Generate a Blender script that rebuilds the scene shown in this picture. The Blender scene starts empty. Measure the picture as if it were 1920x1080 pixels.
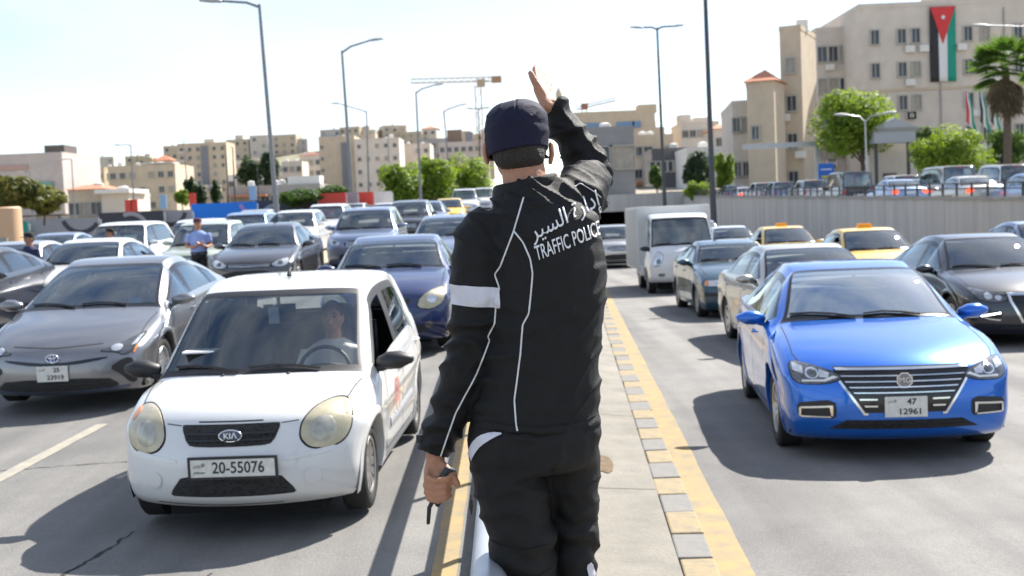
import bpy, bmesh, math, random
import numpy as np
from mathutils import Vector, Matrix, noise
from mathutils.bvhtree import BVHTree
from mathutils.geometry import delaunay_2d_cdt
random.seed(7)
SC = bpy.context.scene
COL = SC.collection
PI = math.pi
R_ = math.radians
# ------------------------------------------------------------------ camera, sky, sun, exposure
FPX = 2300.0
CAMZ = 2.0
cam = bpy.data.cameras.new('camera')
cam.sensor_width = 36.0
cam.lens = FPX * 36.0 / 1920.0
cam.clip_end = 3000.0
cam.dof.use_dof = True
cam.dof.focus_distance = 3.5
cam.dof.aperture_fstop = 6.0
camo = bpy.data.objects.new('camera', cam)
COL.objects.link(camo)
CM = Matrix.Rotation(PI / 2 - R_(3.48), 3, 'X') @ Matrix.Rotation(R_(-2.4), 3, 'Z')
camo.matrix_world = Matrix.Translation((0, 0, CAMZ)) @ CM.to_4x4()
SC.camera = camo

def at(px, py, d):
    """world point seen at photograph pixel (px, py) at forward distance d"""
    r = CM @ Vector(((px - 960) / FPX, -(py - 540) / FPX, -1.0))
    return Vector((0, 0, CAMZ)) + r * (d / r.y)

SUN_AZ = math.atan2(.66, .75)
SUN_EL = R_(44)
SV = Vector((math.sin(SUN_AZ) * math.cos(SUN_EL), math.cos(SUN_AZ) * math.cos(SUN_EL), math.sin(SUN_EL)))
wd = bpy.data.worlds.new('World')
SC.world = wd
wd.use_nodes = True
wt = wd.node_tree
for n in list(wt.nodes):
    wt.nodes.remove(n)
wo = wt.nodes.new('ShaderNodeOutputWorld')
wb = wt.nodes.new('ShaderNodeBackground')
sky = wt.nodes.new('ShaderNodeTexSky')
sky.sky_type = 'NISHITA'
sky.sun_disc = False
sky.sun_elevation = SUN_EL
sky.sun_rotation = SUN_AZ
sky.dust_density = .9
sky.altitude = 900
tc = wt.nodes.new('ShaderNodeTexCoord')
mp = wt.nodes.new('ShaderNodeMapping')
mp.inputs['Scale'].default_value = (1.6, 1.6, 5.0)
nz = wt.nodes.new('ShaderNodeTexNoise')
nz.inputs['Scale'].default_value = 2.3
nz.inputs['Detail'].default_value = 7
nz.inputs['Roughness'].default_value = .55
rp = wt.nodes.new('ShaderNodeValToRGB')
rp.color_ramp.elements[0].position = .34
rp.color_ramp.elements[1].position = .78
mx = wt.nodes.new('ShaderNodeMixRGB')
mx.inputs[2].default_value = (4.6, 4.75, 5.1, 1)
wt.links.new(tc.outputs['Generated'], mp.inputs['Vector'])
wt.links.new(mp.outputs[0], nz.inputs['Vector'])
wt.links.new(nz.outputs['Fac'], rp.inputs[0])
wt.links.new(rp.outputs[0], mx.inputs[0])
wt.links.new(sky.outputs[0], mx.inputs[1])
wt.links.new(mx.outputs[0], wb.inputs['Color'])
wb.inputs['Strength'].default_value = .11
wt.links.new(wb.outputs[0], wo.inputs[0])
sl = bpy.data.lights.new('sun', 'SUN')
sl.energy = 5.0
sl.angle = R_(.5)
sl.color = (1, .955, .88)
so = bpy.data.objects.new('sun', sl)
COL.objects.link(so)
so.rotation_euler = SV.to_track_quat('Z', 'Y').to_euler()
so.location = (20, 20, 40)
vs = SC.view_settings
vs.view_transform = 'Standard'
vs.look = 'None'
vs.gamma = 1
vs.use_curve_mapping = False
vs.exposure = 1.06
SC.cycles.max_bounces = 7
SC.cycles.transparent_max_bounces = 24
SC.cycles.caustics_reflective = False
SC.cycles.caustics_refractive = False
SC.cycles.sample_clamp_indirect = 6
SC.cycles.use_denoising = True

# ------------------------------------------------------------------ materials
MATS = {}
def mat(name, col, rough=.6, metal=0, coat=0, noise_amt=0, nscale=8, bump=0, bscale=60, spec=.5, emit=0, back=None, col2=None, sheen=0, coatr=.03, objco=True):
    if name in MATS:
        return MATS[name]
    m = bpy.data.materials.new(name)
    m.use_nodes = True
    t = m.node_tree
    b = t.nodes['Principled BSDF']
    b.inputs['Roughness'].default_value = rough
    b.inputs['Metallic'].default_value = metal
    b.inputs['Coat Weight'].default_value = coat
    b.inputs['Coat Roughness'].default_value = coatr
    b.inputs['Specular IOR Level'].default_value = spec
    if sheen:
        b.inputs['Sheen Weight'].default_value = sheen
        b.inputs['Sheen Roughness'].default_value = .4
    c4 = (*col, 1)
    b.inputs['Base Color'].default_value = c4
    src = None
    co = t.nodes.new('ShaderNodeTexCoord')
    if noise_amt or col2:
        n = t.nodes.new('ShaderNodeTexNoise')
        n.inputs['Scale'].default_value = nscale
        n.inputs['Detail'].default_value = 8
        n.inputs['Roughness'].default_value = .65
        t.links.new(co.outputs['Object'], n.inputs['Vector'])
        r = t.nodes.new('ShaderNodeValToRGB')
        k = noise_amt
        c2 = col2 if col2 else tuple(min(1, c * (1 + k)) for c in col)
        c1 = col if col2 else tuple(c * (1 - k) for c in col)
        r.color_ramp.elements[0].position = .32
        r.color_ramp.elements[1].position = .68
        r.color_ramp.elements[0].color = (*c1, 1)
        r.color_ramp.elements[1].color = (*c2, 1)
        t.links.new(n.outputs['Fac'], r.inputs[0])
        src = r.outputs[0]
    if back is not None:
        g = t.nodes.new('ShaderNodeNewGeometry')
        x = t.nodes.new('ShaderNodeMixRGB')
        x.inputs[1].default_value = c4
        if src:
            t.links.new(src, x.inputs[1])
        x.inputs[2].default_value = (*back, 1)
        t.links.new(g.outputs['Backfacing'], x.inputs[0])
        src = x.outputs[0]
    if src:
        t.links.new(src, b.inputs['Base Color'])
    if bump:
        n = t.nodes.new('ShaderNodeTexNoise')
        n.inputs['Scale'].default_value = bscale
        n.inputs['Detail'].default_value = 5
        t.links.new(co.outputs['Object'], n.inputs['Vector'])
        bp = t.nodes.new('ShaderNodeBump')
        bp.inputs['Strength'].default_value = bump
        bp.inputs['Distance'].default_value = .02
        t.links.new(n.outputs['Fac'], bp.inputs['Height'])
        t.links.new(bp.outputs[0], b.inputs['Normal'])
    if emit:
        b.inputs['Emission Color'].default_value = c4
        b.inputs['Emission Strength'].default_value = emit
    MATS[name] = m
    return m

def glass(name, tint=(.75, .8, .8), ior=1.5, rough=.0, extra=.0):
    if name in MATS:
        return MATS[name]
    m = bpy.data.materials.new(name)
    m.use_nodes = True
    t = m.node_tree
    for n in list(t.nodes):
        t.nodes.remove(n)
    o = t.nodes.new('ShaderNodeOutputMaterial')
    mx = t.nodes.new('ShaderNodeMixShader')
    tr = t.nodes.new('ShaderNodeBsdfTransparent')
    tr.inputs[0].default_value = (*tint, 1)
    gl = t.nodes.new('ShaderNodeBsdfGlossy')
    gl.inputs['Roughness'].default_value = rough
    gl.inputs['Color'].default_value = (.86, .95, 1, 1)
    f = t.nodes.new('ShaderNodeFresnel')
    f.inputs[0].default_value = ior
    a = t.nodes.new('ShaderNodeMath')
    a.operation = 'ADD'
    a.inputs[1].default_value = extra
    t.links.new(f.outputs[0], a.inputs[0])
    t.links.new(a.outputs[0], mx.inputs[0])
    t.links.new(tr.outputs[0], mx.inputs[1])
    t.links.new(gl.outputs[0], mx.inputs[2])
    t.links.new(mx.outputs[0], o.inputs[0])
    MATS[name] = m
    return m

def paint(name, col, metal=0., rough=.42):
    return mat('paint_' + name, col, rough=rough, metal=metal, coat=1, coatr=.04, back=(.05, .05, .052), noise_amt=.04, nscale=1.7)

M_RUB = mat('rubber', (.018, .018, .018), .75, noise_amt=.3, nscale=20)
M_BLK = mat('black_plastic', (.016, .016, .018), .5)
M_GLOSSBLK = mat('gloss_black', (.01, .01, .012), .12)
M_CHR = mat('chrome', (.78, .79, .8), .14, metal=1)
M_ALLOY = mat('alloy', (.55, .56, .57), .33, metal=.9, noise_amt=.12, nscale=14)
M_STEEL = mat('steel_wheel', (.32, .31, .3), .45, metal=.7, noise_amt=.2, nscale=14)
M_SEAT = mat('seat_fabric', (.045, .046, .05), .9, noise_amt=.2, nscale=30)
M_SEATL = mat('seat_fabric_light', (.3, .28, .25), .9, noise_amt=.2, nscale=30)
M_DASH = mat('dash', (.06, .06, .063), .7)
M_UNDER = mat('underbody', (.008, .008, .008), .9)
M_LINING = mat('lining', (.12, .118, .115), .9)
G_WS = glass('windshield_glass', (.78, .84, .84), 1.5, extra=.13)
G_SD = glass('side_glass', (.42, .47, .48), 1.5, extra=.12)
M_LAMP = mat('lamp_clear', (.62, .64, .66), .12, metal=.55, coat=1, noise_amt=.25, nscale=22)
M_LAMPY = mat('lamp_yellowed', (.47, .42, .29), .3, metal=.1, coat=.6, noise_amt=.2, nscale=9, coatr=.15)
M_LAMPC = mat('lamp_cloudy', (.38, .37, .31), .25, metal=.3, coat=.7, noise_amt=.25, nscale=14, coatr=.2)
M_LAMPD = mat('lamp_dark', (.12, .125, .13), .1, metal=.5, coat=1, noise_amt=.4, nscale=20)
M_ORANGE = mat('lamp_amber', (.8, .28, .06), .3, coat=1)
M_RED = mat('lamp_red', (.5, .02, .015), .25, coat=1)
M_REDON = mat('lamp_red_lit', (1, .09, .03), .3, emit=1.2)
M_LED = mat('led_lit', (1, 1, 1), .3, emit=3.0)
M_PLATE = mat('plate_white', (.68, .67, .62), .45, noise_amt=.12, nscale=26)
M_INK = mat('plate_ink', (.03, .03, .035), .6)
M_WHITE = mat('white_print', (.8, .8, .8), .5)
M_SKIN = mat('skin', (.42, .2, .115), .55, noise_amt=.12, nscale=40, bump=.12, bscale=120)
M_HAIR = mat('hair', (.034, .026, .02), .7, noise_amt=.5, nscale=160, bump=.8, bscale=220)

# ------------------------------------------------------------------ helpers
def link(name, me, parent=None, m=None, loc=None, rot=None):
    o = bpy.data.objects.new(name, me)
    COL.objects.link(o)
    if m is not None and me is not None:
        if len(me.materials) == 0:
            me.materials.append(m)
        elif me.materials[0] != m:
            o.material_slots[0].link = 'OBJECT'
            o.material_slots[0].material = m
    if parent is not None:
        o.parent = parent
    if loc is not None:
        o.location = loc
    if rot is not None:
        o.rotation_euler = rot
    return o

def tag(o, label=None, cat=None, group=None, kind=None):
    if label: o['label'] = label
    if cat: o['category'] = cat
    if group: o['group'] = group
    if kind: o['kind'] = kind
    return o

def empty(name, loc, rot=(0, 0, 0)):
    o = bpy.data.objects.new(name, None)
    o.empty_display_size = .2
    COL.objects.link(o)
    o.location = loc
    o.rotation_euler = rot
    return o

def mk(name, V, F, smooth=True, ang=35):
    me = bpy.data.meshes.new(name)
    me.from_pydata([tuple(v) for v in V], [], [tuple(f) for f in F])
    me.update()
    if smooth:
        me.polygons.foreach_set('use_smooth', [True] * len(me.polygons))
        me.set_sharp_from_angle(angle=R_(ang))
    return me

class MB:
    """collects simple solids into one mesh"""
    def __init__(s):
        s.V = []; s.F = []
    def add(s, V, F):
        n = len(s.V)
        s.V += [Vector(v) for v in V]
        s.F += [tuple(i + n for i in f) for f in F]
        return s
    def box(s, c, d, rz=0, bev=0):
        x, y, z = [k / 2 for k in d]
        P = [(-x, -y, -z), (x, -y, -z), (x, y, -z), (-x, y, -z), (-x, -y, z), (x, -y, z), (x, y, z), (-x, y, z)]
        ca, sa = math.cos(rz), math.sin(rz)
        P = [(c[0] + p[0] * ca - p[1] * sa, c[1] + p[0] * sa + p[1] * ca, c[2] + p[2]) for p in P]
        return s.add(P, [(0, 3, 2, 1), (4, 5, 6, 7), (0, 1, 5, 4), (1, 2, 6, 5), (2, 3, 7, 6), (3, 0, 4, 7)])
    def tube(s, pts, rad, seg=10, cap=True, side=None, rnd=False):
        """rad: number, list of numbers, or list of (a, b) half axes; side: reference vector for the a axis"""
        pts = [Vector(p) for p in pts]
        n = len(pts)
        rr = rad if isinstance(rad, (list, tuple)) else [rad] * n
        rr = [(r, r) if not isinstance(r, (list, tuple)) else r for r in rr]
        if rnd:   # rounded ends
            T0 = (pts[0] - pts[1]).normalized(); T1 = (pts[-1] - pts[-2]).normalized()
            a0 = min(rr[0]); a1 = min(rr[-1])
            pre = [(pts[0] + T0 * a0 * k, (rr[0][0] * f, rr[0][1] * f)) for k, f in ((.97, .25), (.8, .6), (.45, .9))]
            post = [(pts[-1] + T1 * a1 * k, (rr[-1][0] * f, rr[-1][1] * f)) for k, f in ((.45, .9), (.8, .6), (.97, .25))]
            pts = [p for p, _ in pre] + pts + [p for p, _ in post]
            rr = [r for _, r in pre] + list(rr) + [r for _, r in post]
            n = len(pts)
        base = len(s.V)
        ref = Vector(side) if side is not None else None
        prev = None
        for i in range(n):
            t = (pts[min(i + 1, n - 1)] - pts[max(i - 1, 0)]).normalized()
            if ref is not None:
                a = (ref - t * ref.dot(t)).normalized()
            elif prev is None:
                a = t.orthogonal().normalized()
            else:
                a = (prev - t * prev.dot(t)).normalized()
            prev = a
            b = t.cross(a)
            for k in range(seg):
                an = 2 * PI * k / seg
                s.V.append(pts[i] + a * (math.cos(an) * rr[i][0]) + b * (math.sin(an) * rr[i][1]))
        for i in range(n - 1):
            for k in range(seg):
                k2 = (k + 1) % seg
                s.F.append((base + i * seg + k, base + i * seg + k2, base + (i + 1) * seg + k2, base + (i + 1) * seg + k))
        if cap:
            s.F.append(tuple(base + k for k in range(seg - 1, -1, -1)))
            s.F.append(tuple(base + (n - 1) * seg + k for k in range(seg)))
        return s
    def ball(s, c, r, seg=16, rings=10):
        c = Vector(c)
        r = Vector((r, r, r)) if not hasattr(r, '__len__') else Vector(r)
        base = len(s.V)
        for i in range(1, rings):
            th = PI * i / rings
            for k in range(seg):
                ph = 2 * PI * k / seg
                s.V.append(c + Vector((r.x * math.sin(th) * math.cos(ph), r.y * math.sin(th) * math.sin(ph), r.z * math.cos(th))))
        top = len(s.V); s.V.append(c + Vector((0, 0, r.z)))
        bot = len(s.V); s.V.append(c - Vector((0, 0, r.z)))
        for i in range(rings - 2):
            for k in range(seg):
                k2 = (k + 1) % seg
                s.F.append((base + i * seg + k, base + (i + 1) * seg + k, base + (i + 1) * seg + k2, base + i * seg + k2))
        for k in range(seg):
            k2 = (k + 1) % seg
            s.F.append((top, base + k, base + k2))
            s.F.append((bot, base + (rings - 2) * seg + k2, base + (rings - 2) * seg + k))
        return s
    def lathe(s, prof, seg=24, axis='x', c=(0, 0, 0)):
        """prof: list of (offset along axis, radius)"""
        base = len(s.V)
        for a, r in prof:
            for k in range(seg):
                an = 2 * PI * k / seg
                p = (a, r * math.cos(an), r * math.sin(an)) if axis == 'x' else (r * math.cos(an), r * math.sin(an), a)
                s.V.append(Vector(p) + Vector(c))
        for i in range(len(prof) - 1):
            for k in range(seg):
                k2 = (k + 1) % seg
                s.F.append((base + i * seg + k, base + i * seg + k2, base + (i + 1) * seg + k2, base + (i + 1) * seg + k))
        return s
    def prism(s, poly, y0, y1):
        """poly in (x, z), extruded along y"""
        n = len(poly)
        P = [(x, y0, z) for x, z in poly] + [(x, y1, z) for x, z in poly]
        F = [tuple(range(n)), tuple(range(2 * n - 1, n - 1, -1))] + [(i, i + n, (i + 1) % n + n, (i + 1) % n) for i in range(n)]
        return s.add(P, F)
    def mesh(s, name, smooth=False, ang=35):
        return mk(name, s.V, s.F, smooth, ang)
    def obj(s, name, m, parent=None, smooth=False, loc=None, rot=None, ang=35):
        return link(name, s.mesh(name, smooth, ang), parent, m, loc, rot)

def fixn(me):
    bm = bmesh.new(); bm.from_mesh(me)
    bmesh.ops.recalc_face_normals(bm, faces=bm.faces)
    bm.to_mesh(me); bm.free()
    return me

def text_mesh(body, size, extrude=.0015, align='CENTER', bold=0, sx=1.0):
    c = bpy.data.curves.new('txt', 'FONT')
    c.body = body; c.size = size; c.extrude = extrude
    c.align_x = align; c.align_y = 'CENTER'; c.offset = bold
    c.resolution_u = 3
    o = bpy.data.objects.new('txt', c)
    COL.objects.link(o)
    bpy.context.view_layer.update()
    me = bpy.data.meshes.new_from_object(o.evaluated_get(bpy.context.evaluated_depsgraph_get()))
    bpy.data.objects.remove(o)
    bpy.data.curves.remove(c)
    if sx != 1:
        for v in me.vertices:
            v.co.x *= sx
    me.materials.clear()
    return me

def eval_mods(me, mods, name='m'):
    """apply modifiers [(type, dict)] to a mesh, return the new mesh"""
    o = bpy.data.objects.new('tmp', me)
    COL.objects.link(o)
    for ty, kw in mods:
        md = o.modifiers.new(ty, ty)
        for k, v in kw.items():
            setattr(md, k, v)
    bpy.context.view_layer.update()
    r = bpy.data.meshes.new_from_object(o.evaluated_get(bpy.context.evaluated_depsgraph_get()))
    bpy.data.objects.remove(o)
    r.name = name
    return r

def zl(y):   # surface of the left carriageway, climbing away from the camera
    return .024 * (y - 5) if y < 95 else 2.16 + .012 * (y - 95)
def zlx(x, y):   # its outer lanes lie a little lower further on
    s = min(1, max(0, (-x - 4.5) / 5)); t = min(1, max(0, (y - 18) / 12))
    return zl(y) - .22 * s * s * (3 - 2 * s) * t * t * (3 - 2 * t)
def zr(y):   # right carriageway, dropping towards the underpass
    return -.006 * (y - 10)
# ------------------------------------------------------------------ cars
def crs(pts, n, fr=None):
    """n+1 points evenly spaced along a Catmull-Rom curve through pts (or at the fractions fr)"""
    P = [np.array(p, float) for p in pts]
    P = [2 * P[0] - P[1]] + P + [2 * P[-1] - P[-2]]
    out = []
    for i in range(1, len(P) - 2):
        for k in range(24):
            t = k / 24
            a, b, c, d = P[i - 1], P[i], P[i + 1], P[i + 2]
            out.append(.5 * (2 * b + (c - a) * t + (2 * a - 5 * b + 4 * c - d) * t * t + (3 * b - a - 3 * c + d) * t ** 3))
    out.append(P[-2])
    out = np.array(out)
    s = np.r_[0, np.cumsum(np.linalg.norm(np.diff(out, axis=0), axis=1))]
    f = np.linspace(0, 1, n + 1) if fr is None else np.array(fr)
    return np.c_[np.interp(f * s[-1], s, out[:, 0]), np.interp(f * s[-1], s, out[:, 1])]

def Sq(q, n):
    return 1 - (max(0, 1 - q ** n)) ** (1 / n)

def lerp(a, b, t):
    return a + (b - a) * t

def sst(t):
    t = min(1, max(0, t))
    return t * t * (3 - 2 * t)

QS = [0, .2, .4, .58, .73, .85, .925, .965, 1.0]
N1, N2 = 5, 9
NF = N1 + N2

def car_shell(P, level=1):
    L, W, H = P['L'], P['W'], P['H']
    hw = W / 2
    fo, wbs, rw = P['fo'], P['wb'], P['rw']
    arches = [(fo, rw), (fo + wbs, rw)]
    b0, b1 = P['belt']
    ar = rw + P.get('gap', .05)
    def zb(y):
        return lerp(b0, b1, (y - 1.0) / (L - 1.6))
    crz = P.get('crease', .72)
    def sidew(y, z):
        pl = 1.0
        y = min(max(y, 0), L)
        if y < 1.1: pl -= P.get('tapf', .085) * (1 - y / 1.1) ** 2
        if y > L - 1.1: pl -= P.get('tapr', .07) * ((y - L + 1.1) / 1.1) ** 2
        zc = .58
        s = 1 - (.05 * ((z - zc) / .4) ** 2 if z > zc else .07 * ((zc - z) / .4) ** 2)
        x = hw * pl * s
        zc2 = crz + .03 * (y - L / 2)
        x += .010 * math.exp(-((z - zc2) / .05) ** 2) - .012 * math.exp(-((z - zc2 + .16) / .1) ** 2)
        for ya, r in arches:
            d = math.hypot(y - ya, z - r)
            x += .009 * math.exp(-((d - ar - .02) / .07) ** 2)
        return x
    wroof, wbase = P['wroof'], P.get('wbase', hw - .085)
    WF = [0, .05, .2, .4, .6, .8, .95, 1]
    segs = [crs(P['front'], NF), crs(P['hood'], 8), crs(P['wind'], 7, WF), crs(P['roof'], P.get('nroof', 9)), crs(P['rear'], 7, WF), crs(P['deck'], 4), crs(P['back'], NF)]
    prof = [segs[0][0]]; si = [0]; sf = [0.]
    idx = [0]
    for k, sg in enumerate(segs):
        for j in range(1, len(sg)):
            prof.append(sg[j]); si.append(k); sf.append(j / (len(sg) - 1))
        idx.append(len(prof) - 1)
    bw = P.get('bow', [.30, .30, .17, .12, -.08, -.12, -.16, -.17])
    dr = P.get('drop', [0, .07, .05, .04, .045, .05, .06, 0])
    sw = [.65, .65, 0, 0, 0, 0, .65, .65]
    nd = [2.6, 2.6, 3.2, 3.0, 3.0, 3.2, 2.6, 2.6]
    T = len(prof)
    E = []; rib = []
    for i in range(T):
        k, f = si[i], sf[i]
        if i == 0: k, f = 0, 0
        y, z = prof[i]
        bo, dp, s_, n_ = lerp(bw[k], bw[k + 1], f), lerp(dr[k], dr[k + 1], f), lerp(sw[k], sw[k + 1], f), lerp(nd[k], nd[k + 1], f)
        ye, ze = y + bo, z - dp
        if k in (0, 6): we = sidew(ye, ze)
        elif k == 1: we = lerp(sidew(ye, ze) - .004, wbase, sst((f - .55) / .45))
        elif k == 2: we = lerp(wbase, wroof, f ** .9)
        elif k == 3: we = wroof + P.get('rbulge', .02) * math.sin(PI * f)
        elif k == 4: we = lerp(wroof, P.get('wbase2', wbase - .02), f)
        else: we = lerp(P.get('wbase2', wbase - .02), sidew(ye, ze) - .004, sst(f * 1.6))
        row = []
        for q in QS:
            sh = s_ * Sq(q, 2.3) + (1 - s_) * q * q
            row.append(Vector((q * we, y + bo * sh, z - dp * Sq(q, n_) - .012 * q * q * (1 if k in (1, 5) else 0))))
        rib.append(row); E.append(row[-1])
    V = []; F = []; MI = []
    def av(p):
        V.append(p); return len(V) - 1
    gi = [[av(p) for p in r] for r in rib]
    for i in range(T - 1):
        k = si[i + 1]
        for q in range(len(QS) - 1):
            m = 0
            if k in (2, 4) and not (k == 4 and P.get('norear')):
                j0 = i - idx[k]; edge = q == 6 or j0 in (0, 6)
                if q <= 6: m = 3 if edge else (1 if k == 2 else 2)
            F.append((gi[i][q], gi[i + 1][q], gi[i + 1][q + 1], gi[i][q + 1])); MI.append(m)
    # side sheet
    c0, c1 = idx[1], idx[6]
    fe = [E[idx[1] - j] for j in range(NF + 1)]      # front edge from hood start down
    be = [E[idx[6] + j] for j in range(NF + 1)]      # back edge from deck end down
    y_b, y_c = P['ypil'], P['ycw']
    y_c2 = P.get('yc2', None)
    zr_ = P.get('rocker', .2)
    cols = []
    for i in range(c0, c1 + 1):
        if i == c0:
            cols.append([gi[idx[1] - j][-1] for j in range(NF + 1)]); continue
        if i == c1:
            cols.append([gi[idx[6] + j][-1] for j in range(NF + 1)]); continue
        e = E[i]
        belt = min(zb(e.y), e.z - .03)
        Hc = e.z - belt
        r1 = min(.055, .25 * Hc); r2 = r1 + min(.022, .1 * Hc); r4 = Hc - min(.035, .15 * Hc)
        zs = [e.z, e.z - r1, e.z - r2, e.z - (r2 + r4) / 2, e.z - r4, belt] + [lerp(belt, zr_, j / N2) for j in range(1, N2 + 1)]
        wf_ = 1 - sst((e.y - E[c0].y) / .75); wr_ = 1 - sst((E[c1].y - e.y) / .6)
        sh = P.get('cshear', .12) * sst((e.y - y_b) / max(.1, (E[idx[4]].y - y_b))) * (1 if e.y < E[idx[4]].y + .4 else max(0, 1 - (e.y - E[idx[4]].y - .4) / .4))
        xb = sidew(e.y + sh, belt)
        ids = [gi[i][-1]]
        for j in range(1, NF + 1):
            zu = lerp(e.z, zr_, j / NF)
            fz = fe[j].z; bz = be[j].z
            z = lerp(lerp(zs[j], lerp(zu, fz, .7), wf_), lerp(zu, bz, .7), wr_)
            y = e.y + (fe[j].y - fe[0].y) * wf_ + (be[j].y - be[0].y) * wr_
            f = min(1, j / N1)
            y += sh * min(1, max(0, (e.z - zs[j]) / max(.01, Hc)))
            xs = sidew(y, min(z, belt + .0))
            if j < N1:
                g = (e.z - zs[j]) / Hc
                x = lerp(e.x, xb - .028, g / max(.01, r4 / Hc)) + .018 * math.sin(PI * g)
                x = lerp(x, sidew(y, z), max(wf_, wr_))
            else:
                x = xs
            ids.append(av(Vector((x, y, z))))
        cols.append(ids)
    nc = len(cols)
    for c in range(nc - 1):
        i = c0 + c
        ym = (E[i].y + E[i + 1].y) / 2
        k = si[i + 1]
        HcL = E[i].z - zb(E[i].y)
        for j in range(NF):
            m = 0
            if 1 <= j <= 3 and 2 <= k <= 4 and ym < y_c:
                if HcL < .10: m = 0
                elif j == 1 or abs(ym - y_b) < P.get('pilw', .075) or (y_c2 and abs(ym - y_c2) < .06): m = 3
                else: m = 4 if ym < y_b else (5 if (not y_c2 or ym < y_c2) else 6)
            F.append((cols[c][j], cols[c][j + 1], cols[c + 1][j + 1], cols[c + 1][j])[::-1]); MI.append(m)
    # mirror
    n = len(V)
    mp = {}
    V2 = list(V)
    for i, v in enumerate(V):
        if abs(v.x) < 1e-6: mp[i] = i
        else:
            mp[i] = len(V2); V2.append(Vector((-v.x, v.y, v.z)))
    F2 = F + [tuple(mp[a] for a in f[::-1]) for f in F]
    MI2 = MI + MI
    me = bpy.data.meshes.new('cage')
    me.from_pydata([tuple(v) for v in V2], [], F2)
    for _ in range(7): me.materials.append(None)
    me.polygons.foreach_set('material_index', MI2)
    me.update()
    fixn(me)
    # outward orientation
    bm = bmesh.new(); bm.from_mesh(me)
    bm.faces.ensure_lookup_table()
    top = max(bm.faces, key=lambda f: f.calc_center_median().z)
    if top.normal.z < 0: bmesh.ops.reverse_faces(bm, faces=bm.faces)
    bm.to_mesh(me); bm.free()
    if level:
        me = eval_mods(me, [('SUBSURF', dict(levels=level, render_levels=level))])
    V = [v.co.copy() for v in me.vertices]
    Fs = [tuple(p.vertices) for p in me.polygons]
    mi = [p.material_index for p in me.polygons]
    nr = [v.normal.copy() for v in me.vertices]
    bvh = BVHTree.FromPolygons(V, Fs)
    keep = []
    for f, m in zip(Fs, mi):
        if m == 0:
            c = sum((V[a] for a in f), Vector()) / len(f)
            if abs(c.x) > hw * .55 and any(math.hypot(c.y - ya, c.z - r) < ar + .032 for ya, r in arches):
                continue
        keep.append((f, m))
    def sub(sel):
        ids = {}; vv = []; ff = []; nn = []
        for f in sel:
            t = []
            for a in f:
                if a not in ids:
                    ids[a] = len(vv); vv.append(V[a]); nn.append(nr[a])
                t.append(ids[a])
            ff.append(t)
        return vv, ff, nn
    return dict(keep=keep, V=V, sub=sub, bvh=bvh, sidew=sidew, E=E, idx=idx, zb=zb, ar=ar, arches=arches)

def shell_part(S, sel, name, nrm=True, off=0):
    v, f, nn = S['sub'](sel)
    if not f: return None
    if off: v = [a + b * off for a, b in zip(v, nn)]
    me = bpy.data.meshes.new(name)
    me.from_pydata([tuple(a) for a in v], [], f)
    me.update()
    me.polygons.foreach_set('use_smooth', [True] * len(f))
    me.normals_split_custom_set_from_vertices([tuple(a) for a in nn])
    return me

def smooth_poly(pts, n=3, closed=True):
    """round a polygon's corners (Chaikin)"""
    for _ in range(n):
        q = []
        for i in range(len(pts)):
            a, b = pts[i], pts[(i + 1) % len(pts)]
            q.append((a[0] * .78 + b[0] * .22, a[1] * .78 + b[1] * .22)); q.append((a[0] * .22 + b[0] * .78, a[1] * .22 + b[1] * .78))
        pts = q
    return pts

def inpoly(p, poly):
    c = False; x, y = p
    for i in range(len(poly)):
        x1, y1 = poly[i]; x2, y2 = poly[i - 1]
        if (y1 > y) != (y2 > y) and x < (x2 - x1) * (y - y1) / (y2 - y1) + x1: c = not c
    return c

def dens(poly, st):
    out = []
    for i in range(len(poly)):
        a = poly[i]; b = poly[(i + 1) % len(poly)]
        n = max(1, int(math.hypot(a[0] - b[0], a[1] - b[1]) / st))
        out += [(lerp(a[0], b[0], k / n), lerp(a[1], b[1], k / n)) for k in range(n)]
    return out

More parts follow.
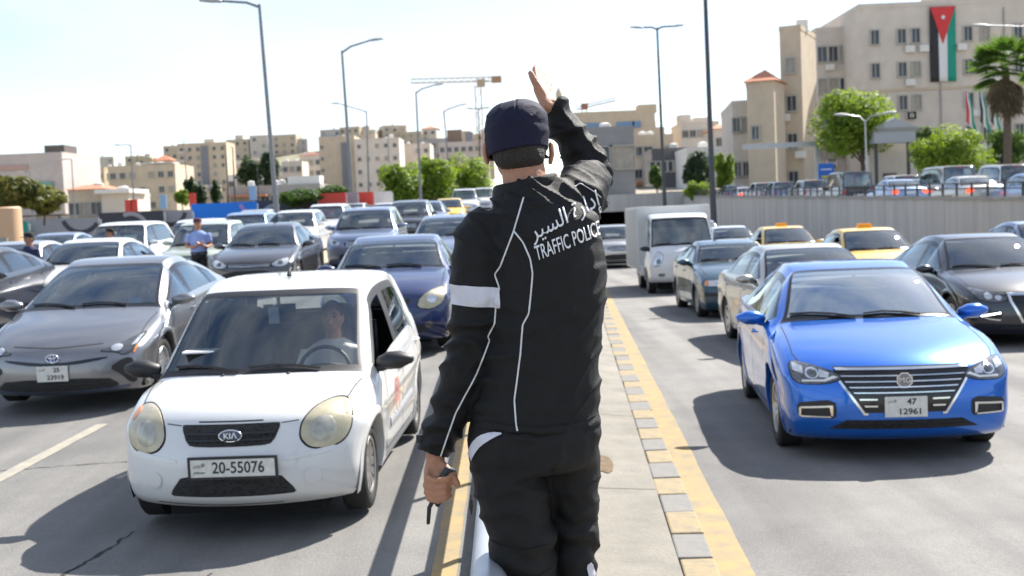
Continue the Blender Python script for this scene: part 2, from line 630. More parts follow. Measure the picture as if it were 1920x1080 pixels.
def decal(S, poly, off=.004, st=.03, rnd=2, face='front', skirt=.015, dome=0., name='patch', L=5):
    """a piece of surface with the outline poly lying on the body; face front/back: (x, z) outline, side+/-: (y, z)"""
    poly = smooth_poly(poly, rnd) if rnd else poly
    poly = dens(poly, st)
    n = len(poly)
    xs = [p[0] for p in poly]; ys = [p[1] for p in poly]
    pts = list(poly)
    a = min(xs) + st * .5
    while a < max(xs):
        b = min(ys) + st * .5
        while b < max(ys):
            if inpoly((a, b), poly) and min((a - p[0]) ** 2 + (b - p[1]) ** 2 for p in poly) > (st * .45) ** 2: pts.append((a, b))
            b += st
        a += st
    r = delaunay_2d_cdt([Vector(p) for p in pts], [(i, (i + 1) % n) for i in range(n)], [list(range(n))], 1, 1e-5)
    v2, fc = r[0], r[2]
    org = r[3]
    bvh = S['bvh']
    V = []; ok = []; lasty = None
    D = {'front': Vector((0, 1, 0)), 'back': Vector((0, -1, 0)), 'side+': Vector((-1, 0, 0)), 'side-': Vector((1, 0, 0)), 'top': Vector((0, 0, -1))}[face]
    cx, cy = (min(xs) + max(xs)) / 2, (min(ys) + max(ys)) / 2
    for p in v2:
        if face == 'front': o = Vector((p[0], -2, p[1]))
        elif face == 'back': o = Vector((p[0], L + 2, p[1]))
        elif face == 'side+': o = Vector((3, p[0], p[1]))
        elif face == 'side-': o = Vector((-3, p[0], p[1]))
        else: o = Vector((p[0], p[1], 4))
        h = bvh.ray_cast(o, D)
        if h[0] is None:
            V.append(None); continue
        nn = h[1]
        if nn.dot(D) > 0: nn = -nn
        dm = 0
        if dome:
            u = (p[0] - cx) / (max(xs) - cx); w = (p[1] - cy) / (max(ys) - cy)
            dm = dome * max(0, 1 - u * u - w * w)
        V.append(h[0] + nn * (off + dm))
    good = [i for i, v in enumerate(V) if v is not None]
    rm = {g: k for k, g in enumerate(good)}
    VV = [V[g] for g in good]
    FF = [tuple(rm[i] for i in f) for f in fc if all(i in rm for i in f)]
    if not FF: return None
    # orient
    f = FF[0]; nn = (VV[f[1]] - VV[f[0]]).cross(VV[f[2]] - VV[f[0]])
    if nn.dot(D) > 0: FF = [f[::-1] for f in FF]
    # skirt
    ec = {}
    for f in FF:
        for i in range(len(f)):
            e = (f[i], f[(i + 1) % len(f)]); ec[e] = 1
    bd = [e for e in ec if (e[1], e[0]) not in ec]
    back = {}
    for a, b in bd:
        for q in (a, b):
            if q not in back:
                back[q] = len(VV); VV.append(VV[q] + D * (skirt + off))
        FF.append((b, a, back[a], back[b]))
    return mk(name, VV, FF, True, 40)

def strip(S, pts, w=.007, off=.0015, face='side+', L=5):
    """dark shut-line ribbon along a polyline laid on the body"""
    bvh = S['bvh']
    P = []
    for i in range(len(pts) - 1):
        a, b = pts[i], pts[i + 1]
        n = max(1, int(math.hypot(a[0] - b[0], a[1] - b[1]) / .06))
        P += [(lerp(a[0], b[0], k / n), lerp(a[1], b[1], k / n)) for k in range(n)]
    P.append(pts[-1])
    V = []; F = []
    D = {'front': Vector((0, 1, 0)), 'side+': Vector((-1, 0, 0)), 'side-': Vector((1, 0, 0)), 'top': Vector((0, 0, -1))}[face]
    for i, p in enumerate(P):
        q = P[min(i + 1, len(P) - 1)]; o = P[max(i - 1, 0)]
        tx, ty = q[0] - o[0], q[1] - o[1]; l = math.hypot(tx, ty) or 1
        for s in (-1, 1):
            u, v = p[0] - ty / l * w / 2 * s, p[1] + tx / l * w / 2 * s
            oo = Vector((u, -2, v)) if face == 'front' else (Vector((3, u, v)) if face == 'side+' else (Vector((-3, u, v)) if face == 'side-' else Vector((u, v, 4))))
            h = bvh.ray_cast(oo, D)
            if h[0] is None: V.append(None)
            else: V.append(h[0] - D * off)
    VV = []; rm = {}
    for i, v in enumerate(V):
        if v is not None: rm[i] = len(VV); VV.append(v)
    for i in range(len(P) - 1):
        f = (2 * i, 2 * i + 1, 2 * i + 3, 2 * i + 2)
        if all(k in rm for k in f) and (VV[rm[f[0]]] - VV[rm[f[3]]]).length < .2: F.append(tuple(rm[k] for k in f))
    return VV, F

def wheel_mesh(r, style, w=.2):
    t = MB()
    ri = r * .66
    t.lathe([(-w * .42, ri), (-w * .5, ri + .02), (-w * .52, r - .05), (-w * .46, r - .012), (-w * .38, r), (w * .38, r), (w * .46, r - .012), (w * .52, r - .05), (w * .5, ri + .02), (w * .42, ri)], 32)
    tm = fixn(t.mesh('tyre', True))
    tm.materials.append(M_RUB)
    a = MB()
    a.lathe([(w * .43, ri + .004), (w * .47, ri - .002), (w * .45, ri - .022), (w * .2, ri - .03), (-w * .4, ri - .03)], 32)
    n, hw_ = {'steel': (12, .022), 'five': (5, .05), 'ten': (10, .022), 'multi': (16, .012)}[style]
    for k in range(n):
        an = 2 * PI * k / n
        ca, sa = math.cos(an), math.sin(an)
        P = []
        for (rr, x, h) in ((.035, w * .30, hw_ * .8), (ri * .55, w * .40, hw_), (ri - .012, w * .42, hw_ * 1.25)):
            for s in (-1, 1):
                P.append((x, rr * ca - s * h * sa, rr * sa + s * h * ca))
                P.append((x - .03, rr * ca - s * h * sa, rr * sa + s * h * ca))
        a.add(P, [(0, 2, 6, 4), (4, 6, 10, 8), (0, 4, 5, 1), (4, 8, 9, 5), (2, 3, 7, 6), (6, 7, 11, 10)])
    a.lathe([(w * .33, .0), (w * .36, .03), (w * .33, .055), (w * .2, .06)], 16)
    am = fixn(a.mesh('wheel', True))
    am.materials.append(M_STEEL if style == 'steel' else M_ALLOY)
    d = MB(); d.lathe([(w * .12, 0.001), (w * .12, ri - .028)], 24)
    dm = d.mesh('brake_disc', False); dm.materials.append(M_UNDER)
    return am, tm, dm

def seat_mesh(w=.5):
    b = MB()
    b.tube([(0, -.02, .30), (0, -.03, .42)], [(w * .48, .24), (w * .45, .23)], 14, side=(1, 0, 0), rnd=True)
    b.tube([(0, .2, .36), (0, .26, .6), (0, .34, .9), (0, .37, .98)], [(w * .46, .06), (w * .48, .075), (w * .42, .06), (w * .3, .04)], 14, side=(1, 0, 0), rnd=True)
    b.tube([(0, .385, 1.04), (0, .40, 1.17)], [(.125, .045), (.11, .04)], 12, side=(1, 0, 0), rnd=True)
    b.tube([(.05, .375, .95), (.05, .39, 1.08)], .008, 6); b.tube([(-.05, .375, .95), (-.05, .39, 1.08)], .008, 6)
    return b.mesh('seat', True, 60)

def mirror_mesh(s=1):
    b = MB()
    b.tube([(.0, .03, .0), (.07 * s, .0, .01), (.10 * s, -.005, .03)], [.02, .022, .03], 8)
    b.tube([(.075 * s, .02, .055), (.12 * s, .0, .062), (.2 * s, .0, .066), (.255 * s, .02, .066)], [(.045, .05), (.062, .075), (.062, .072), (.035, .045)], 14, side=(0, 0, 1), rnd=True)
    return fixn(b.mesh('mirror', True, 60))

CARP = {}   # prototypes

def car_proto(key, P, level=1, detail=2):
    """builds all meshes of one kind of car; returns a list of part records"""
    S = car_shell(P, level)
    L, W = P['L'], P['W']; hw = W / 2
    fo = P['fo']
    R = []          # (name, mesh, material or 'paint', location, rotation, parent index, mirrored scale)
    def rec(name, me, m, loc=(0, 0, 0), rot=(0, 0, 0), par=None, scl=None):
        if me is None: return None
        if len(me.materials) == 0: me.materials.append(m if m != 'paint' else None)
        R.append((name, me, m, loc, rot, par, scl)); return len(R) - 1
    k = S['keep']
    rec('body', shell_part(S, [f for f, m in k if m == 0], 'body'), 'paint')
    rec('window_trim', shell_part(S, [f for f, m in k if m == 3], 'window_trim', off=.001), M_GLOSSBLK if P.get('glosstrim', 1) else M_BLK)
    rec('windshield', shell_part(S, [f for f, m in k if m == 1], 'windshield'), P.get('wsglass', G_WS))
    rec('rear_window', shell_part(S, [f for f, m in k if m == 2], 'rear_window'), P.get('sdglass', G_SD))
    V = S['V']
    opened = P.get('open', ())
    for mm in (4, 5, 6):
        for s in (1, -1):
            if (mm, s) in opened: continue
            rec('side_window', shell_part(S, [f for f, m in k if m == mm and V[f[0]].x * s > 0], 'side_window'), P.get('sdglass', G_SD))
    # wheels and arch lips
    am, tm, dm = wheel_mesh(P['rw'], P.get('wheel', 'five'), P.get('tw', .2))
    lipm = 'paint' if not P.get('cladding') else M_BLK
    ar = S['ar']
    for s in (1, -1):
        for ya, r in S['arches']:
            xw = S['sidew'](ya, r) - P.get('tw', .2) * .5 - .008
            i = rec('wheel', am, None, (s * xw, ya, r), (0, 0, 0 if s > 0 else PI))
            rec('tyre', tm, None, par=i)
            if detail > 1: rec('brake_disc', dm, None, par=i)
            # lip
            lv = []; lf = []
            th0, th1 = -math.asin(min(.95, (r - P.get('rocker', .2) - .0) / (ar + .05))), PI + math.asin(min(.95, (r - P.get('rocker', .2)) / (ar + .05)))
            n = 30
            for a in range(n + 1):
                th = lerp(th0, th1, a / n)
                for rr, dx in ((ar + .055, -.002), (ar + .047, .002), (ar + .008, .0035), (ar, .0), (ar, -.16)):
                    y, z = ya + rr * math.cos(th), r + rr * math.sin(th)
                    lv.append(Vector((s * (S['sidew'](y, z) + dx), y, z)))
            for a in range(n):
                for b in range(4):
                    f = (a * 5 + b, a * 5 + b + 1, (a + 1) * 5 + b + 1, (a + 1) * 5 + b)
                    lf.append(f if s < 0 else f[::-1])
            rec('fender_lip', fixn(mk('fender_lip', lv, lf, True, 40)), lipm)
    # underside, wheel wells and floor
    u = MB()
    zr_ = P.get('rocker', .2)
    u.box((0, L / 2, zr_ + .10), (W - .5, L - .7, .14))
    for ya0, ya1 in ((.35, fo - ar - .03), (fo + ar + .05, fo + P['wb'] - ar - .05), (fo + P['wb'] + ar + .03, L - .3)):
        if ya1 - ya0 > .05: u.box((0, (ya0 + ya1) / 2, zr_ + .095), (W - .16, ya1 - ya0, .15))
    for ya, r in S['arches']:
        u.box((0, ya, r + .1), (W - .62, ar * 2.1, .6))
    zc_ = P['hood'][-1][1] - .17
    u.box((0, P['hood'][-1][0] + .02, (zc_ + .3) / 2), (W - .34, .08, zc_ - .3))
    rec('underbody', u.mesh('underbody'), M_UNDER)
    # shut lines
    if detail:
        def addl(a, face):
            v, f = strip(S, a, .008 if detail > 1 else .012, face=face)
            if f: rec('panel_gap', mk('panel_gap', v, f, False), M_UNDER)
        zb = S['zb']
        ya = fo + ar + .12; yb = P['ypil'] + .02; yc = fo + P['wb'] - .03
        for sd in ('side+', 'side-'):
            addl([(ya + .06, zb(ya) - .02), (ya, zb(ya) - .25), (ya + .02, .32), (ya + .12, .27), (yb, .27)], sd)
            addl([(yb, zb(yb)), (yb - .01, .27)], sd)
            addl([(yb, .27), (yc - ar - .02, .27), (yc - ar + .02, .45), (yc - .12, zb(yc) - .25), (yc + .02, zb(yc) - .02)], sd)
        wc = P.get('wbase', hw - .085)
        if P['hood'][-1][0] > .5:
            for s in (1, -1):
                addl([(s * (hw - .17), .34), (s * (hw - .135), .5), (s * (wc - .035), P['hood'][-1][0] + .05)], 'top')
        if P.get('hoodline'):
            for s in (1, -1):
                addl([(s * x, z) for x, z in P['hoodline']], 'front')
        for yh in (yb - .16, yc - .1):
            for s in (1, -1):
                zz = zb(yh) - .1
                h = MB()
                x = S['sidew'](yh, zz)
                h.tube([(s * (x - .01), yh - .09, zz), (s * (x + .022), yh - .06, zz), (s * (x + .022), yh + .06, zz), (s * (x - .01), yh + .09, zz)], .011, 8)
                rec('door_handle', h.mesh('door_handle', True), P.get('handle', 'paint'))
    # mirrors
    ym = P['wind'][0][0] + P.get('mirr', .42)
    for s in (1, -1):
        zz = S['zb'](ym) + .02
        rec('mirror', mirror_mesh(s), P.get('mirrorm', 'paint'), (s * (S['sidew'](ym, zz) - .06), ym, zz))
    # front and rear details
    for d in P['decals']:
        nm, poly, m = d[0], d[1], d[2]
        kw = d[3] if len(d) > 3 else {}
        kw = dict(kw)
        both = kw.pop('both', False)
        subs = kw.pop('subs', [])
        for s in ((1, -1) if both else (1,)):
            pl = [(s * a, b) for a, b in poly]
            i = rec(nm, decal(S, pl, name=nm, L=L, **kw), m)
            if i is None: continue
            if nm == 'headlight' and detail:
                cx_ = sum(a for a, b in pl) / len(pl); cz_ = sum(b for a, b in pl) / len(pl)
                gk = [(cx_ + (a - cx_) * 1.045 + math.copysign(.003, a - cx_), cz_ + (b - cz_) * 1.05 + math.copysign(.003, b - cz_)) for a, b in pl]
                kg = dict(kw); kg['off'] = .0015; kg.pop('dome', None)
                rec('lamp_gasket', decal(S, gk, name='lamp_gasket', L=L, **kg), M_UNDER, par=i)
            for sb in subs:
                kw2 = dict(sb[3]) if len(sb) > 3 else {}
                b2 = kw2.pop('both', False)
                for s2 in ((1, -1) if b2 else (1,)):
                    rec(sb[0], decal(S, [(s * s2 * a, b) for a, b in sb[1]], name=sb[0], L=L, **kw2), sb[2], par=i)
    # interior
    cy = P['wind'][0][0]
    if detail:
        sm = seat_mesh()
        zs = P.get('seatz', -.02)
        ys = P.get('seaty', P['ypil'] - .42)
        for s in (1, -1):
            rec('seat', sm, P.get('seatm', M_SEAT), (s * (hw * .42), ys, zs))
        b = MB()
        b.tube([(-hw * .62, ys + .95, .4 + zs), (hw * .62, ys + .95, .4 + zs)], [(.2, .1)] * 2, 10, side=(0, 1, 0))
        b.tube([(-hw * .6, ys + 1.2, .72 + zs), (hw * .6, ys + 1.2, .72 + zs)], [(.07, .28)] * 2, 10, side=(0, 1, 0))
        rec('rear_seat', b.mesh('rear_seat', True, 60), P.get('seatm', M_SEAT))
        b = MB()
        zd = P['wind'][0][1] - .06
        b.tube([(-hw * .84, cy + .38, zd - .12), (0, cy + .30, zd - .1), (hw * .84, cy + .38, zd - .12)], [(.34, .13)] * 3, 12, side=(0, 1, 0))
        b.tube([(hw * .42, cy + .55, zd - .01), (hw * .42, cy + .72, zd - .02)], [(.2, .05), (.17, .04)], 10, side=(1, 0, 0))
        rec('dashboard', b.mesh('dashboard', True, 60), P.get('dashm', M_DASH))
        b = MB()
        cw = Vector((hw * .42, ys - .22, zd - .03))
        ring = [cw + Vector((.185 * math.cos(a), .06 * math.sin(a) , .175 * math.sin(a))) for a in [2 * PI * i / 20 for i in range(21)]]
        b.tube(ring, .015, 8)
        b.tube([cw + Vector((-.17, 0, 0)), cw + Vector((.17, 0, 0))], .018, 6)
        b.tube([cw, cw + Vector((0, -.25, -.08))], .035, 8)
        rec('steering_wheel', b.mesh('steering_wheel', True, 60), M_BLK)
        b = MB()
        zt = P['roof'][0][1]
        b.box((0, P['roof'][0][0] + .02, zt - .13), (.23, .03, .065))
        b.box((0, P['roof'][0][0] + .0, zt - .08), (.02, .02, .08))
        rec('rear_view_mirror', b.mesh('rear_view_mirror'), M_BLK)
        b = MB()
        b.box((0, (P['roof'][0][0] + P['roof'][-1][0]) / 2 + .02, zt - .045), (P['wroof'] * 1.5, P['roof'][-1][0] - P['roof'][0][0] - .12, .015))
        rec('headliner', b.mesh('headliner'), M_LINING)
        # wipers on the glass
        for x0, x1 in ((-.12, -.62 * hw / .85), (.42, -.05)):
            b = MB()
            pts = []
            for t in (0, .33, .66, 1):
                x = lerp(x0, x1, t); z = P['wind'][0][1] + .012 + .035 * math.sin(t * 2.4)
                h = S['bvh'].ray_cast(Vector((x, -2, z)), Vector((0, 1, 0)))
                if h[0] is not None: pts.append(h[0] + Vector((0, -.016, .008)))
            if len(pts) > 1: b.tube(pts, .009, 6)
            if b.V: rec('wiper', b.mesh('wiper', True), M_BLK)
    CARP[key] = (R, P, S)

def place_car(key, name, X, Y, yaw, pm, label, cat='car', group=None, road='l', z=None, skip=(), over={}):
    R, P, S = CARP[key]
    zz = z if z is not None else (zlx(X, Y + 1.2) if road == 'l' else zr(Y + 1.2))
    sl_ = .024 if road == 'l' else (-.006 if road == 'r' else 0)
    root = empty(name, (X, Y, zz))
    root.rotation_euler = (sl_, 0, yaw)
    tag(root, label, cat, group)
    fo = P['fo']
    objs = []
    for (nm, me, m, loc, rot, par, scl) in R:
        if nm in skip:
            objs.append(None); continue
        mm = over.get(nm, pm if m == 'paint' else None)
        if par is not None:
            if objs[par] is None: objs.append(None); continue
            o = link(nm, me, objs[par])
            if loc != (0, 0, 0): o.location = loc
        else:
            o = link(nm, me, root, None, (loc[0], loc[1] - fo, loc[2]), rot)
        if mm is not None:
            o.material_slots[0].link = 'OBJECT'
            o.material_slots[0].material = mm
        objs.append(o)
    return root

def add_plate(root, key, lines, size, x, z, w=.3, h=.16, tilt=.0, frame=False, small=None, yoff=0.):
    """number plate on the nose of a placed car: lines [(text, size, dz)]"""
    R, P, S = CARP[key]
    ys = []
    for dx in (-w / 2, 0, w / 2):
        for dz in (-h / 2, h / 2):
            hh = S['bvh'].ray_cast(Vector((x + dx, -2, z + dz)), Vector((0, 1, 0)))
            if hh[0] is not None: ys.append(hh[0].y)
    y = (min(ys) if ys else 0) - .018 - P['fo'] + yoff
    b = MB()
    b.box((0, 0, 0), (w, .012, h))
    pl = link('number_plate', fixn(eval_mods(b.mesh('plate'), [('BEVEL', dict(width=.004, segments=2))], 'number_plate')), root, M_PLATE, (x, y, z), (tilt, 0, 0))
    if frame:
        f = MB()
        t = .014
        f.box((0, .002, h / 2 + t / 2), (w + 2 * t, .02, t)); f.box((0, .002, -h / 2 - t / 2), (w + 2 * t, .02, t))
        f.box((w / 2 + t / 2, .002, 0), (t, .02, h)); f.box((-w / 2 - t / 2, .002, 0), (t, .02, h))
        f.obj('plate_frame', M_BLK, pl)
    for tx, sz, dx, dz, sx in lines:
        me = text_mesh(tx, sz, .001, sx=sx, bold=.0012 if sz > .05 else 0)
        link('plate_text', me, pl, M_INK, (dx, -.0075, dz), (PI / 2, 0, 0))
    return pl
# ------------------------------------------------------------------ car kinds
def ell(cx, cz, a, b, n=18, rot=0):
    return [(cx + a * math.cos(2 * PI * i / n) * math.cos(rot) - b * math.sin(2 * PI * i / n) * math.sin(rot), cz + a * math.cos(2 * PI * i / n) * math.sin(rot) + b * math.sin(2 * PI * i / n) * math.cos(rot)) for i in range(n)]

M_MESH = mat('grille_mesh', (.012, .012, .013), .55, noise_amt=.5, nscale=90, bump=1.0, bscale=130)
def mesh_mat():
    t = M_MESH.node_tree
    b = t.nodes['Principled BSDF']
    co = t.nodes.new('ShaderNodeTexCoord')
    v = t.nodes.new('ShaderNodeTexVoronoi'); v.inputs['Scale'].default_value = 38
    mp = t.nodes.new('ShaderNodeMapping'); mp.inputs['Scale'].default_value = (1, .01, 1.7)
    t.links.new(co.outputs['Object'], mp.inputs[0]); t.links.new(mp.outputs[0], v.inputs['Vector'])
    r = t.nodes.new('ShaderNodeValToRGB')
    r.color_ramp.elements[0].position = .25; r.color_ramp.elements[0].color = (.004, .004, .004, 1)
    r.color_ramp.elements[1].position = .5; r.color_ramp.elements[1].color = (.03, .03, .03, 1)
    t.links.new(v.outputs['Distance'], r.inputs[0]); t.links.new(r.outputs[0], b.inputs['Base Color'])
mesh_mat()

# small tall hatchback
P_HATCH = dict(L=3.54, W=1.6, H=1.48, fo=.70, wb=2.37, rw=.285, wheel='steel', tw=.17, gap=.05,
    front=[(.10, .19), (.03, .25), (.0, .38), (.015, .52), (.06, .64), (.10, .72)],
    hood=[(.10, .72), (.17, .775), (.36, .84), (.58, .885), (.74, .905)],
    wind=[(.74, .905), (1.0, 1.095), (1.3, 1.295), (1.48, 1.395)],
    roof=[(1.48, 1.395), (1.72, 1.455), (2.2, 1.475), (2.7, 1.455), (3.1, 1.41)],
    rear=[(3.1, 1.41), (3.22, 1.28), (3.36, 1.06)], deck=[(3.36, 1.06), (3.40, 1.0), (3.44, .94)],
    back=[(3.44, .94), (3.49, .8), (3.53, .58), (3.54, .42), (3.50, .3), (3.44, .22)],
    belt=(.835, .93), wbase=.735, wroof=.585, ypil=1.98, ycw=3.0, yc2=None, cshear=.05, rocker=.19, crease=.66, glosstrim=0, mirrorm=M_BLK, handle='paint',
    bow=[.34, .36, .20, .13, -.07, -.10, -.14, -.16], drop=[0, .085, .06, .045, .05, .05, .06, 0], tapf=.10, mirr=.33, seatz=.04, open=((4, 1),), wsglass=glass('windshield_clear', (.86, .9, .9), 1.5, extra=.07), sdglass=glass('side_glass_clear', (.72, .77, .77), 1.5, extra=.06),
    hoodline=[(0, .716), (.2, .716)],
    decals=[
        ('headlight', [(.42, .605), (.43, .69), (.49, .76), (.58, .79), (.655, .78), (.70, .725), (.705, .635), (.67, .56), (.585, .525), (.475, .54)], M_LAMPY, dict(both=True, st=.018, rnd=2, off=.006, dome=.012,
            subs=[('lamp_bowl', ell(.55, .64, .078, .078), M_LAMPC, dict(off=.014, st=.02, rnd=0, dome=.012)), ('turn_signal', [(.64, .75), (.675, .775), (.70, .725), (.675, .69)], M_ORANGE, dict(off=.012, st=.015, rnd=1))])),
        ('grille', [(-.27, .70), (.27, .70), (.31, .695), (.265, .585), (.2, .572), (-.2, .572), (-.265, .585), (-.31, .695)], M_MESH, dict(st=.03, rnd=1, off=.004,
            subs=[('grille_bar', [(-.28, .652), (.28, .652), (.275, .638), (-.275, .638)], M_BLK, dict(off=.012, rnd=0)), ('grille_bar', [(-.265, .612), (.265, .612), (.26, .602), (-.26, .602)], M_BLK, dict(off=.012, rnd=0))])),
        ('lower_grille', [(-.29, .415), (.29, .415), (.395, .285), (.36, .268), (-.36, .268), (-.395, .285)], M_MESH, dict(st=.03, rnd=1, off=.003)),
        ('bumper_strip', [(.33, .475), (.60, .50), (.63, .53), (.6, .535), (.34, .50)], 'paint', dict(both=True, st=.025, rnd=1, off=.008)),
        ('fog_lamp_cover', ell(.49, .37, .05, .052), 'paint', dict(both=True, st=.02, rnd=0, off=.009)),
        ('hood_seam', [(.31, .697), (.41, .705), (.41, .70), (.31, .692)], M_UNDER, dict(both=True, st=.02, rnd=0, off=.0015, skirt=0)),
        ('bumper_crack', [(-.5, .222), (-.1, .208), (.3, .213), (.3, .207), (-.1, .2), (-.5, .215)], M_UNDER, dict(st=.03, rnd=0, off=.0015, skirt=0)),
        ('tail_light', [(.52, .9), (.60, .9), (.62, .66), (.53, .66)], M_RED, dict(both=True, face='back', st=.03, rnd=1, off=.005)),
    ])

# wedge-shaped hybrid liftback
P_LIFT = dict(L=4.54, W=1.76, H=1.47, fo=.95, wb=2.70, rw=.315, wheel='multi', gap=.05,
    front=[(.12, .17), (.03, .22), (.0, .34), (.01, .48), (.04, .58), (.08, .64)],
    hood=[(.08, .64), (.2, .71), (.5, .82), (.85, .90), (1.05, .95)],
    wind=[(1.05, .95), (1.4, 1.13), (1.75, 1.285), (1.98, 1.36)],
    roof=[(1.98, 1.36), (2.2, 1.41), (2.5, 1.425), (2.9, 1.405), (3.25, 1.35)],
    rear=[(3.25, 1.35), (3.7, 1.24), (4.2, 1.08)], deck=[(4.2, 1.08), (4.36, 1.05), (4.45, 1.03)],
    back=[(4.45, 1.03), (4.50, .9), (4.54, .66), (4.54, .45), (4.5, .32), (4.44, .24)],
    belt=(.88, 1.0), wroof=.57, ypil=2.28, ycw=3.62, yc2=3.22, cshear=.14, rocker=.18, crease=.70, bow=[.36, .38, .2, .14, -.08, -.12, -.2, -.2], tapf=.12, mirr=.38,
    hoodline=[(0, .645), (.45, .665)],
    decals=[
        ('headlight', [(.42, .60), (.60, .645), (.77, .735), (.785, .70), (.74, .62), (.70, .555), (.64, .545), (.6, .575)], M_LAMPD, dict(both=True, st=.02, rnd=1, off=.005,
            subs=[('lamp_bowl', ell(.585, .615, .05, .03), M_LAMP, dict(off=.012, st=.02, rnd=0)), ('side_lamp', [(.70, .62), (.75, .70), (.775, .715), (.745, .63)], M_LAMP, dict(off=.012, st=.02, rnd=0)), ('side_marker', [(.72, .56), (.745, .62), (.755, .62), (.735, .55)], M_ORANGE, dict(off=.013, st=.015, rnd=0))])),
        ('upper_grille', [(-.52, .545), (0, .50), (.52, .545), (.5, .52), (.2, .478), (-.2, .478), (-.5, .52)], M_GLOSSBLK, dict(st=.03, rnd=1, off=.003)),
        ('lower_grille', [(-.5, .345), (.5, .345), (.62, .25), (.5, .225), (-.5, .225), (-.62, .25)], M_MESH, dict(st=.03, rnd=1, off=.003, subs=[('grille_bar', [(-.5, .30), (.5, .30), (.5, .285), (-.5, .285)], M_BLK, dict(off=.012, rnd=0)), ])),
        ('bumper_duct', [(.52, .43), (.66, .52), (.735, .50), (.76, .27), (.70, .25), (.62, .36)], M_BLK, dict(both=True, st=.025, rnd=1, off=.003)),
        ('spoiler_lip', [(-.66, .205), (0, .19), (.66, .205), (.7, .235), (.64, .235), (0, .212), (-.64, .235), (-.7, .235)], mat('lip_blue', (.07, .09, .15), .35, coat=1), dict(st=.03, rnd=1, off=.006)),
        ('tail_light', [(.66, .98), (.78, .95), (.78, .6), (.72, .6)], M_RED, dict(both=True, face='back', st=.03, rnd=1, off=.005)),
    ])

def sedan(L=4.6, W=1.82, H=1.47, fo=.93, wb=2.68, hood=.0, fast=0., **kw):
    """three-box saloon; hood raises the bonnet, fast stretches the rear window"""
    k = L / 4.6
    P = dict(L=L, W=W, H=H, fo=fo, wb=wb, rw=.32, wheel='five', gap=.05,
        front=[(.12, .18), (.04, .23), (.0, .36), (.005, .52), (.03, .64), (.08, .725 + hood)],
        hood=[(.08, .725 + hood), (.22, .80 + hood), (.5, .88 + hood), (.9, .95 + hood), (1.25 * k, 1.0 + hood * .6)],
        wind=[(1.25 * k, 1.0 + hood * .6), (1.52 * k, 1.18), (1.8 * k, 1.34), (1.98 * k, H - .06)],
        roof=[(1.98 * k, H - .06), (2.25 * k, H - .012), (2.6 * k, H), (3.0 * k, H - .025), (3.35 * k, H - .08)],
        rear=[(3.35 * k, H - .08), (3.65 * k, 1.25), ((3.92 + fast) * k, 1.09)], deck=[((3.92 + fast) * k, 1.09), (4.25 * k, 1.075), (4.5 * k, 1.05)],
        back=[(4.5 * k, 1.05), (4.57 * k, .92), (L, .68), (L - .01, .45), (L - .05, .32), (L - .12, .24)],
        belt=(.90 + hood * .5, .98), wroof=.57, ypil=2.38 * k, ycw=3.55 * k, yc2=None, cshear=.14, rocker=.19, decals=[])
    P.update(kw)
    return P

def slats(x0, x1, zs, w=.012, m=M_CHR, off=.012, taper=0):
    return [('grille_bar', [(-x0 + taper * i, z), (x0 - taper * i, z), (x0 - taper * i - .01, z - w), (-x0 + taper * i + .01, z - w)], m, dict(off=off, rnd=0, st=.04)) for i, z in enumerate(zs)]

TAILS = ('tail_light', [(.50, .98), (.74, .97), (.78, .80), (.55, .80)], M_RED, dict(both=True, face='back', st=.04, rnd=1, off=.005))
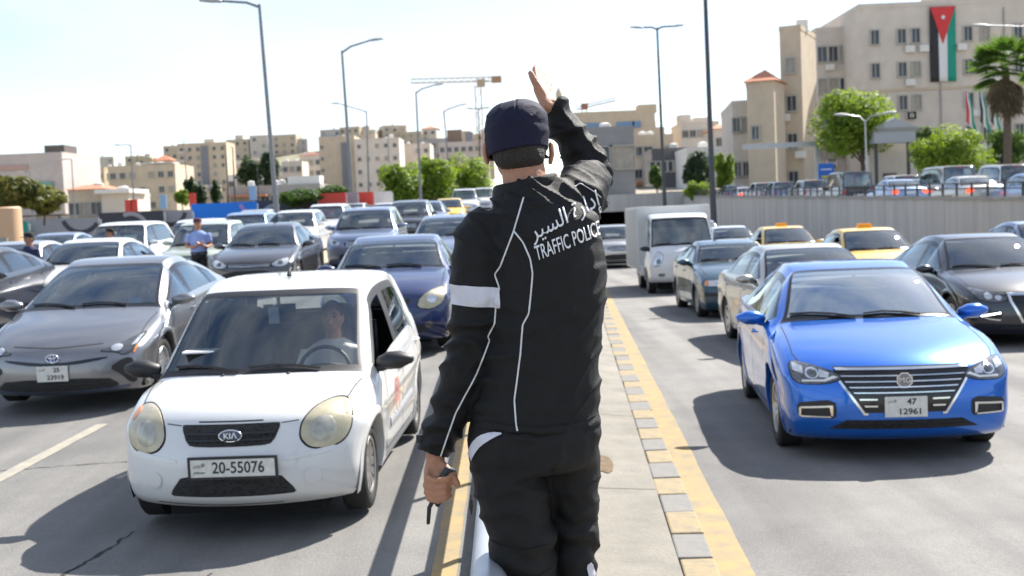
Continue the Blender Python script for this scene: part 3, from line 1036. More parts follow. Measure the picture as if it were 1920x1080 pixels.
# compact saloon with a wide slatted grille
P_MG = sedan(4.60, 1.78, 1.45, wheel='ten', wroof=.535, wbase=.775, hoodline=[(0, .735), (.5, .735)], bow=[.30, .32, .17, .12, -.08, -.12, -.16, -.17], wsglass=glass('windshield_hazy', (.72, .78, .82), 1.5, extra=.42),
    decals=[
        ('headlight', [(.44, .655), (.50, .70), (.62, .735), (.77, .765), (.80, .72), (.79, .645), (.74, .61), (.56, .615)], M_LAMPD, dict(both=True, st=.02, rnd=1, off=.005,
            subs=[('lamp_bowl', ell(.65, .685, .05, .038), M_CHR, dict(off=.010, st=.02, rnd=0)), ('lamp_lens', ell(.65, .685, .034, .027), M_LAMPD, dict(off=.016, st=.015, rnd=0, dome=.006)), ('reflector', [(.53, .69), (.60, .715), (.60, .66), (.54, .655)], M_LAMP, dict(off=.010, st=.02, rnd=0)), ('reflector', [(.71, .73), (.775, .75), (.78, .70), (.71, .68)], M_LAMP, dict(off=.010, st=.02, rnd=0)), ('lamp_strip', [(.47, .66), (.56, .63), (.72, .625), (.72, .637), (.57, .643), (.5, .67)], M_WHITE, dict(off=.013, st=.02, rnd=0))])),
        ('grille', [(-.50, .715), (.50, .715), (.46, .64), (.37, .52), (.29, .40), (-.29, .40), (-.37, .52), (-.46, .64)], M_GLOSSBLK, dict(st=.03, rnd=0, off=.003,
            subs=slats(.49, 0, [.722], .015) + slats(.455, 0, [.672, .632, .592, .552], .008, taper=.028) + [('grille_edge', [(.47, .63), (.30, .385), (.27, .385), (.27, .40), (.29, .40), (.455, .64)], M_CHR, dict(both=True, off=.014, rnd=0, st=.03)),
                ('grille_bar', [(.2, .505), (.33, .505), (.325, .493), (.2, .493)], M_CHR, dict(both=True, off=.012, rnd=0)), ('grille_bar', [(.2, .455), (.295, .455), (.29, .443), (.2, .443)], M_CHR, dict(both=True, off=.012, rnd=0))])),
        ('lower_grille', [(-.42, .345), (.42, .345), (.55, .275), (-.55, .275)], M_MESH, dict(st=.03, rnd=0, off=.003, subs=slats(.46, 0, [.325, .305], .008, M_BLK))),
        ('fog_surround', [(.50, .50), (.72, .475), (.765, .46), (.765, .37), (.52, .35), (.49, .38)], M_BLK, dict(both=True, st=.025, rnd=1, off=.004,
            subs=[('fog_trim', [(.515, .455), (.735, .44), (.75, .43), (.75, .37), (.735, .365), (.735, .425), (.54, .44), (.53, .378), (.515, .375)], M_CHR, dict(off=.014, rnd=0, st=.02)), ('fog_trim', [(.53, .374), (.735, .372), (.735, .362), (.53, .364)], M_CHR, dict(off=.014, rnd=0, st=.02))])),
        TAILS])
# big dark saloon with a chrome-framed grille and a row of lit running lamps
P_SONATA = sedan(4.80, 1.86, 1.475, fo=.96, wb=2.80, rw=.33, wheel='ten', fast=.1, wbase=.83, hoodline=[(0, .735), (.6, .74)],
    decals=[
        ('headlight', [(.43, .66), (.52, .71), (.68, .755), (.83, .80), (.83, .74), (.78, .66), (.66, .615), (.5, .62)], M_LAMPD, dict(both=True, st=.02, rnd=1, off=.005, subs=[('lamp_bowl', ell(.66, .685, .045, .04), M_LAMP, dict(off=.012, st=.02, rnd=0)), ('lamp_bowl', ell(.55, .665, .04, .03), M_LAMP, dict(off=.012, st=.02, rnd=0))])),
        ('grille', [(-.42, .70), (.42, .70), (.40, .62), (.27, .36), (-.27, .36), (-.40, .62)], M_GLOSSBLK, dict(st=.03, rnd=0, off=.003,
            subs=slats(.40, 0, [.66, .61, .56, .51], .01, M_BLK, taper=.03) + [('grille_edge', [(-.44, .725), (.44, .725), (.42, .69), (-.42, .69)], M_CHR, dict(off=.014, rnd=0)), ('grille_edge', [(.44, .72), (.425, .62), (.285, .34), (.25, .34), (.39, .62), (.40, .69)], M_CHR, dict(both=True, off=.014, rnd=0, st=.025))])),
        ('lower_grille', [(-.5, .30), (.5, .30), (.55, .25), (-.55, .25)], M_MESH, dict(st=.03, rnd=0, off=.003)),
        ('fog_surround', [(.50, .50), (.76, .475), (.78, .40), (.56, .36)], M_GLOSSBLK, dict(both=True, st=.025, rnd=1, off=.004, subs=[('running_lamp', ell(.55 + .033 * i, .470 - .006 * i, .013, .011, 10), M_LED, dict(off=.014, rnd=0, st=.02)) for i in range(7)] + [('fog_trim', [(.53, .385), (.66, .40), (.755, .43), (.755, .415), (.66, .385), (.55, .37)], M_CHR, dict(off=.012, rnd=0, st=.02))])),
        TAILS])
# nineties saloon
P_OLD = sedan(4.45, 1.70, 1.40, fo=.90, wb=2.60, rw=.30, wheel='steel', hood=.02, wroof=.54, bow=[.16, .17, .13, .10, -.08, -.1, -.12, -.12], glosstrim=0, mirrorm='paint',
    decals=[
        ('headlight', [(.42, .725), (.72, .72), (.765, .68), (.76, .61), (.42, .62)], M_LAMP, dict(both=True, st=.03, rnd=1, off=.005, subs=[('turn_signal', [(.69, .71), (.75, .69), (.75, .625), (.69, .625)], M_ORANGE, dict(off=.012, rnd=0))])),
        ('grille', [(-.38, .72), (.38, .72), (.38, .63), (-.38, .63)], M_CHR, dict(st=.04, rnd=0, off=.004, subs=slats(.36, 0, [.695, .665], .014, M_BLK))),
        ('bumper_strip', [(-.76, .50), (.76, .50), (.76, .43), (-.76, .43)], M_BLK, dict(st=.05, rnd=0, off=.02, skirt=.03)),
        ('lower_grille', [(-.4, .34), (.4, .34), (.4, .25), (-.4, .25)], M_MESH, dict(st=.05, rnd=0, off=.003)),
        TAILS])
HEADL = ('headlight', [(.45, .66), (.58, .73), (.76, .78), (.79, .72), (.75, .62), (.55, .61)], M_LAMP, dict(both=True, st=.03, rnd=1, off=.005, subs=[('lamp_bowl', ell(.63, .685, .05, .04), M_LAMPD, dict(off=.012, st=.03, rnd=0))]))
LOWG = ('lower_grille', [(-.5, .40), (.5, .40), (.58, .27), (-.58, .27)], M_MESH, dict(st=.05, rnd=1, off=.003))
# plain modern saloon with a deep dark front
P_CAMRY = sedan(4.85, 1.83, 1.46, fo=.98, wb=2.78, rw=.325, fast=.05,
    decals=[HEADL, ('grille', [(-.44, .68), (.44, .68), (.5, .60), (-.5, .60)], M_GLOSSBLK, dict(st=.04, rnd=1, off=.004, subs=slats(.43, 0, [.665, .635], .01, M_CHR))),
        ('lower_grille', [(-.52, .55), (.52, .55), (.66, .27), (-.66, .27)], M_MESH, dict(st=.05, rnd=1, off=.003)), TAILS])
P_SED2 = sedan(4.5, 1.75, 1.45, fo=.9, wb=2.62, rw=.31, hood=.02, wheel='five',
    decals=[HEADL, ('grille', [(-.38, .70), (.38, .70), (.34, .61), (-.34, .61)], M_BLK, dict(st=.04, rnd=1, off=.004, subs=slats(.33, 0, [.675, .645], .012, M_CHR))), LOWG, TAILS])
# roundish saloon with large pale lamps
P_SED3 = sedan(4.45, 1.72, 1.43, fo=.86, wb=2.6, rw=.31, hood=.05, wheel='five', seatm=M_SEATL,
    decals=[('headlight', [(.42, .60), (.46, .72), (.62, .80), (.74, .83), (.77, .76), (.74, .64), (.6, .57)], M_LAMPY, dict(both=True, st=.03, rnd=1, off=.006, dome=.01, subs=[('lamp_bowl', ell(.6, .69, .06, .05), M_LAMP, dict(off=.02, st=.03, rnd=0))])),
        ('grille', [(-.36, .73), (.36, .73), (.30, .62), (-.30, .62)], M_BLK, dict(st=.04, rnd=1, off=.004, subs=slats(.3, 0, [.70, .665], .012, M_BLK))), LOWG, ('fog_lamp', ell(.56, .38, .05, .04), M_LAMPD, dict(both=True, off=.005, rnd=0)), TAILS])
P_TAXI = sedan(4.4, 1.72, 1.48, fo=.86, wb=2.6, rw=.31, hood=.03, wheel='steel', seatm=M_SEATL, open=((4, -1),),
    decals=[HEADL, ('grille', [(-.36, .72), (.36, .72), (.32, .63), (-.32, .63)], M_BLK, dict(st=.04, rnd=1, off=.004, subs=slats(.3, 0, [.69, .66], .012, M_CHR))), LOWG, TAILS])

def suv(L=4.65, W=1.85, H=1.72, hood=.16, up=0., **kw):
    P = dict(L=L, W=W, H=H, fo=.9, wb=2.70, rw=.36, wheel='five', gap=.06,
        front=[(.12, .24), (.04, .30), (.0, .46), (.0, .66), (.03, .80), (.07, .86 + hood * .4)],
        hood=[(.07, .86 + hood * .4), (.2, .93 + hood * .5), (.5, .97 + hood * .6), (.85, 1.0 + hood * .7), (1.12, 1.03 + hood * .7)],
        wind=[(1.12, 1.03 + hood * .7), (1.35, 1.25 + hood * .4), (1.6, 1.47 + up), (1.75, H - .08)],
        roof=[(1.75, H - .08), (2.0, H - .02), (2.6, H), (3.4, H - .02), (L - .62, H - .07)],
        rear=[(L - .62, H - .07), (L - .42, H - .3), (L - .22, 1.14)], deck=[(L - .22, 1.14), (L - .17, 1.09), (L - .12, 1.03)],
        back=[(L - .12, 1.03), (L - .05, .9), (L, .7), (L - .0, .5), (L - .04, .36), (L - .1, .28)],
        belt=(1.02 + hood * .3, 1.09 + hood * .2), wroof=.63, ypil=2.32, ycw=L - .5, yc2=3.35, cshear=.06, rocker=.27, nroof=11, seatz=.15,
        decals=[('headlight', [(.46, .80), (.60, .86), (.78, .90), (.81, .84), (.77, .74), (.56, .73)], M_LAMP, dict(both=True, st=.03, rnd=1, off=.005, subs=[('lamp_bowl', ell(.64, .805, .05, .045), M_LAMPD, dict(off=.012, st=.03, rnd=0))])),
            ('grille', [(-.42, .84), (.42, .84), (.36, .66), (-.36, .66)], M_GLOSSBLK, dict(st=.04, rnd=1, off=.004, subs=slats(.36, 0, [.80, .755, .71], .014, M_CHR))),
            ('lower_grille', [(-.5, .54), (.5, .54), (.56, .34), (-.56, .34)], M_MESH, dict(st=.05, rnd=1, off=.003)),
            ('tail_light', [(.62, 1.08), (.76, 1.06), (.80, .78), (.66, .78)], M_RED, dict(both=True, face='back', st=.04, rnd=1, off=.006)),
            ('rear_plate', [(-.26, .78), (.26, .78), (.26, .66), (-.26, .66)], M_PLATE, dict(face='back', st=.08, rnd=0, off=.01)),
            ('rear_bumper', [(-.8, .58), (.8, .58), (.78, .40), (-.78, .40)], M_BLK, dict(face='back', st=.08, rnd=1, off=.012)),
            ('rear_lamp', [(-.14, H - .125), (.14, H - .125), (.14, H - .15), (-.14, H - .15)], M_RED, dict(face='back', st=.06, rnd=0, off=.012))])
    P.update(kw)
    return P
P_SUV = suv()
P_CROSS = suv(4.5, 1.83, 1.63, hood=.08)
P_BIG = suv(4.9, 1.92, 1.90, hood=.3, up=.1, rw=.39)
P_MPV = suv(4.1, 1.70, 1.62, hood=.02, bow=[.3, .3, .2, .13, -.06, -.08, -.12, -.14], rw=.30, fo=.78, wb=2.6, rocker=.22)
P_VAN = suv(4.7, 1.78, 1.98, hood=.12, up=.15, wroof=.72, rw=.33, fo=.85, wb=2.65,
    wind=[(1.0, 1.14), (1.15, 1.4), (1.33, 1.68), (1.45, 1.88)], roof=[(1.45, 1.88), (1.7, 1.96), (2.6, 1.98), (3.8, 1.97), (4.52, 1.92)],
    rear=[(4.52, 1.92), (4.58, 1.6), (4.64, 1.16)], deck=[(4.64, 1.16), (4.65, 1.1), (4.66, 1.04)], hood_=0)
P_VAN['hood'] = [(.07, .90), (.2, 1.0), (.45, 1.05), (.75, 1.1), (1.0, 1.14)]
P_VAN['front'] = [(.12, .24), (.04, .30), (.0, .46), (.0, .66), (.03, .80), (.07, .90)]
P_RSED = sedan(4.5, 1.76, 1.46, decals=[
    ('tail_light', [(.48, .99), (.76, .98), (.78, .78), (.52, .80)], M_REDON, dict(both=True, face='back', st=.04, rnd=1, off=.006)),
    ('rear_plate', [(-.24, .9), (.24, .9), (.24, .79), (-.24, .79)], M_PLATE, dict(face='back', st=.08, rnd=0, off=.01)),
    ('rear_bumper', [(-.78, .55), (.78, .55), (.76, .36), (-.76, .36)], M_BLK, dict(face='back', st=.08, rnd=1, off=.006)), HEADL])
# far traffic is moving away on the upper road: same kinds, plain
for kk, pp in (('RSED', P_RSED),):
    pass
# ------------------------------------------------------------------ ground, roads, walls
def asphalt(name, c, c2):
    m = mat(name, c, .88, col2=c2, nscale=.9, bump=.35, bscale=90)
    t = m.node_tree
    b = t.nodes['Principled BSDF']
    src = b.inputs['Base Color'].links[0].from_socket
    co = t.nodes.new('ShaderNodeTexCoord')
    # fine aggregate
    n = t.nodes.new('ShaderNodeTexNoise'); n.inputs['Scale'].default_value = 70; n.inputs['Detail'].default_value = 3
    t.links.new(co.outputs['Object'], n.inputs['Vector'])
    r = t.nodes.new('ShaderNodeValToRGB')
    r.color_ramp.elements[0].position = .3; r.color_ramp.elements[0].color = (.82, .82, .82, 1)
    r.color_ramp.elements[1].position = .7; r.color_ramp.elements[1].color = (1.12, 1.12, 1.12, 1)
    t.links.new(n.outputs['Fac'], r.inputs[0])
    mu = t.nodes.new('ShaderNodeMixRGB'); mu.blend_type = 'MULTIPLY'; mu.inputs[0].default_value = 1
    t.links.new(src, mu.inputs[1]); t.links.new(r.outputs[0], mu.inputs[2])
    # long worn wheel tracks and stains along the driving direction
    mp_ = t.nodes.new('ShaderNodeMapping'); mp_.inputs['Scale'].default_value = (1.1, .05, 1)
    t.links.new(co.outputs['Object'], mp_.inputs[0])
    n2 = t.nodes.new('ShaderNodeTexNoise'); n2.inputs['Scale'].default_value = 1.3; n2.inputs['Detail'].default_value = 5
    t.links.new(mp_.outputs[0], n2.inputs['Vector'])
    r2 = t.nodes.new('ShaderNodeValToRGB')
    r2.color_ramp.elements[0].position = .35; r2.color_ramp.elements[0].color = (.68, .68, .69, 1)
    r2.color_ramp.elements[1].position = .6; r2.color_ramp.elements[1].color = (1.08, 1.07, 1.05, 1)
    t.links.new(n2.outputs['Fac'], r2.inputs[0])
    m2 = t.nodes.new('ShaderNodeMixRGB'); m2.blend_type = 'MULTIPLY'; m2.inputs[0].default_value = 1
    t.links.new(mu.outputs[0], m2.inputs[1]); t.links.new(r2.outputs[0], m2.inputs[2])
    t.links.new(m2.outputs[0], b.inputs['Base Color'])
    return m
M_ASPH = asphalt('asphalt_left', (.15, .146, .14), (.215, .208, .197))
M_ASPR = asphalt('asphalt_right', (.165, .158, .15), (.235, .226, .213))
M_CONC = mat('concrete_median', (.21, .192, .158), .85, noise_amt=.22, nscale=2.2, bump=.3, bscale=40)
M_CONW = mat('concrete_wall', (.45, .43, .405), .9, noise_amt=.16, nscale=1.1, bump=.25, bscale=25)
def streaks(m, sc):
    t = m.node_tree
    for n in list(t.nodes):
        if n.type == 'TEX_NOISE' and n.inputs['Scale'].default_value < 5:
            mp_ = t.nodes.new('ShaderNodeMapping'); mp_.inputs['Scale'].default_value = sc
            l = n.inputs['Vector'].links[0]; t.links.new(l.from_socket, mp_.inputs[0]); t.links.new(mp_.outputs[0], n.inputs['Vector'])
streaks(M_CONW, (1.5, 1.5, .12))
M_YEL = mat('road_yellow', (.40, .275, .11), .9, col2=(.235, .20, .14), nscale=5)
M_KY = mat('kerb_yellow', (.37, .27, .135), .9, col2=(.215, .188, .14), nscale=13)
M_KG = mat('kerb_grey', (.17, .17, .168), .9, col2=(.225, .208, .178), nscale=13)
M_PAINTW = mat('worn_line', (.36, .33, .26), .85, col2=(.26, .245, .215), nscale=7)
M_SOIL = mat('terrain_soil', (.30, .26, .2), .95, noise_amt=.25, nscale=.3)
M_HILL = mat('hill_soil', (.30, .26, .19), .95, col2=(.12, .14, .06), nscale=.04)
M_SAND = mat('sandy_soil', (.45, .37, .25), .95, noise_amt=.2, nscale=1.2)

def sheet(name, xs, ys, zf, m, kind='structure', parent=None):
    """xs: list of functions or numbers of y; a grid over xs and ys with height zf(x, y, i)"""
    V = []; F = []
    for y in ys:
        for i, x in enumerate(xs):
            xx = x(y) if callable(x) else x
            V.append((xx, y, zf(xx, y, i)))
    n = len(xs)
    for j in range(len(ys) - 1):
        for i in range(n - 1):
            F.append((j * n + i, j * n + i + 1, (j + 1) * n + i + 1, (j + 1) * n + i))
    o = link(name, mk(name, V, F, True, 20), parent, m)
    if parent is None and kind: o['kind'] = kind
    return o

XL = -.25
def xkl(y): return .83 + .05 * (y - 6.7)        # inner edge of the right kerb
def xkr(y): return xkl(y) + .19
YS = [-12, -4, 0] + [2 + 2 * i for i in range(47)] + [95]
road_l = sheet('left_road', [-60, -40, -25, -16, -11, -9.5, -8.5, -7.5, -6.5, -5.5, -4.5, -2, XL], YS + [110, 130], lambda x, y, i: zlx(x, y), M_ASPH)
road_r = sheet('right_road', [xkr, lambda y: xkr(y) + 2, 5, 9, 13.6], YS + [140], lambda x, y, i: zr(y), M_ASPR)
def zmed(x, y):
    t = (x - XL) / (xkl(y) - XL)
    return lerp(zl(y) + .15, zr(y) + .13, t)
med = sheet('median', [XL, XL + .002, XL + .14, .1, .5, xkl], YS, lambda x, y, i: zl(y) - .02 if i == 0 else zmed(x, y), M_CONC)
# painted kerb stones, yellow and grey in turn
kb = MB(); kb.box((0, 0, 0), (.19, .492, .26))
kme = eval_mods(kb.mesh('kerb_stone'), [('BEVEL', dict(width=.012, segments=2))], 'kerb_stone')
kme.materials.append(None)
for i in range(170):
    y = .6 + i * .5
    o = link('kerb_stone', kme, med)
    o.location = (xkl(y) + .097 + random.uniform(-.004, .004), y, zr(y) + .005 + random.uniform(-.004, .004))
    o.rotation_euler = (-.006 + random.uniform(-.008, .008), random.uniform(-.012, .012), -math.atan(.05) + random.uniform(-.01, .01)); o.scale = (random.uniform(.95, 1.04), random.uniform(.93, 1.0), 1)
    o.material_slots[0].link = 'OBJECT'
    o.material_slots[0].material = M_KY if i % 2 else M_KG
# concrete slabs of the median: joint lines
for y in range(2, 60, 3):
    sheet('slab_joint', [XL + .02, .1, .4, xkl], [y - .006, y + .006], lambda x, yy, i: zmed(x, yy) + .003, mat('joint', (.16, .15, .13), .9), parent=med)
def line(name, x0, x1, y0, y1, zf, m, parent, dz=.004, jag=.0, n=40):
    V = []; F = []
    for i in range(n + 1):
        y = lerp(y0, y1, i / n)
        a = x0(y) if callable(x0) else x0; b = x1(y) if callable(x1) else x1
        V += [(a + random.uniform(-jag, jag), y, zf(y) + dz), (b + random.uniform(-jag, jag), y, zf(y) + dz)]
    for i in range(n): F.append((2 * i, 2 * i + 1, 2 * i + 3, 2 * i + 2))
    return link(name, mk(name, V, F, False), parent, m)
line('edge_line', lambda y: xkr(y) + .03, lambda y: xkr(y) + .225, 0, 90, zr, M_YEL, road_r, jag=.006, n=240)
line('edge_line', -.51, -.37, 0, 90, zl, M_YEL, road_l, jag=.005, n=240)
# worn lane dashes
def dash(road, zf, ax, ay, bx, by, w):
    d = Vector((bx - ax, by - ay)); nrm = Vector((-d.y, d.x)).normalized() * w / 2
    V = []; F = []
    for i in range(9):
        p = Vector((ax, ay)) + d * (i / 8)
        for s in (-1, 1):
            q = p + nrm * s * random.uniform(.85, 1.05)
            V.append((q.x, q.y, zf(q.y) + .004))
    for i in range(8): F.append((2 * i, 2 * i + 1, 2 * i + 3, 2 * i + 2))
    link('lane_marking', fixn(mk('lane_marking', V, F, False)), road, M_PAINTW)
dash(road_l, zl, -4.1, 8.3, -3.95, 11.6, .13)
dash(road_l, zl, -3.85, 16, -3.7, 19, .13)
dash(road_l, zl, -7.4, 14, -7.3, 17.5, .13)
dash(road_l, zl, -3.5, 24, -3.4, 27, .13)
for k in range(6):
    dash(road_r, zr, 5.2 + .2 * k, 8.4 + k * 9, 5.3 + .2 * k, 11.6 + k * 9, .13)
for k in range(5):
    dash(road_r, zr, 9.2 + .15 * k, 14 + k * 9, 9.25 + .15 * k, 17 + k * 9, .13)
# cracks in the asphalt
M_CRK = mat('crack', (.028, .027, .026), .95)
def crack(road, zf, pts, w=.02, seed=1):
    rr = random.Random(seed)
    P = []
    for a, b in zip(pts[:-1], pts[1:]):
        n = max(2, int((Vector(b) - Vector(a)).length / .05))
        for k in range(n):
            p = Vector(a).lerp(Vector(b), k / n)
            P.append(p + Vector((rr.uniform(-.018, .018), rr.uniform(-.022, .022))))
    V = []; F = []
    for i, p in enumerate(P):
        t = (P[min(i + 1, len(P) - 1)] - P[max(i - 1, 0)]).normalized()
        n = Vector((-t.y, t.x)); ww = w * rr.uniform(.2, 1.2)
        for s in (-1, 1):
            q = p + n * ww * s * .5
            V.append((q.x, q.y, zf(q.y) + .003))
    for i in range(len(P) - 1): F.append((2 * i, 2 * i + 1, 2 * i + 3, 2 * i + 2))
    link('crack', fixn(mk('crack', V, F, False)), road, M_CRK)
crack(road_l, zl, [(-2.48, 7.75), (-2.55, 7.3), (-2.63, 6.9), (-2.7, 6.4), (-2.74, 5.6)], .03, 3)
crack(road_l, zl, [(-5.4, 9.6), (-4.4, 9.7), (-3.3, 9.85), (-2.9, 9.85)], .016, 5)
crack(road_l, zl, [(-1.75, 6.8), (-1.9, 6.2), (-2.0, 5.5)], .012, 8)
crack(road_r, zr, [(5.6, 7.9), (6.4, 8.6), (7.6, 9.0)], .014, 9)
# a stain with a few pebbles on the median
st_ = []
for k in range(14):
    a = 2 * PI * k / 14
    st_.append((.60 + .10 * math.cos(a) * random.uniform(.7, 1.2), 8.75 + .32 * math.sin(a) * random.uniform(.7, 1.2)))
link('stain', mk('stain', [(x, y, zmed(x, y) + .003) for x, y in st_], [tuple(range(14))], False), med, mat('stain', (.13, .085, .04), .9, noise_amt=.4, nscale=12))

# terrain all round
def upz(y): return 1.0 + .012 * (y - 28)
UY = [-12, 0, 15, 28, 45, 60, 80, 95]
upper = sheet('upper_road', [13.62, 20, 27, 34], UY + [130], lambda x, y, i: upz(y), M_ASPR)
def zter(x, y):
    t = min(1, max(0, (x + 2) / 15))
    return lerp(zl(y), upz(y) + max(0, (y - 60)) * .02, t) - .03
sheet('ground', [-900, -300, -150, -80, -59.9], [-60, 0, 60, 95, 130, 200, 400, 1500], lambda x, y, i: zlx(x, y) - .03 if y > 0 else -.1, M_SOIL)
sheet('ground', [-60, -20, -2, 13.62], [129.9, 200, 400, 1500], lambda x, y, i: zter(x, y), M_SOIL)
sheet('ground', [-2, 1.5, 6, 13.62], [95.3, 110, 130], lambda x, y, i: zter(x, y) + (.35 if x > -1 else 0), M_SOIL)
sheet('ground', [13.62, 34], [129.9, 200, 400, 1500], lambda x, y, i: zter(x, y), M_SOIL)
sheet('ground', [33.9, 60, 150, 900], [-60, 0, 28, 60, 95, 130, 200, 400, 1500], lambda x, y, i: zter(x, max(y, 0)) + .1, M_SOIL)

# retaining wall of the underpass: concrete panels with a coping and railing
def wtop(y): return 1.72 + (y - 28) * .0148
rw_ = empty('retaining_wall', (13.5, 5, zr(5)))
tag(rw_, 'long grey concrete panel wall beside the right carriageway', 'wall')
y = 5.0
while y < 95:
    b = MB()
    z0, z1 = zr(y) - .15, wtop(y + 1.5)
    b.box((13.55 - 13.5 + random.uniform(-.008, .008), y + 1.5 - 5, (z0 + z1) / 2 - zr(5)), (.16, 2.97, z1 - z0))
    b.obj('wall_panel', M_CONW, rw_)
    b = MB(); b.box((.07, y + 1.5 - 5, z1 + .05 - zr(5)), (.30, 2.985, .1)); b.obj('coping', mat('coping', (.31, .29, .27), .9, noise_amt=.15, nscale=2), rw_)
    y += 3
rl = empty('railing', (13.57, 5, wtop(5) + .1))
tag(rl, 'dark metal railing with short posts on the concrete wall', 'railing')
M_DKM = mat('dark_metal', (.05, .05, .052), .5, metal=.4)
M_GALV = mat('galvanised', (.45, .46, .47), .45, metal=.6, noise_amt=.12, nscale=6)
pb = MB(); pb.box((0, 0, .2), (.05, .06, .4)); pm_ = pb.mesh('post'); pm_.materials.append(M_DKM)
for k in range(75):
    yy = 6 + k * 1.2
    link('post', pm_, rl, None, (0, yy - 5, wtop(yy) - wtop(5)))
for h in (.22, .38):
    b = MB(); b.tube([(0, 1, wtop(6) - wtop(5) + h), (0, 89, wtop(94) - wtop(5) + h)], .02, 6); b.obj('rail', M_DKM, rl)
# underpass portal
pt = empty('underpass_portal', (7, 95, 0))
tag(pt, 'grey concrete beam over the dark underpass mouth behind the truck', 'underpass')
b = MB(); b.box((0, .3, 2.45), (16, .6, 1.3)); b.obj('beam', M_CONW, pt)
b = MB(); b.box((-6.2, 20, .6), (1.2, 40, 2.4)); b.obj('side_wall', M_CONW, pt)
b = MB(); b.box((6.9, 20, .6), (.6, 40, 2.4)); b.obj('side_wall', M_CONW, pt)
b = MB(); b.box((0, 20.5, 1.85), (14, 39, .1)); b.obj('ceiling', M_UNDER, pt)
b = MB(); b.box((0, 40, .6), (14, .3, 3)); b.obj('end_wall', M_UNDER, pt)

# steel pipe railing beside the officer
gr = empty('pipe_railing', (-.1, 3.3, zl(3.3) + .15))
tag(gr, 'pale grey steel pipe railing running along the median beside the officer', 'railing')
M_PIPE = mat('pipe_grey', (.5, .52, .54), .38, metal=.35, noise_amt=.08, nscale=5)
for h, r in ((.85, .055), (.43, .04)):
    b = MB(); b.tube([(0, 0, h), (0, .05, h), (0, 16, h + 16 * .024)], r, 20, rnd=True); b.obj('rail', M_PIPE, gr, True)
for k in range(9):
    yy = .3 + k * 1.78
    b = MB(); b.tube([(0, yy, -.12), (0, yy, .85 + yy * .024)], .032, 14); b.obj('post', M_PIPE, gr, True)
# concrete footing the officer stands on
pl_ = MB(); pl_.box((0, 0, .2), (.75, .7, .40))
po = link('concrete_plinth', eval_mods(pl_.mesh('plinth'), [('BEVEL', dict(width=.02, segments=2))], 'concrete_plinth'), None, M_CONC, (.33, 3.5, .10))
tag(po, 'low concrete block on the median under the officer in black', 'block')

# traffic island on the left carriageway
ic = at(612, 448, 34)
isl = sheet('traffic_island', [-6.9, -6.2, -5.2], [29.5, 34, 40, 46], lambda x, y, i: zlx(x, y) + .14, M_SAND)
for k in range(30):
    yy = 29.6 + k * .55
    o = link('kerb_stone', kme, isl)
    o.location = (-5.1, yy, zlx(-5.1, yy) + .02); o.rotation_euler = (.024, 0, 0)
    o.material_slots[0].link = 'OBJECT'; o.material_slots[0].material = M_KY if k % 2 else M_BLK

# ------------------------------------------------------------------ buildings
M_ST1 = mat('stone_beige', (.54, .445, .33), .9, noise_amt=.1, nscale=.6, bump=.2, bscale=3)
M_ST2 = mat('stone_pale', (.60, .535, .465), .9, noise_amt=.1, nscale=.5, bump=.2, bscale=3)
M_ST3 = mat('stone_yellow', (.54, .44, .29), .9, noise_amt=.1, nscale=.6, bump=.2, bscale=3)
M_ST4 = mat('stone_grey', (.33, .32, .31), .9, noise_amt=.1, nscale=.5)
M_ST5 = mat('stone_pink', (.5, .44, .41), .9, noise_amt=.1, nscale=.4)
M_WPL = mat('white_plaster', (.68, .66, .62), .8, noise_amt=.06, nscale=.5)
M_TILE = mat('roof_tile', (.50, .20, .11), .85, noise_amt=.2, nscale=3)
M_WIN = mat('window_glass', (.05, .06, .075), .12, noise_amt=.4, nscale=.4)
M_WFR = mat('window_frame', (.42, .40, .36), .7)
M_BLUEG = mat('blue_glass', (.06, .16, .32), .1, coat=1)
M_GREENG = mat('green_glass', (.03, .2, .15), .1, coat=1, noise_amt=.3, nscale=.3)
WINM = {}
M_SHUT = mat('shutter', (.36, .33, .28), .8, noise_amt=.2, nscale=2)
def win_mesh(w, h, shut=False):
    k = (round(w, 2), round(h, 2), shut)
    if k not in WINM:
        b = MB()
        t = .12; dpt = .16
        for c, d in (((0, -dpt / 2, h / 2 + t / 2), (w + 2 * t, dpt, t)), ((0, -dpt / 2 - .04, -h / 2 - t / 2), (w + 2.6 * t, dpt + .08, t)), ((w / 2 + t / 2, -dpt / 2, 0), (t, dpt, h)), ((-w / 2 - t / 2, -dpt / 2, 0), (t, dpt, h)), ((0, -.05, 0), (.07, .06, h))):
            b.box(c, d)
        n = len(b.F)
        b.add([(-w / 2, -.02, -h / 2), (w / 2, -.02, -h / 2), (w / 2, -.02, h / 2), (-w / 2, -.02, h / 2)], [(0, 1, 2, 3)])
        me = b.mesh('window')
        me.materials.append(M_WFR); me.materials.append(M_SHUT if shut else M_WIN)
        me.polygons[n].material_index = 1
        WINM[k] = me
    return WINM[k]

acb = MB(); acb.box((0, -.28, 0), (.9, .45, .65)); acb.tube([(0, -.5, 0), (0, -.53, 0)], .24, 12); ACM = acb.mesh('air_conditioner'); ACM.materials.append(M_WPL)

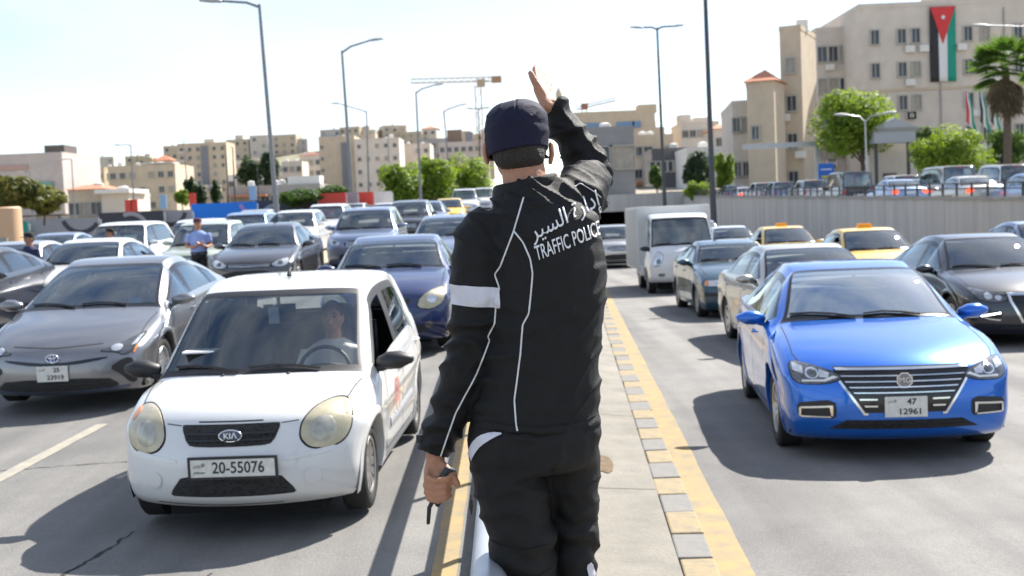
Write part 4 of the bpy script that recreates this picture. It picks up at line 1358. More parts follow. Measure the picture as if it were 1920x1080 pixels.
def bldg(label, px0, px1, pyt, d, dep, m, rows=3, cols=4, ww=1.2, wh=1.4, yaw=0., zb_=None, fl=3.3, top=1.2, skip=.0, side=0, cat='building', name='building', pybase=None, ac=0, u0=None, du=None, extra=None, seed=1):
    rr = random.Random(seed)
    a = at(px0, pyt, d); c = at(px1, pyt, d)
    w = (c.x - a.x) / max(.2, math.cos(yaw))
    z0 = zb_ if zb_ is not None else (at((px0 + px1) / 2, pybase, d).z if pybase else zter(a.x, d) - .3)
    h = (a.z + c.z) / 2 - z0
    root = empty(name, (a.x, d, z0), (0, 0, yaw))
    tag(root, label, cat)
    b = MB(); b.box((w / 2, dep / 2, h / 2), (w, dep, h)); b.obj('wall', m, root)
    b = MB()
    for cc, dd in (((w / 2, .12, h + .2), (w + .1, .3, .45)), ((w / 2, dep - .12, h + .2), (w + .1, .3, .45)), ((.12, dep / 2, h + .2), (.3, dep - .3, .45)), ((w - .12, dep / 2, h + .2), (.3, dep - .3, .45))): b.box(cc, dd)
    b.obj('parapet', m, root)
    wm = win_mesh(ww, wh)
    if rows and cols:
        du_ = du or w / cols; u0_ = u0 if u0 is not None else du_ / 2
        for r in range(rows):
            for c_ in range(cols):
                if rr.random() < skip: continue
                z = h - top - wh / 2 - r * fl
                if z < 1: continue
                link('window', wm if rr.random() > .3 else win_mesh(ww, wh, True), root, None, (u0_ + c_ * du_, 0, z))
                if ac and rr.random() < ac: link('air_conditioner', ACM, root, None, (u0_ + c_ * du_ + rr.choice((-.6, .7)), 0, z - wh / 2 - .6))
        if side:
            nn = max(1, int(dep / 4))
            for sgn in ((1,) if side == 1 else (-1,)):
                for r in range(rows):
                    for c_ in range(nn):
                        z = h - top - wh / 2 - r * fl
                        if z < 1: continue
                        link('window', wm, root, None, (w if sgn > 0 else 0, (c_ + .5) * dep / nn, z), (0, 0, PI / 2 * sgn))
    for k in range(rr.randint(0, 3)): tank(root, w * rr.uniform(.15, .85), dep * rr.uniform(.3, .7), h + .1)
    return root, w, h, z0

def hip(root, x0, x1, y0, y1, z, hh, m=M_TILE, ov=.5):
    x0 -= ov; x1 += ov; y0 -= ov; y1 += ov
    cx, cy = (x0 + x1) / 2, (y0 + y1) / 2
    r = max(0, (x1 - x0) - (y1 - y0)) / 2
    V = [(x0, y0, z), (x1, y0, z), (x1, y1, z), (x0, y1, z), (cx - r, cy, z + hh), (cx + r, cy, z + hh)]
    o = link('roof', mk('roof', V, [(0, 1, 5, 4), (1, 2, 5), (2, 3, 4, 5), (3, 0, 4), (3, 2, 1, 0)], False), root, m)
    return o
def rbox(root, name, c, d, m):
    b = MB(); b.box(c, d); return b.obj(name, m, root)
def tank(root, x, y, z):
    b = MB(); b.lathe([(0, .01), (0, .55), (1.1, .55), (1.25, .2), (1.25, .01)], 12, 'z', (x, y, z)); b.obj('water_tank', M_WPL, root)

# left skyline
r, w, h, z = bldg('wide grey-brown blank building behind the trees at the left edge', -60, 116, 292, 270, 25, M_ST5, 0, 0, pybase=405)
rbox(r, 'roof_block', (w - 2.3, 6, h + .9), (4.4, 8, 2.4), mat('roof_dark', (.12, .1, .09), .8))
rbox(r, 'glass_front', (w - 5.0, -.3, h - 8.6), (5.6, .5, 5.2), M_GREENG)
rbox(r, 'sign_board', (w - 12, -.15, h - 2.6), (9, .2, 1.1), mat('faded_sign', (.45, .3, .26), .7))
r, w, h, z = bldg('small blue-grey building beside the blank grey-brown one', 122, 156, 311, 400, 15, mat('stone_blue', (.25, .29, .36), .8), 4, 3, pybase=395)
r, w, h, z = bldg('yellow stone house between the blue-grey building and the canopied one', 151, 199, 318, 330, 12, M_ST3, 3, 3, pybase=395, yaw=-.25, side=1)
r, w, h, z = bldg('three-storey stone building with white roof canopy on the left skyline', 202, 328, 313, 270, 16, M_ST1, 4, 7, 1.1, 1.2, pybase=400, skip=.15, seed=3)
rbox(r, 'roof_canopy', (w * .72, 3, h + .75), (w * .5, 5, .25), M_WPL)
for k in range(4): rbox(r, 'canopy_post', (w * (.5 + .15 * k), 1, h + .35), (.15, .15, .7), M_WPL)
hip(r, w * .6, w * .85, 5, 9, h + 1.5, 1.3)
rbox(r, 'balcony', (w * .45, -.6, h - 6.6), (2.6, 1.2, 1.0), M_ST4)
tank(r, 1.5, 4, h + .3)
r, w, h, z = bldg('low stone house with orange-tiled roof behind the grey hoarding', 128, 190, 362, 150, 9, M_ST1, 1, 3, pybase=408)
hip(r, 0, w, 0, 9, h + .45, .9)
r, w, h, z = bldg('low cream annex with white roof in front of the canopied building', 190, 240, 368, 148, 9, M_ST2, 1, 3, pybase=408)
rbox(r, 'roof_slab', (w / 2, 3, h + .6), (w + 1, 8, .5), M_WPL)
r, w, h, z = bldg('tall beige apartment tower on the left skyline', 332, 424, 270, 440, 14, M_ST1, 9, 6, 1.0, 1.2, fl=3.0, pybase=400, skip=.1, seed=5)
rbox(r, 'stair_shaft', (w * .55, -.25, h / 2 - .3), (2.4, .5, h - .8), mat('shaft_grey', (.2, .2, .22), .6))
for k in range(8): rbox(r, 'balcony', (w * .10, -.5, h - 2.8 - 3 * k), (3.0, 1.0, .9), M_ST2)
rbox(r, 'roof_room', (w * .62, 5, h + 1.0), (3.6, 5, 1.7), M_ST2)
r, w, h, z = bldg('low white building right of the apartment tower', 426, 500, 330, 300, 12, M_WPL, 2, 5, pybase=402, seed=6)
r, w, h, z = bldg('pale grey low building above the blue hoarding with orange canopy', 430, 600, 352, 190, 10, M_ST4, 1, 9, 1.2, 1.1, pybase=402, seed=7)
rbox(r, 'canopy', (w * .22, -1.2, h - 1.1), (w * .42, 2.2, .3), M_TILE)
rbox(r, 'roof_room', (w * .8, 4, h + .9), (5, 4, 1.6), M_WPL)
r, w, h, z = bldg('cream stone house left of the red-roofed one', 528, 566, 305, 360, 12, M_ST2, 3, 3, pybase=398)
r, w, h, z = bldg('pale house with dark red hipped roof on the middle skyline', 562, 602, 293, 380, 12, M_ST2, 3, 3, pybase=398)
hip(r, 0, w, 0, 12, h + .4, 1.2, mat('roof_dark_red', (.28, .10, .08), .8))
r, w, h, z = bldg('large beige block with blank front behind the lamp posts', 597, 664, 258, 340, 18, M_ST1, 0, 0, pybase=398)
rbox(r, 'stair_shaft', (w * .72, -.2, h / 2 - .5), (1.9, .4, h - 2), mat('shaft_grey', (.2, .2, .22), .6))
rbox(r, 'roof_edge', (w * .3, .2, h + .55), (w * .5, .5, .25), M_BLUEG)
for k in range(5): link('window', win_mesh(.7, .8), r, None, (w * .08, 0, h - 2.5 - 3.2 * k))
r, w, h, z = bldg('cream apartment block with small square windows behind the lamp posts', 664, 748, 262, 330, 16, M_ST2, 5, 5, .8, .9, fl=3.4, pybase=395, skip=.2, seed=8)
rbox(r, 'roof_room', (w * .3, 4, h + 1), (4, 5, 1.8), M_ST1); tank(r, w * .8, 4, h + .3)
r, w, h, z = bldg('pale stone apartment block with few windows left of the green trees', 745, 806, 272, 350, 16, M_ST2, 4, 4, .9, 1.0, fl=3.6, pybase=390, skip=.35, seed=9)
r, w, h, z = bldg('grey long building on the skyline above the green trees', 785, 850, 262, 400, 14, M_ST4, 4, 6, pybase=385, seed=10)
r, w, h, z = bldg('stone block with dark rooftop cube above the green trees', 822, 915, 268, 380, 16, M_ST5, 3, 7, pybase=385, seed=11)
rbox(r, 'roof_cube', (w * .32, 6, h + 2.3), (4.6, 5, 4.2), mat('roof_brown', (.2, .15, .11), .8))
rbox(r, 'cube_face', (w * .62, 6, h + 1.8), (2.4, 4, 3.4), mat('shaft_grey', (.2, .2, .22), .6))

# rows of small houses on the far slopes
hr = random.Random(21)
ORD = ['first', 'second', 'third', 'fourth', 'fifth', 'sixth', 'seventh', 'eighth', 'ninth', 'tenth', 'eleventh', 'twelfth', 'thirteenth', 'fourteenth', 'fifteenth', 'sixteenth', 'seventeenth', 'eighteenth', 'nineteenth', 'twentieth', 'twenty-first', 'twenty-second', 'twenty-third', 'twenty-fourth', 'twenty-fifth', 'twenty-sixth', 'twenty-seventh', 'twenty-eighth', 'twenty-ninth', 'thirtieth']
def zhill(x, y):
    c = math.exp(-((x + 60) / 130) ** 2)
    return 6 + (21 + 13 * c) * sst((y - 420) / 240) + 1.5 * noise.noise(Vector((x * .02, y * .02, 0)))
hill = sheet('hill', [-520 + 30 * i for i in range(17)], [415 + 25 * i for i in range(15)], lambda x, y, i: zhill(x, y) if y > 420 else 5, M_HILL)
def small_house(px, d_, hh, wpx, m, lab, grp, zb_=None, seed=1):
    x = at(px, 400, d_).x
    z0 = zb_ if zb_ is not None else zhill(x, d_) - 1.5
    w = wpx * d_ / FPX
    rr = random.Random(seed)
    root = empty('house', (x, d_, z0), (0, 0, rr.uniform(-.35, .35))); tag(root, lab, 'house', grp)
    rbox(root, 'wall', (w / 2, 5, hh / 2), (w, 10, hh), m)
    n = max(2, int(w / 3.4)); rows = int((hh - 1.5) / 3.2)
    for r_ in range(rows):
        for c_ in range(n):
            if rr.random() < .75: link('window', win_mesh(1.3, 1.4, rr.random() < .35), root, None, (w * (c_ + .5) / n, 0, hh - 2.1 - 3.2 * r_))
    k = rr.random()
    if k < .45: rbox(root, 'roof_room', (w * rr.uniform(.3, .7), 4, hh + 1.1), (w * .35, 4, 2.2), M_ST2)
    elif k < .65: hip(root, 0, w, 0, 10, hh, 1.6)
    if rr.random() < .6: tank(root, w * rr.uniform(.2, .8), 2, hh)
for row, (d_, nm) in enumerate(((432, 'lower'), (520, 'middle'), (615, 'upper'))):
    for i in range(23):
        px = -15 + 41 * i + hr.uniform(-10, 10)
        small_house(px, d_, hr.uniform(8, 13.5), hr.uniform(26, 46), hr.choice((M_ST1, M_ST2, M_ST2, M_ST3, M_ST5, M_ST1)), 'stone house in the %s row on the far hillside, %s from the left' % (nm, ORD[i]), 'houses on the far hillside', seed=300 + row * 40 + i)
for i in range(9):
    small_house(1180 + 21 * i + hr.uniform(-6, 6), hr.uniform(380, 460), hr.uniform(14, 24), hr.uniform(18, 34), hr.choice((M_ST1, M_ST2, M_ST3)), 'far stone house right of the officer, %s from the left of its row' % ORD[i], 'houses beyond the underpass', zb_=7, seed=500 + i)

# skyline right of the officer
r, w, h, z = bldg('plain grey concrete block right of the raised arm', 1100, 1188, 246, 112, 14, mat('render_grey', (.27, .27, .275), .9, noise_amt=.08, nscale=.3), 3, 2, 2.2, 2.0, fl=4.2, top=1.4, pybase=385, seed=12)
r, w, h, z = bldg('long beige building with blue window bands under the far crane', 1075, 1228, 212, 230, 16, M_ST1, 0, 0, pybase=380)
for u, wd_ in ((.12, .2), (.52, .22), (.72, .1)): rbox(r, 'window_band', (w * u + w * wd_ / 2, -.1, h - 2.3), (w * wd_, .3, 1.2), M_BLUEG)
rbox(r, 'roof_room', (w * .93, 5, h + .8), (3.5, 5, 1.6), M_ST1)
rbox(r, 'cornice', (w * .35, -.4, h - 4.0), (w * .75, .9, .5), M_WPL)
r, w, h, z = bldg('cream stepped apartment house between the grey block and the lamp post', 1186, 1262, 258, 165, 14, M_ST1, 5, 4, 1.0, 1.1, fl=3.0, pybase=385, skip=.2, seed=13)
rbox(r, 'awning', (w * .25, -.9, 3.0), (w * .45, 1.6, .4), M_TILE)
r, w, h, z = bldg('dark glass-fronted building behind the tall lamp post', 1222, 1290, 284, 150, 12, mat('dark_clad', (.07, .075, .085), .35, coat=.5), 2, 6, 1.2, 1.2, pybase=380)
r, w, h, z = bldg('pale stone twin-topped apartment block left of the thick pole', 1277, 1348, 232, 230, 14, M_ST2, 5, 5, 1.0, 1.2, pybase=372, seed=14)
rbox(r, 'roof_room', (w * .15, 4, h + 1), (2.2, 4, 1.9), M_ST2); rbox(r, 'roof_room', (w * .6, 4, h + .7), (3, 4, 1.2), M_ST2)
r, w, h, z = bldg('low white building with blue glass strip behind the dark green tree', 1288, 1372, 282, 140, 10, M_WPL, 0, 0, pybase=375)
rbox(r, 'window_band', (w * .5, -.1, h - 1.3), (w * .8, .3, 1.3), M_BLUEG)
r, w, h, z = bldg('pale house with red tiled roof right of the thick pole', 1340, 1376, 245, 205, 12, M_ST2, 3, 2, pybase=370)
hip(r, 0, w, 0, 12, h + .4, 1.1)
# stone buildings on the right
r, w, h, z = bldg('narrow beige stone wing left of the tile-roofed tower', 1373, 1402, 197, 112, 14, M_ST2, 4, 2, .7, 1.2, fl=4.0, yaw=-.1, pybase=365)
r, w, h, z = bldg('beige stone stair tower with orange tiled hip roof', 1399, 1446, 163, 108, 4.6, M_ST1, 0, 0, yaw=-.42, pybase=365)
hip(r, 0, w, 0, 4.6, h + .45, 1.2, ov=.3)
for k in range(2): link('window', win_mesh(.6, 1.1), r, None, (w * .3, 0, h - 4 - 5 * k))
r, w, h, z = bldg('tall stone wing with sunlit side left of the flag building', 1461, 1497, 58, 112, 7.5, M_ST1, 4, 1, .8, 1.3, fl=3.4, top=2.5, yaw=-.42, pybase=360, ac=.6, seed=15)
r, w, h, z = bldg('receding stone wing joining the flag building', 1530, 1612, 58, 128, 16, M_ST2, 4, 4, .9, 1.5, fl=3.3, top=1.6, pybase=350, ac=.5, seed=16)
big, bw_, bh_, bz = bldg('big pale stone building carrying a hanging striped flag', 1610, 2080, 6, 122, 18, M_ST2, 5, 0, pybase=345)
sx_ = 122 / FPX
for row in range(4):
    for u, in ((1640,), (1690,), (1716,), (1813,), (1845,), (1906,), (1960,), (2010,)):
        zz = bh_ - 2.9 - row * 3.25
        link('window', win_mesh(.75, 1.35, random.random() < .25), big, None, ((u - 1612) * sx_, 0, zz))
        if random.random() < .5: link('air_conditioner', ACM, big, None, ((u - 1612) * sx_ + random.choice((-.7, .7)), 0, zz - 1.3))
rbox(big, 'roof_room', (14.5, 8, bh_ + 1.2), (9, 7, 2.4), M_ST5)
rbox(big, 'string_course', (bw_ / 2, -.06, bh_ - 8.1), (bw_, .14, .22), M_ST1)
for u in (1760, 1880): rbox(big, 'drain_pipe', ((u - 1612) * sx_, -.1, bh_ / 2), (.1, .12, bh_ - 1), M_ST4)
# hanging national flag
fx0, fx1 = (1741 - 1612) * sx_, (1789 - 1612) * sx_
fl_ = empty('flag', big.matrix_basis @ Vector(((fx0 + fx1) / 2, -.25, bh_ - 7.5)))
tag(fl_, 'huge black white and green flag with red triangle hanging on the building', 'flag')
fw, fh = fx1 - fx0, 7.3
M_FB = mat('flag_black', (.03, .03, .035), .8); M_FW = mat('flag_white', (.7, .7, .7), .8); M_FG = mat('flag_green', (.01, .28, .2), .8); M_FR = mat('flag_red', (.62, .05, .055), .8)
def wav(name, poly_rows, m, y):
    V = []; F = []
    n = len(poly_rows)
    for z, xa, xb in poly_rows:
        for k in range(7):
            x = lerp(xa, xb, k / 6)
            V.append((x, y + .05 * math.sin(x * 5 + z * .6), z))
    for i in range(n - 1):
        for k in range(6): F.append((i * 7 + k, (i + 1) * 7 + k, (i + 1) * 7 + k + 1, i * 7 + k + 1))
    me = mk(name, V, F, True)
    me = eval_mods(me, [('SOLIDIFY', dict(thickness=.02))], name)
    return link(name, me, fl_, m)
zs_ = [fh - fh * k / 12 for k in range(13)]
for i, m in enumerate((M_FB, M_FW, M_FG)):
    wav('stripe', [(z, -fw / 2 + fw * i / 3, -fw / 2 + fw * (i + 1) / 3) for z in zs_], m, 0)
tri = wav('triangle', [(fh - k * .3, -fw / 2 * (1 - k / 12), fw / 2 * (1 - k / 12)) for k in range(13)], M_FR, -.08)
sp = []
for k in range(14):
    a = 2 * PI * k / 14; rr_ = .26 if k % 2 == 0 else .13
    sp.append((rr_ * math.cos(a), fh - 1.05 + rr_ * math.sin(a)))
b = MB(); b.prism(sp, -.22, -.18); b.obj('star', M_FW, fl_)
# ------------------------------------------------------------------ vegetation
def leafmat(name, c, c2):
    m = mat(name, c, .6, col2=c2, nscale=1.1)
    b = m.node_tree.nodes['Principled BSDF']
    t = m.node_tree
    tr = t.nodes.new('ShaderNodeBsdfTranslucent')
    src = b.inputs['Base Color'].links[0].from_socket
    br = t.nodes.new('ShaderNodeMixRGB'); br.blend_type = 'MULTIPLY'; br.inputs[0].default_value = 1; br.inputs[2].default_value = (1.6, 1.55, .75, 1)
    t.links.new(src, br.inputs[1]); t.links.new(br.outputs[0], tr.inputs['Color'])
    ms = t.nodes.new('ShaderNodeMixShader'); ms.inputs[0].default_value = .5
    out = [n for n in t.nodes if n.type == 'OUTPUT_MATERIAL'][0]
    t.links.new(b.outputs[0], ms.inputs[1]); t.links.new(tr.outputs[0], ms.inputs[2]); t.links.new(ms.outputs[0], out.inputs[0])
    return m
M_LF1 = leafmat('leaf_bright', (.11, .19, .022), (.25, .33, .04))
M_LF2 = leafmat('leaf_mid', (.04, .09, .02), (.10, .17, .035))
M_LF3 = leafmat('leaf_dark', (.02, .045, .02), (.05, .085, .03))
M_LF4 = leafmat('leaf_olive', (.07, .10, .025), (.22, .19, .04))
M_BARK = mat('bark', (.12, .09, .065), .9, noise_amt=.35, nscale=9)
def tree(label, px, py_base, py_top, half_px, d, m, name='tree', zbase=None, n=3000, leaf=.22, flat=.8, trunk=.35, group=None, clumps=16, seed=1, ltop=1.0):
    rr = random.Random(seed)
    base = at(px, py_base, d)
    H = at(px, py_top, d).z - base.z
    Rx = half_px * d / FPX
    root = empty(name, base)
    tag(root, label, 'tree' if name != 'bush' else 'bush', group)
    tz = H * trunk
    b = MB()
    b.tube([(0, 0, -.3), (.05, 0, tz * .6), (0, .05, tz), (.1, 0, H * .7)], [.06 * H * .5, .05 * H * .5, .04 * H * .5, .02], 8)
    cz = (tz + H) / 2
    cl = []
    for k in range(clumps):
        while True:
            p = Vector((rr.uniform(-1, 1), rr.uniform(-1, 1), rr.uniform(-1, 1)))
            if .25 < p.length < .85: break
        c = Vector((p.x * Rx, p.y * Rx * .8, cz + p.z * (H - tz) / 2 * .95))
        cl.append((c, rr.uniform(.34, .58)))
        if k % 3 == 0: b.tube([(0, 0, tz * .8), c * .5 + Vector((0, 0, tz * .45)), c], [.025 * H * .4, .015 * H * .4, .006 * H * .4], 6)
    b.obj('trunk', M_BARK, root, True)
    V = []; F = []
    n = int(n * 1.9)
    for i in range(n):
        c, f = cl[i % len(cl)]
        while True:
            p = Vector((rr.gauss(0, 1), rr.gauss(0, 1), rr.gauss(0, 1)))
            if p.length > .1: break
        p = p.normalized() * rr.uniform(.3, 1) ** .5
        q = c + Vector((p.x * Rx * f, p.y * Rx * f, p.z * (H - tz) * .5 * f * flat * 1.2))
        nrm = (p + Vector((rr.uniform(-.7, .7), rr.uniform(-.7, .7), rr.uniform(-.2, .9)))).normalized()
        a = nrm.orthogonal().normalized(); a.rotate(Matrix.Rotation(rr.uniform(0, 6.28), 3, nrm)); e = nrm.cross(a)
        s = leaf * rr.uniform(.6, 1.35)
        k = len(V)
        V += [q - a * s * .5, q + e * s * .3, q + a * s * .5, q - e * s * .3]
        F.append((k, k + 1, k + 2, k + 3))
    link('crown', mk('crown', V, F, False), root, m)
    return root
tree('olive-brown leafy tree at the left edge behind the grey hoarding', 30, 412, 318, 62, 52, M_LF4, n=3500, seed=2, trunk=.2)
tree('lower green-brown tree beside the one at the left edge', 82, 410, 340, 40, 54, M_LF4, n=2500, seed=3, trunk=.15)
tree('slim dark cypress left of the apartment tower foot', 358, 388, 326, 9, 165, M_LF3, n=900, seed=4, trunk=.05, leaf=.5)
tree('second slim dark cypress in front of the apartment tower', 376, 390, 345, 12, 160, M_LF3, n=900, seed=5, trunk=.05, leaf=.5)
tree('dark cypress at the right of the apartment tower foot', 406, 388, 328, 9, 165, M_LF3, n=900, seed=6, trunk=.05, leaf=.5)
tree('small bright green street tree left of the blue hoarding', 342, 400, 354, 13, 95, M_LF1, n=900, seed=7, leaf=.25, trunk=.35)
tree('dark pine clump on the skyline left of the tall lamp post', 470, 360, 294, 20, 240, M_LF3, n=1500, seed=8, leaf=.7, trunk=.1)
tree('taller dark pine on the skyline behind the tall lamp post', 505, 360, 287, 17, 240, M_LF3, n=1400, seed=9, leaf=.7, trunk=.1)
tree('flat spreading olive tree in front of the dark hoarding', 565, 405, 352, 42, 62, M_LF2, n=2200, seed=10, leaf=.17, trunk=.4)
tree('green shrub tree behind the red hoarding', 622, 395, 346, 30, 90, M_LF2, n=1500, seed=11, leaf=.22, trunk=.3)
tree('bright green tree left of the second lamp post', 752, 396, 300, 42, 105, M_LF1, n=3400, seed=12, leaf=.3, trunk=.05, clumps=24)
tree('tall bright green tree between the lamp posts', 806, 394, 290, 48, 108, M_LF1, n=3800, seed=13, leaf=.3, trunk=.05, clumps=24)
tree('bright green tree just left of the officer', 868, 392, 286, 50, 112, M_LF1, n=3800, seed=14, leaf=.3, trunk=.05, clumps=24)
tree('dark green rounded tree left of the thick pole', 1305, 372, 290, 28, 98, M_LF3, n=2600, seed=15, leaf=.28, trunk=.1)
tree('light green bush below the dark tree by the thick pole', 1305, 376, 335, 24, 90, M_LF1, name='bush', n=1500, seed=16, leaf=.22, trunk=.05)
tree('green tree right of the thick pole against the beige wing', 1358, 372, 282, 20, 100, M_LF1, n=1800, seed=17, leaf=.28, trunk=.15)
tree('small palm-like green tree beside the grey block', 1232, 378, 312, 12, 105, M_LF2, n=900, seed=18, leaf=.28, trunk=.4)
tree('large bright green broad-leaved tree in front of the stone building', 1618, 345, 158, 78, 84, M_LF1, n=7000, seed=19, leaf=.26, trunk=.26, clumps=26)
tree('big light green bush right of the pedimented gate', 1785, 338, 236, 66, 78, M_LF1, name='bush', n=5500, seed=20, leaf=.2, trunk=.05, clumps=22)
tree('round dark bush behind the light green one', 1742, 335, 228, 26, 90, M_LF2, name='bush', n=1800, seed=21, leaf=.24, trunk=.1)
tree('green bush under the palm at the right edge', 1885, 330, 238, 34, 84, M_LF2, name='bush', n=2500, seed=22, leaf=.22, trunk=.1)
# fan palm
def palm(label, px, pyb, pyt, d, seed=1):
    rr = random.Random(seed)
    base = at(px, pyb, d); top = at(px, pyt, d)
    h = top.z - base.z
    root = empty('palm_tree', base); tag(root, label, 'palm')
    b = MB(); b.tube([(0, 0, -.3), (.05, 0, h * .5), (0, 0, h)], [.26, .22, .2], 10); b.obj('trunk', M_BARK, root, True)
    for nm, m, cnt in (('frond', M_LF2, 46), ('dead_frond', mat('dead_frond', (.16, .12, .07), .9, noise_amt=.3, nscale=5), 26)):
        for i in range(cnt):
            az = rr.uniform(0, 6.28)
            el = rr.uniform(-.5, 1.25) if nm == 'frond' else rr.uniform(-1.45, -.9)
            dirv = Vector((math.cos(az) * math.cos(el), math.sin(az) * math.cos(el), math.sin(el)))
            o = Vector((0, 0, h - (0 if nm == 'frond' else rr.uniform(0, 1.4))))
            e = o + dirv * (1.15 if nm == 'frond' else .6)
            sd = dirv.cross(Vector((0, 0, 1)))
            sd = sd.normalized() if sd.length > .05 else Vector((1, 0, 0))
            up = sd.cross(dirv)
            V = [o + sd * .02, o - sd * .02, e - sd * .02, e + sd * .02]; F = [(0, 1, 2, 3)]
            R = rr.uniform(1.0, 1.4)
            for k in range(13):
                a = lerp(-1.25, 1.25, k / 12)
                t = e + (dirv * math.cos(a) + sd * math.sin(a)) * R - Vector((0, 0, .25 * abs(math.sin(a)) + .12))
                q = (dirv * math.cos(a + 1.57) + sd * math.sin(a + 1.57)) * .075
                n = len(V); m1 = e.lerp(t, .55) + up * .06
                V += [e, m1 + q, t, m1 - q]; F.append((n, n + 1, n + 2, n + 3))
            link(nm, mk(nm, V, F, False), root, m)
palm('tall fan palm with dead skirt at the right edge', 1889, 330, 128, 72, 3)

# ------------------------------------------------------------------ lamp posts, gantry, signs
M_POLE = mat('pole_grey', (.23, .23, .235), .5, metal=.4, noise_amt=.1, nscale=3)
M_POLED = mat('pole_dark', (.07, .07, .075), .5, metal=.3)
def lamp(label, xb, yb, xt, yt, d, r=.09, arms=((1, 1.5),), m=M_POLE, group=None, head=True, lift=.5, zoff=.8):
    b0 = at(xb, yb, d); t0 = at(xt, yt, d)
    root = empty('street_lamp', (b0.x, b0.y, b0.z - zoff)); tag(root, label, 'street lamp', group)
    tv = t0 - Vector(root.location)
    b = MB(); b.tube([(0, 0, 0), (0, 0, .35), tv * .25, tv], [r * .95, r * .9, r * .68, r * .42], 10); b.obj('pole', m, root, True)
    for sgn, ln in arms:
        e = tv + Vector((sgn * ln, 0, lift * abs(ln) / 1.6))
        b = MB(); b.tube([tv - Vector((0, 0, .1)), tv + Vector((sgn * ln * .3, 0, lift * .4)), e], [r * .42, r * .38, r * .34], 8); b.obj('arm', m, root, True)
        if head:
            b = MB(); b.tube([e - Vector((sgn * .1, 0, .02)), e + Vector((sgn * .25, 0, .02)), e + Vector((sgn * .62, 0, .04))], [(.10, .06), (.16, .08), (.09, .05)], 10, side=(0, 1, 0), rnd=True); b.obj('lamp_head', M_GALV, root, True)
    return root
lamp('tall leaning grey lamp post among the white cars, arm pointing left', 522, 425, 486, 8, 45, .13, ((-1, 1.5),), lift=.2)
lamp('grey lamp post in front of the red hoarding, arm pointing right', 662, 392, 641, 95, 66, .14, ((1, 1.6),), lift=.5)
lamp('grey lamp post by the green trees, arm pointing right', 789, 372, 780, 172, 96, .14, ((1, 1.5),))
lamp('more distant grey lamp post just left of the officer', 846, 366, 832, 208, 128, .15, ((1, 1.8),))
lamp('thin lamp post right of the red hoarding with long left arm', 692, 388, 687, 208, 112, .13, ((-1, 2.5),))
lamp('distant double-headed lamp post above the cream apartment block', 730, 330, 727, 241, 170, .12, ((-1, .6), (1, .6)), lift=0)
lamp('dark slim lamp post under the tower crane', 902, 360, 897, 203, 118, .12, ((-1, .5), (1, .5)), M_POLED, lift=0)
lamp('lamp post with square left arm over the canopied building', 252, 402, 245, 271, 125, .13, ((-1, 1.1),), lift=0)
lamp('shorter lamp post with square left arm near the blank building', 141, 412, 134, 298, 140, .13, ((-1, .9),), lift=0)
lamp('faint lamp post behind the left-edge trees', 62, 415, 56, 322, 150, .12, ((-1, .9),), lift=0)
lamp('dark pole at the right side of the apartment tower', 430, 400, 423, 272, 128, .13, ((-1, .3),), M_POLED, lift=0, head=False)
lamp('second dark pole right beside the apartment tower pole', 442, 402, 436, 276, 124, .13, ((-1, .2),), M_POLED, lift=0, head=False)
lamp('thin pole carrying a dark box above the blue hoarding', 485, 402, 483, 314, 100, .07, ((1, .15),), M_POLED, lift=0, head=False)
lamp('distant double-headed lamp in front of the apartment tower', 350, 330, 344, 264, 180, .12, ((-1, .5), (1, .5)), lift=0)
lamp('tall dark lamp post with two arms right of the raised arm', 1246, 372, 1232, 52, 76, .15, ((-1, 1.0), (1, 1.0)), M_POLED, lift=.1)
lamp('thick dark pole rising out of frame beside the truck', 1339, 430, 1318, -120, 58, .2, ((1, 1.5),), M_POLED, zoff=1.2)
lamp('lamp post with two curved arms in front of the bright green tree', 1626, 345, 1622, 225, 70, .09, ((-1, 1.1), (1, 1.1)), M_GALV, lift=.5)
lamp('lamp post at the right edge with arm over the flag building', 1975, 345, 1960, 50, 62, .1, ((-1, 3.0),), M_GALV, lift=.1)
# sign gantry on the upper road
g0 = at(1540, 352, 86)
g = empty('sign_gantry', (g0.x, g0.y, upz(86))); tag(g, 'grey steel gantry arm over the upper road', 'gantry')
b = MB(); b.box((-.2, 0, 1.9), (.35, .35, 4.4)); b.obj('post', M_GALV, g)
b = MB(); b.box((-2.6, 0, 4.25), (5.6, .3, .35)); b.obj('beam', M_GALV, g)
s0 = at(1549, 321, 80)
g = empty('road_sign', (s0.x, s0.y, upz(80))); tag(g, 'small blue road sign with yellow patch by the upper road', 'sign')
b = MB(); b.box((0, 0, s0.z - upz(80)), (1.0, .06, 1.0)); b.obj('panel', mat('sign_blue', (.01, .12, .5), .5), g)
b = MB(); b.box((0, -.04, s0.z - upz(80) - .36), (.62, .03, .16)); b.obj('patch', mat('sign_yellow', (.6, .5, .05), .6), g)
b = MB(); b.box((0, -.04, s0.z - upz(80) + .12), (.7, .03, .06)); b.obj('lettering', M_WHITE, g)
b = MB(); b.tube([(0, .06, -.1), (0, .06, s0.z - upz(80))], .05, 8); b.obj('post', M_GALV, g)
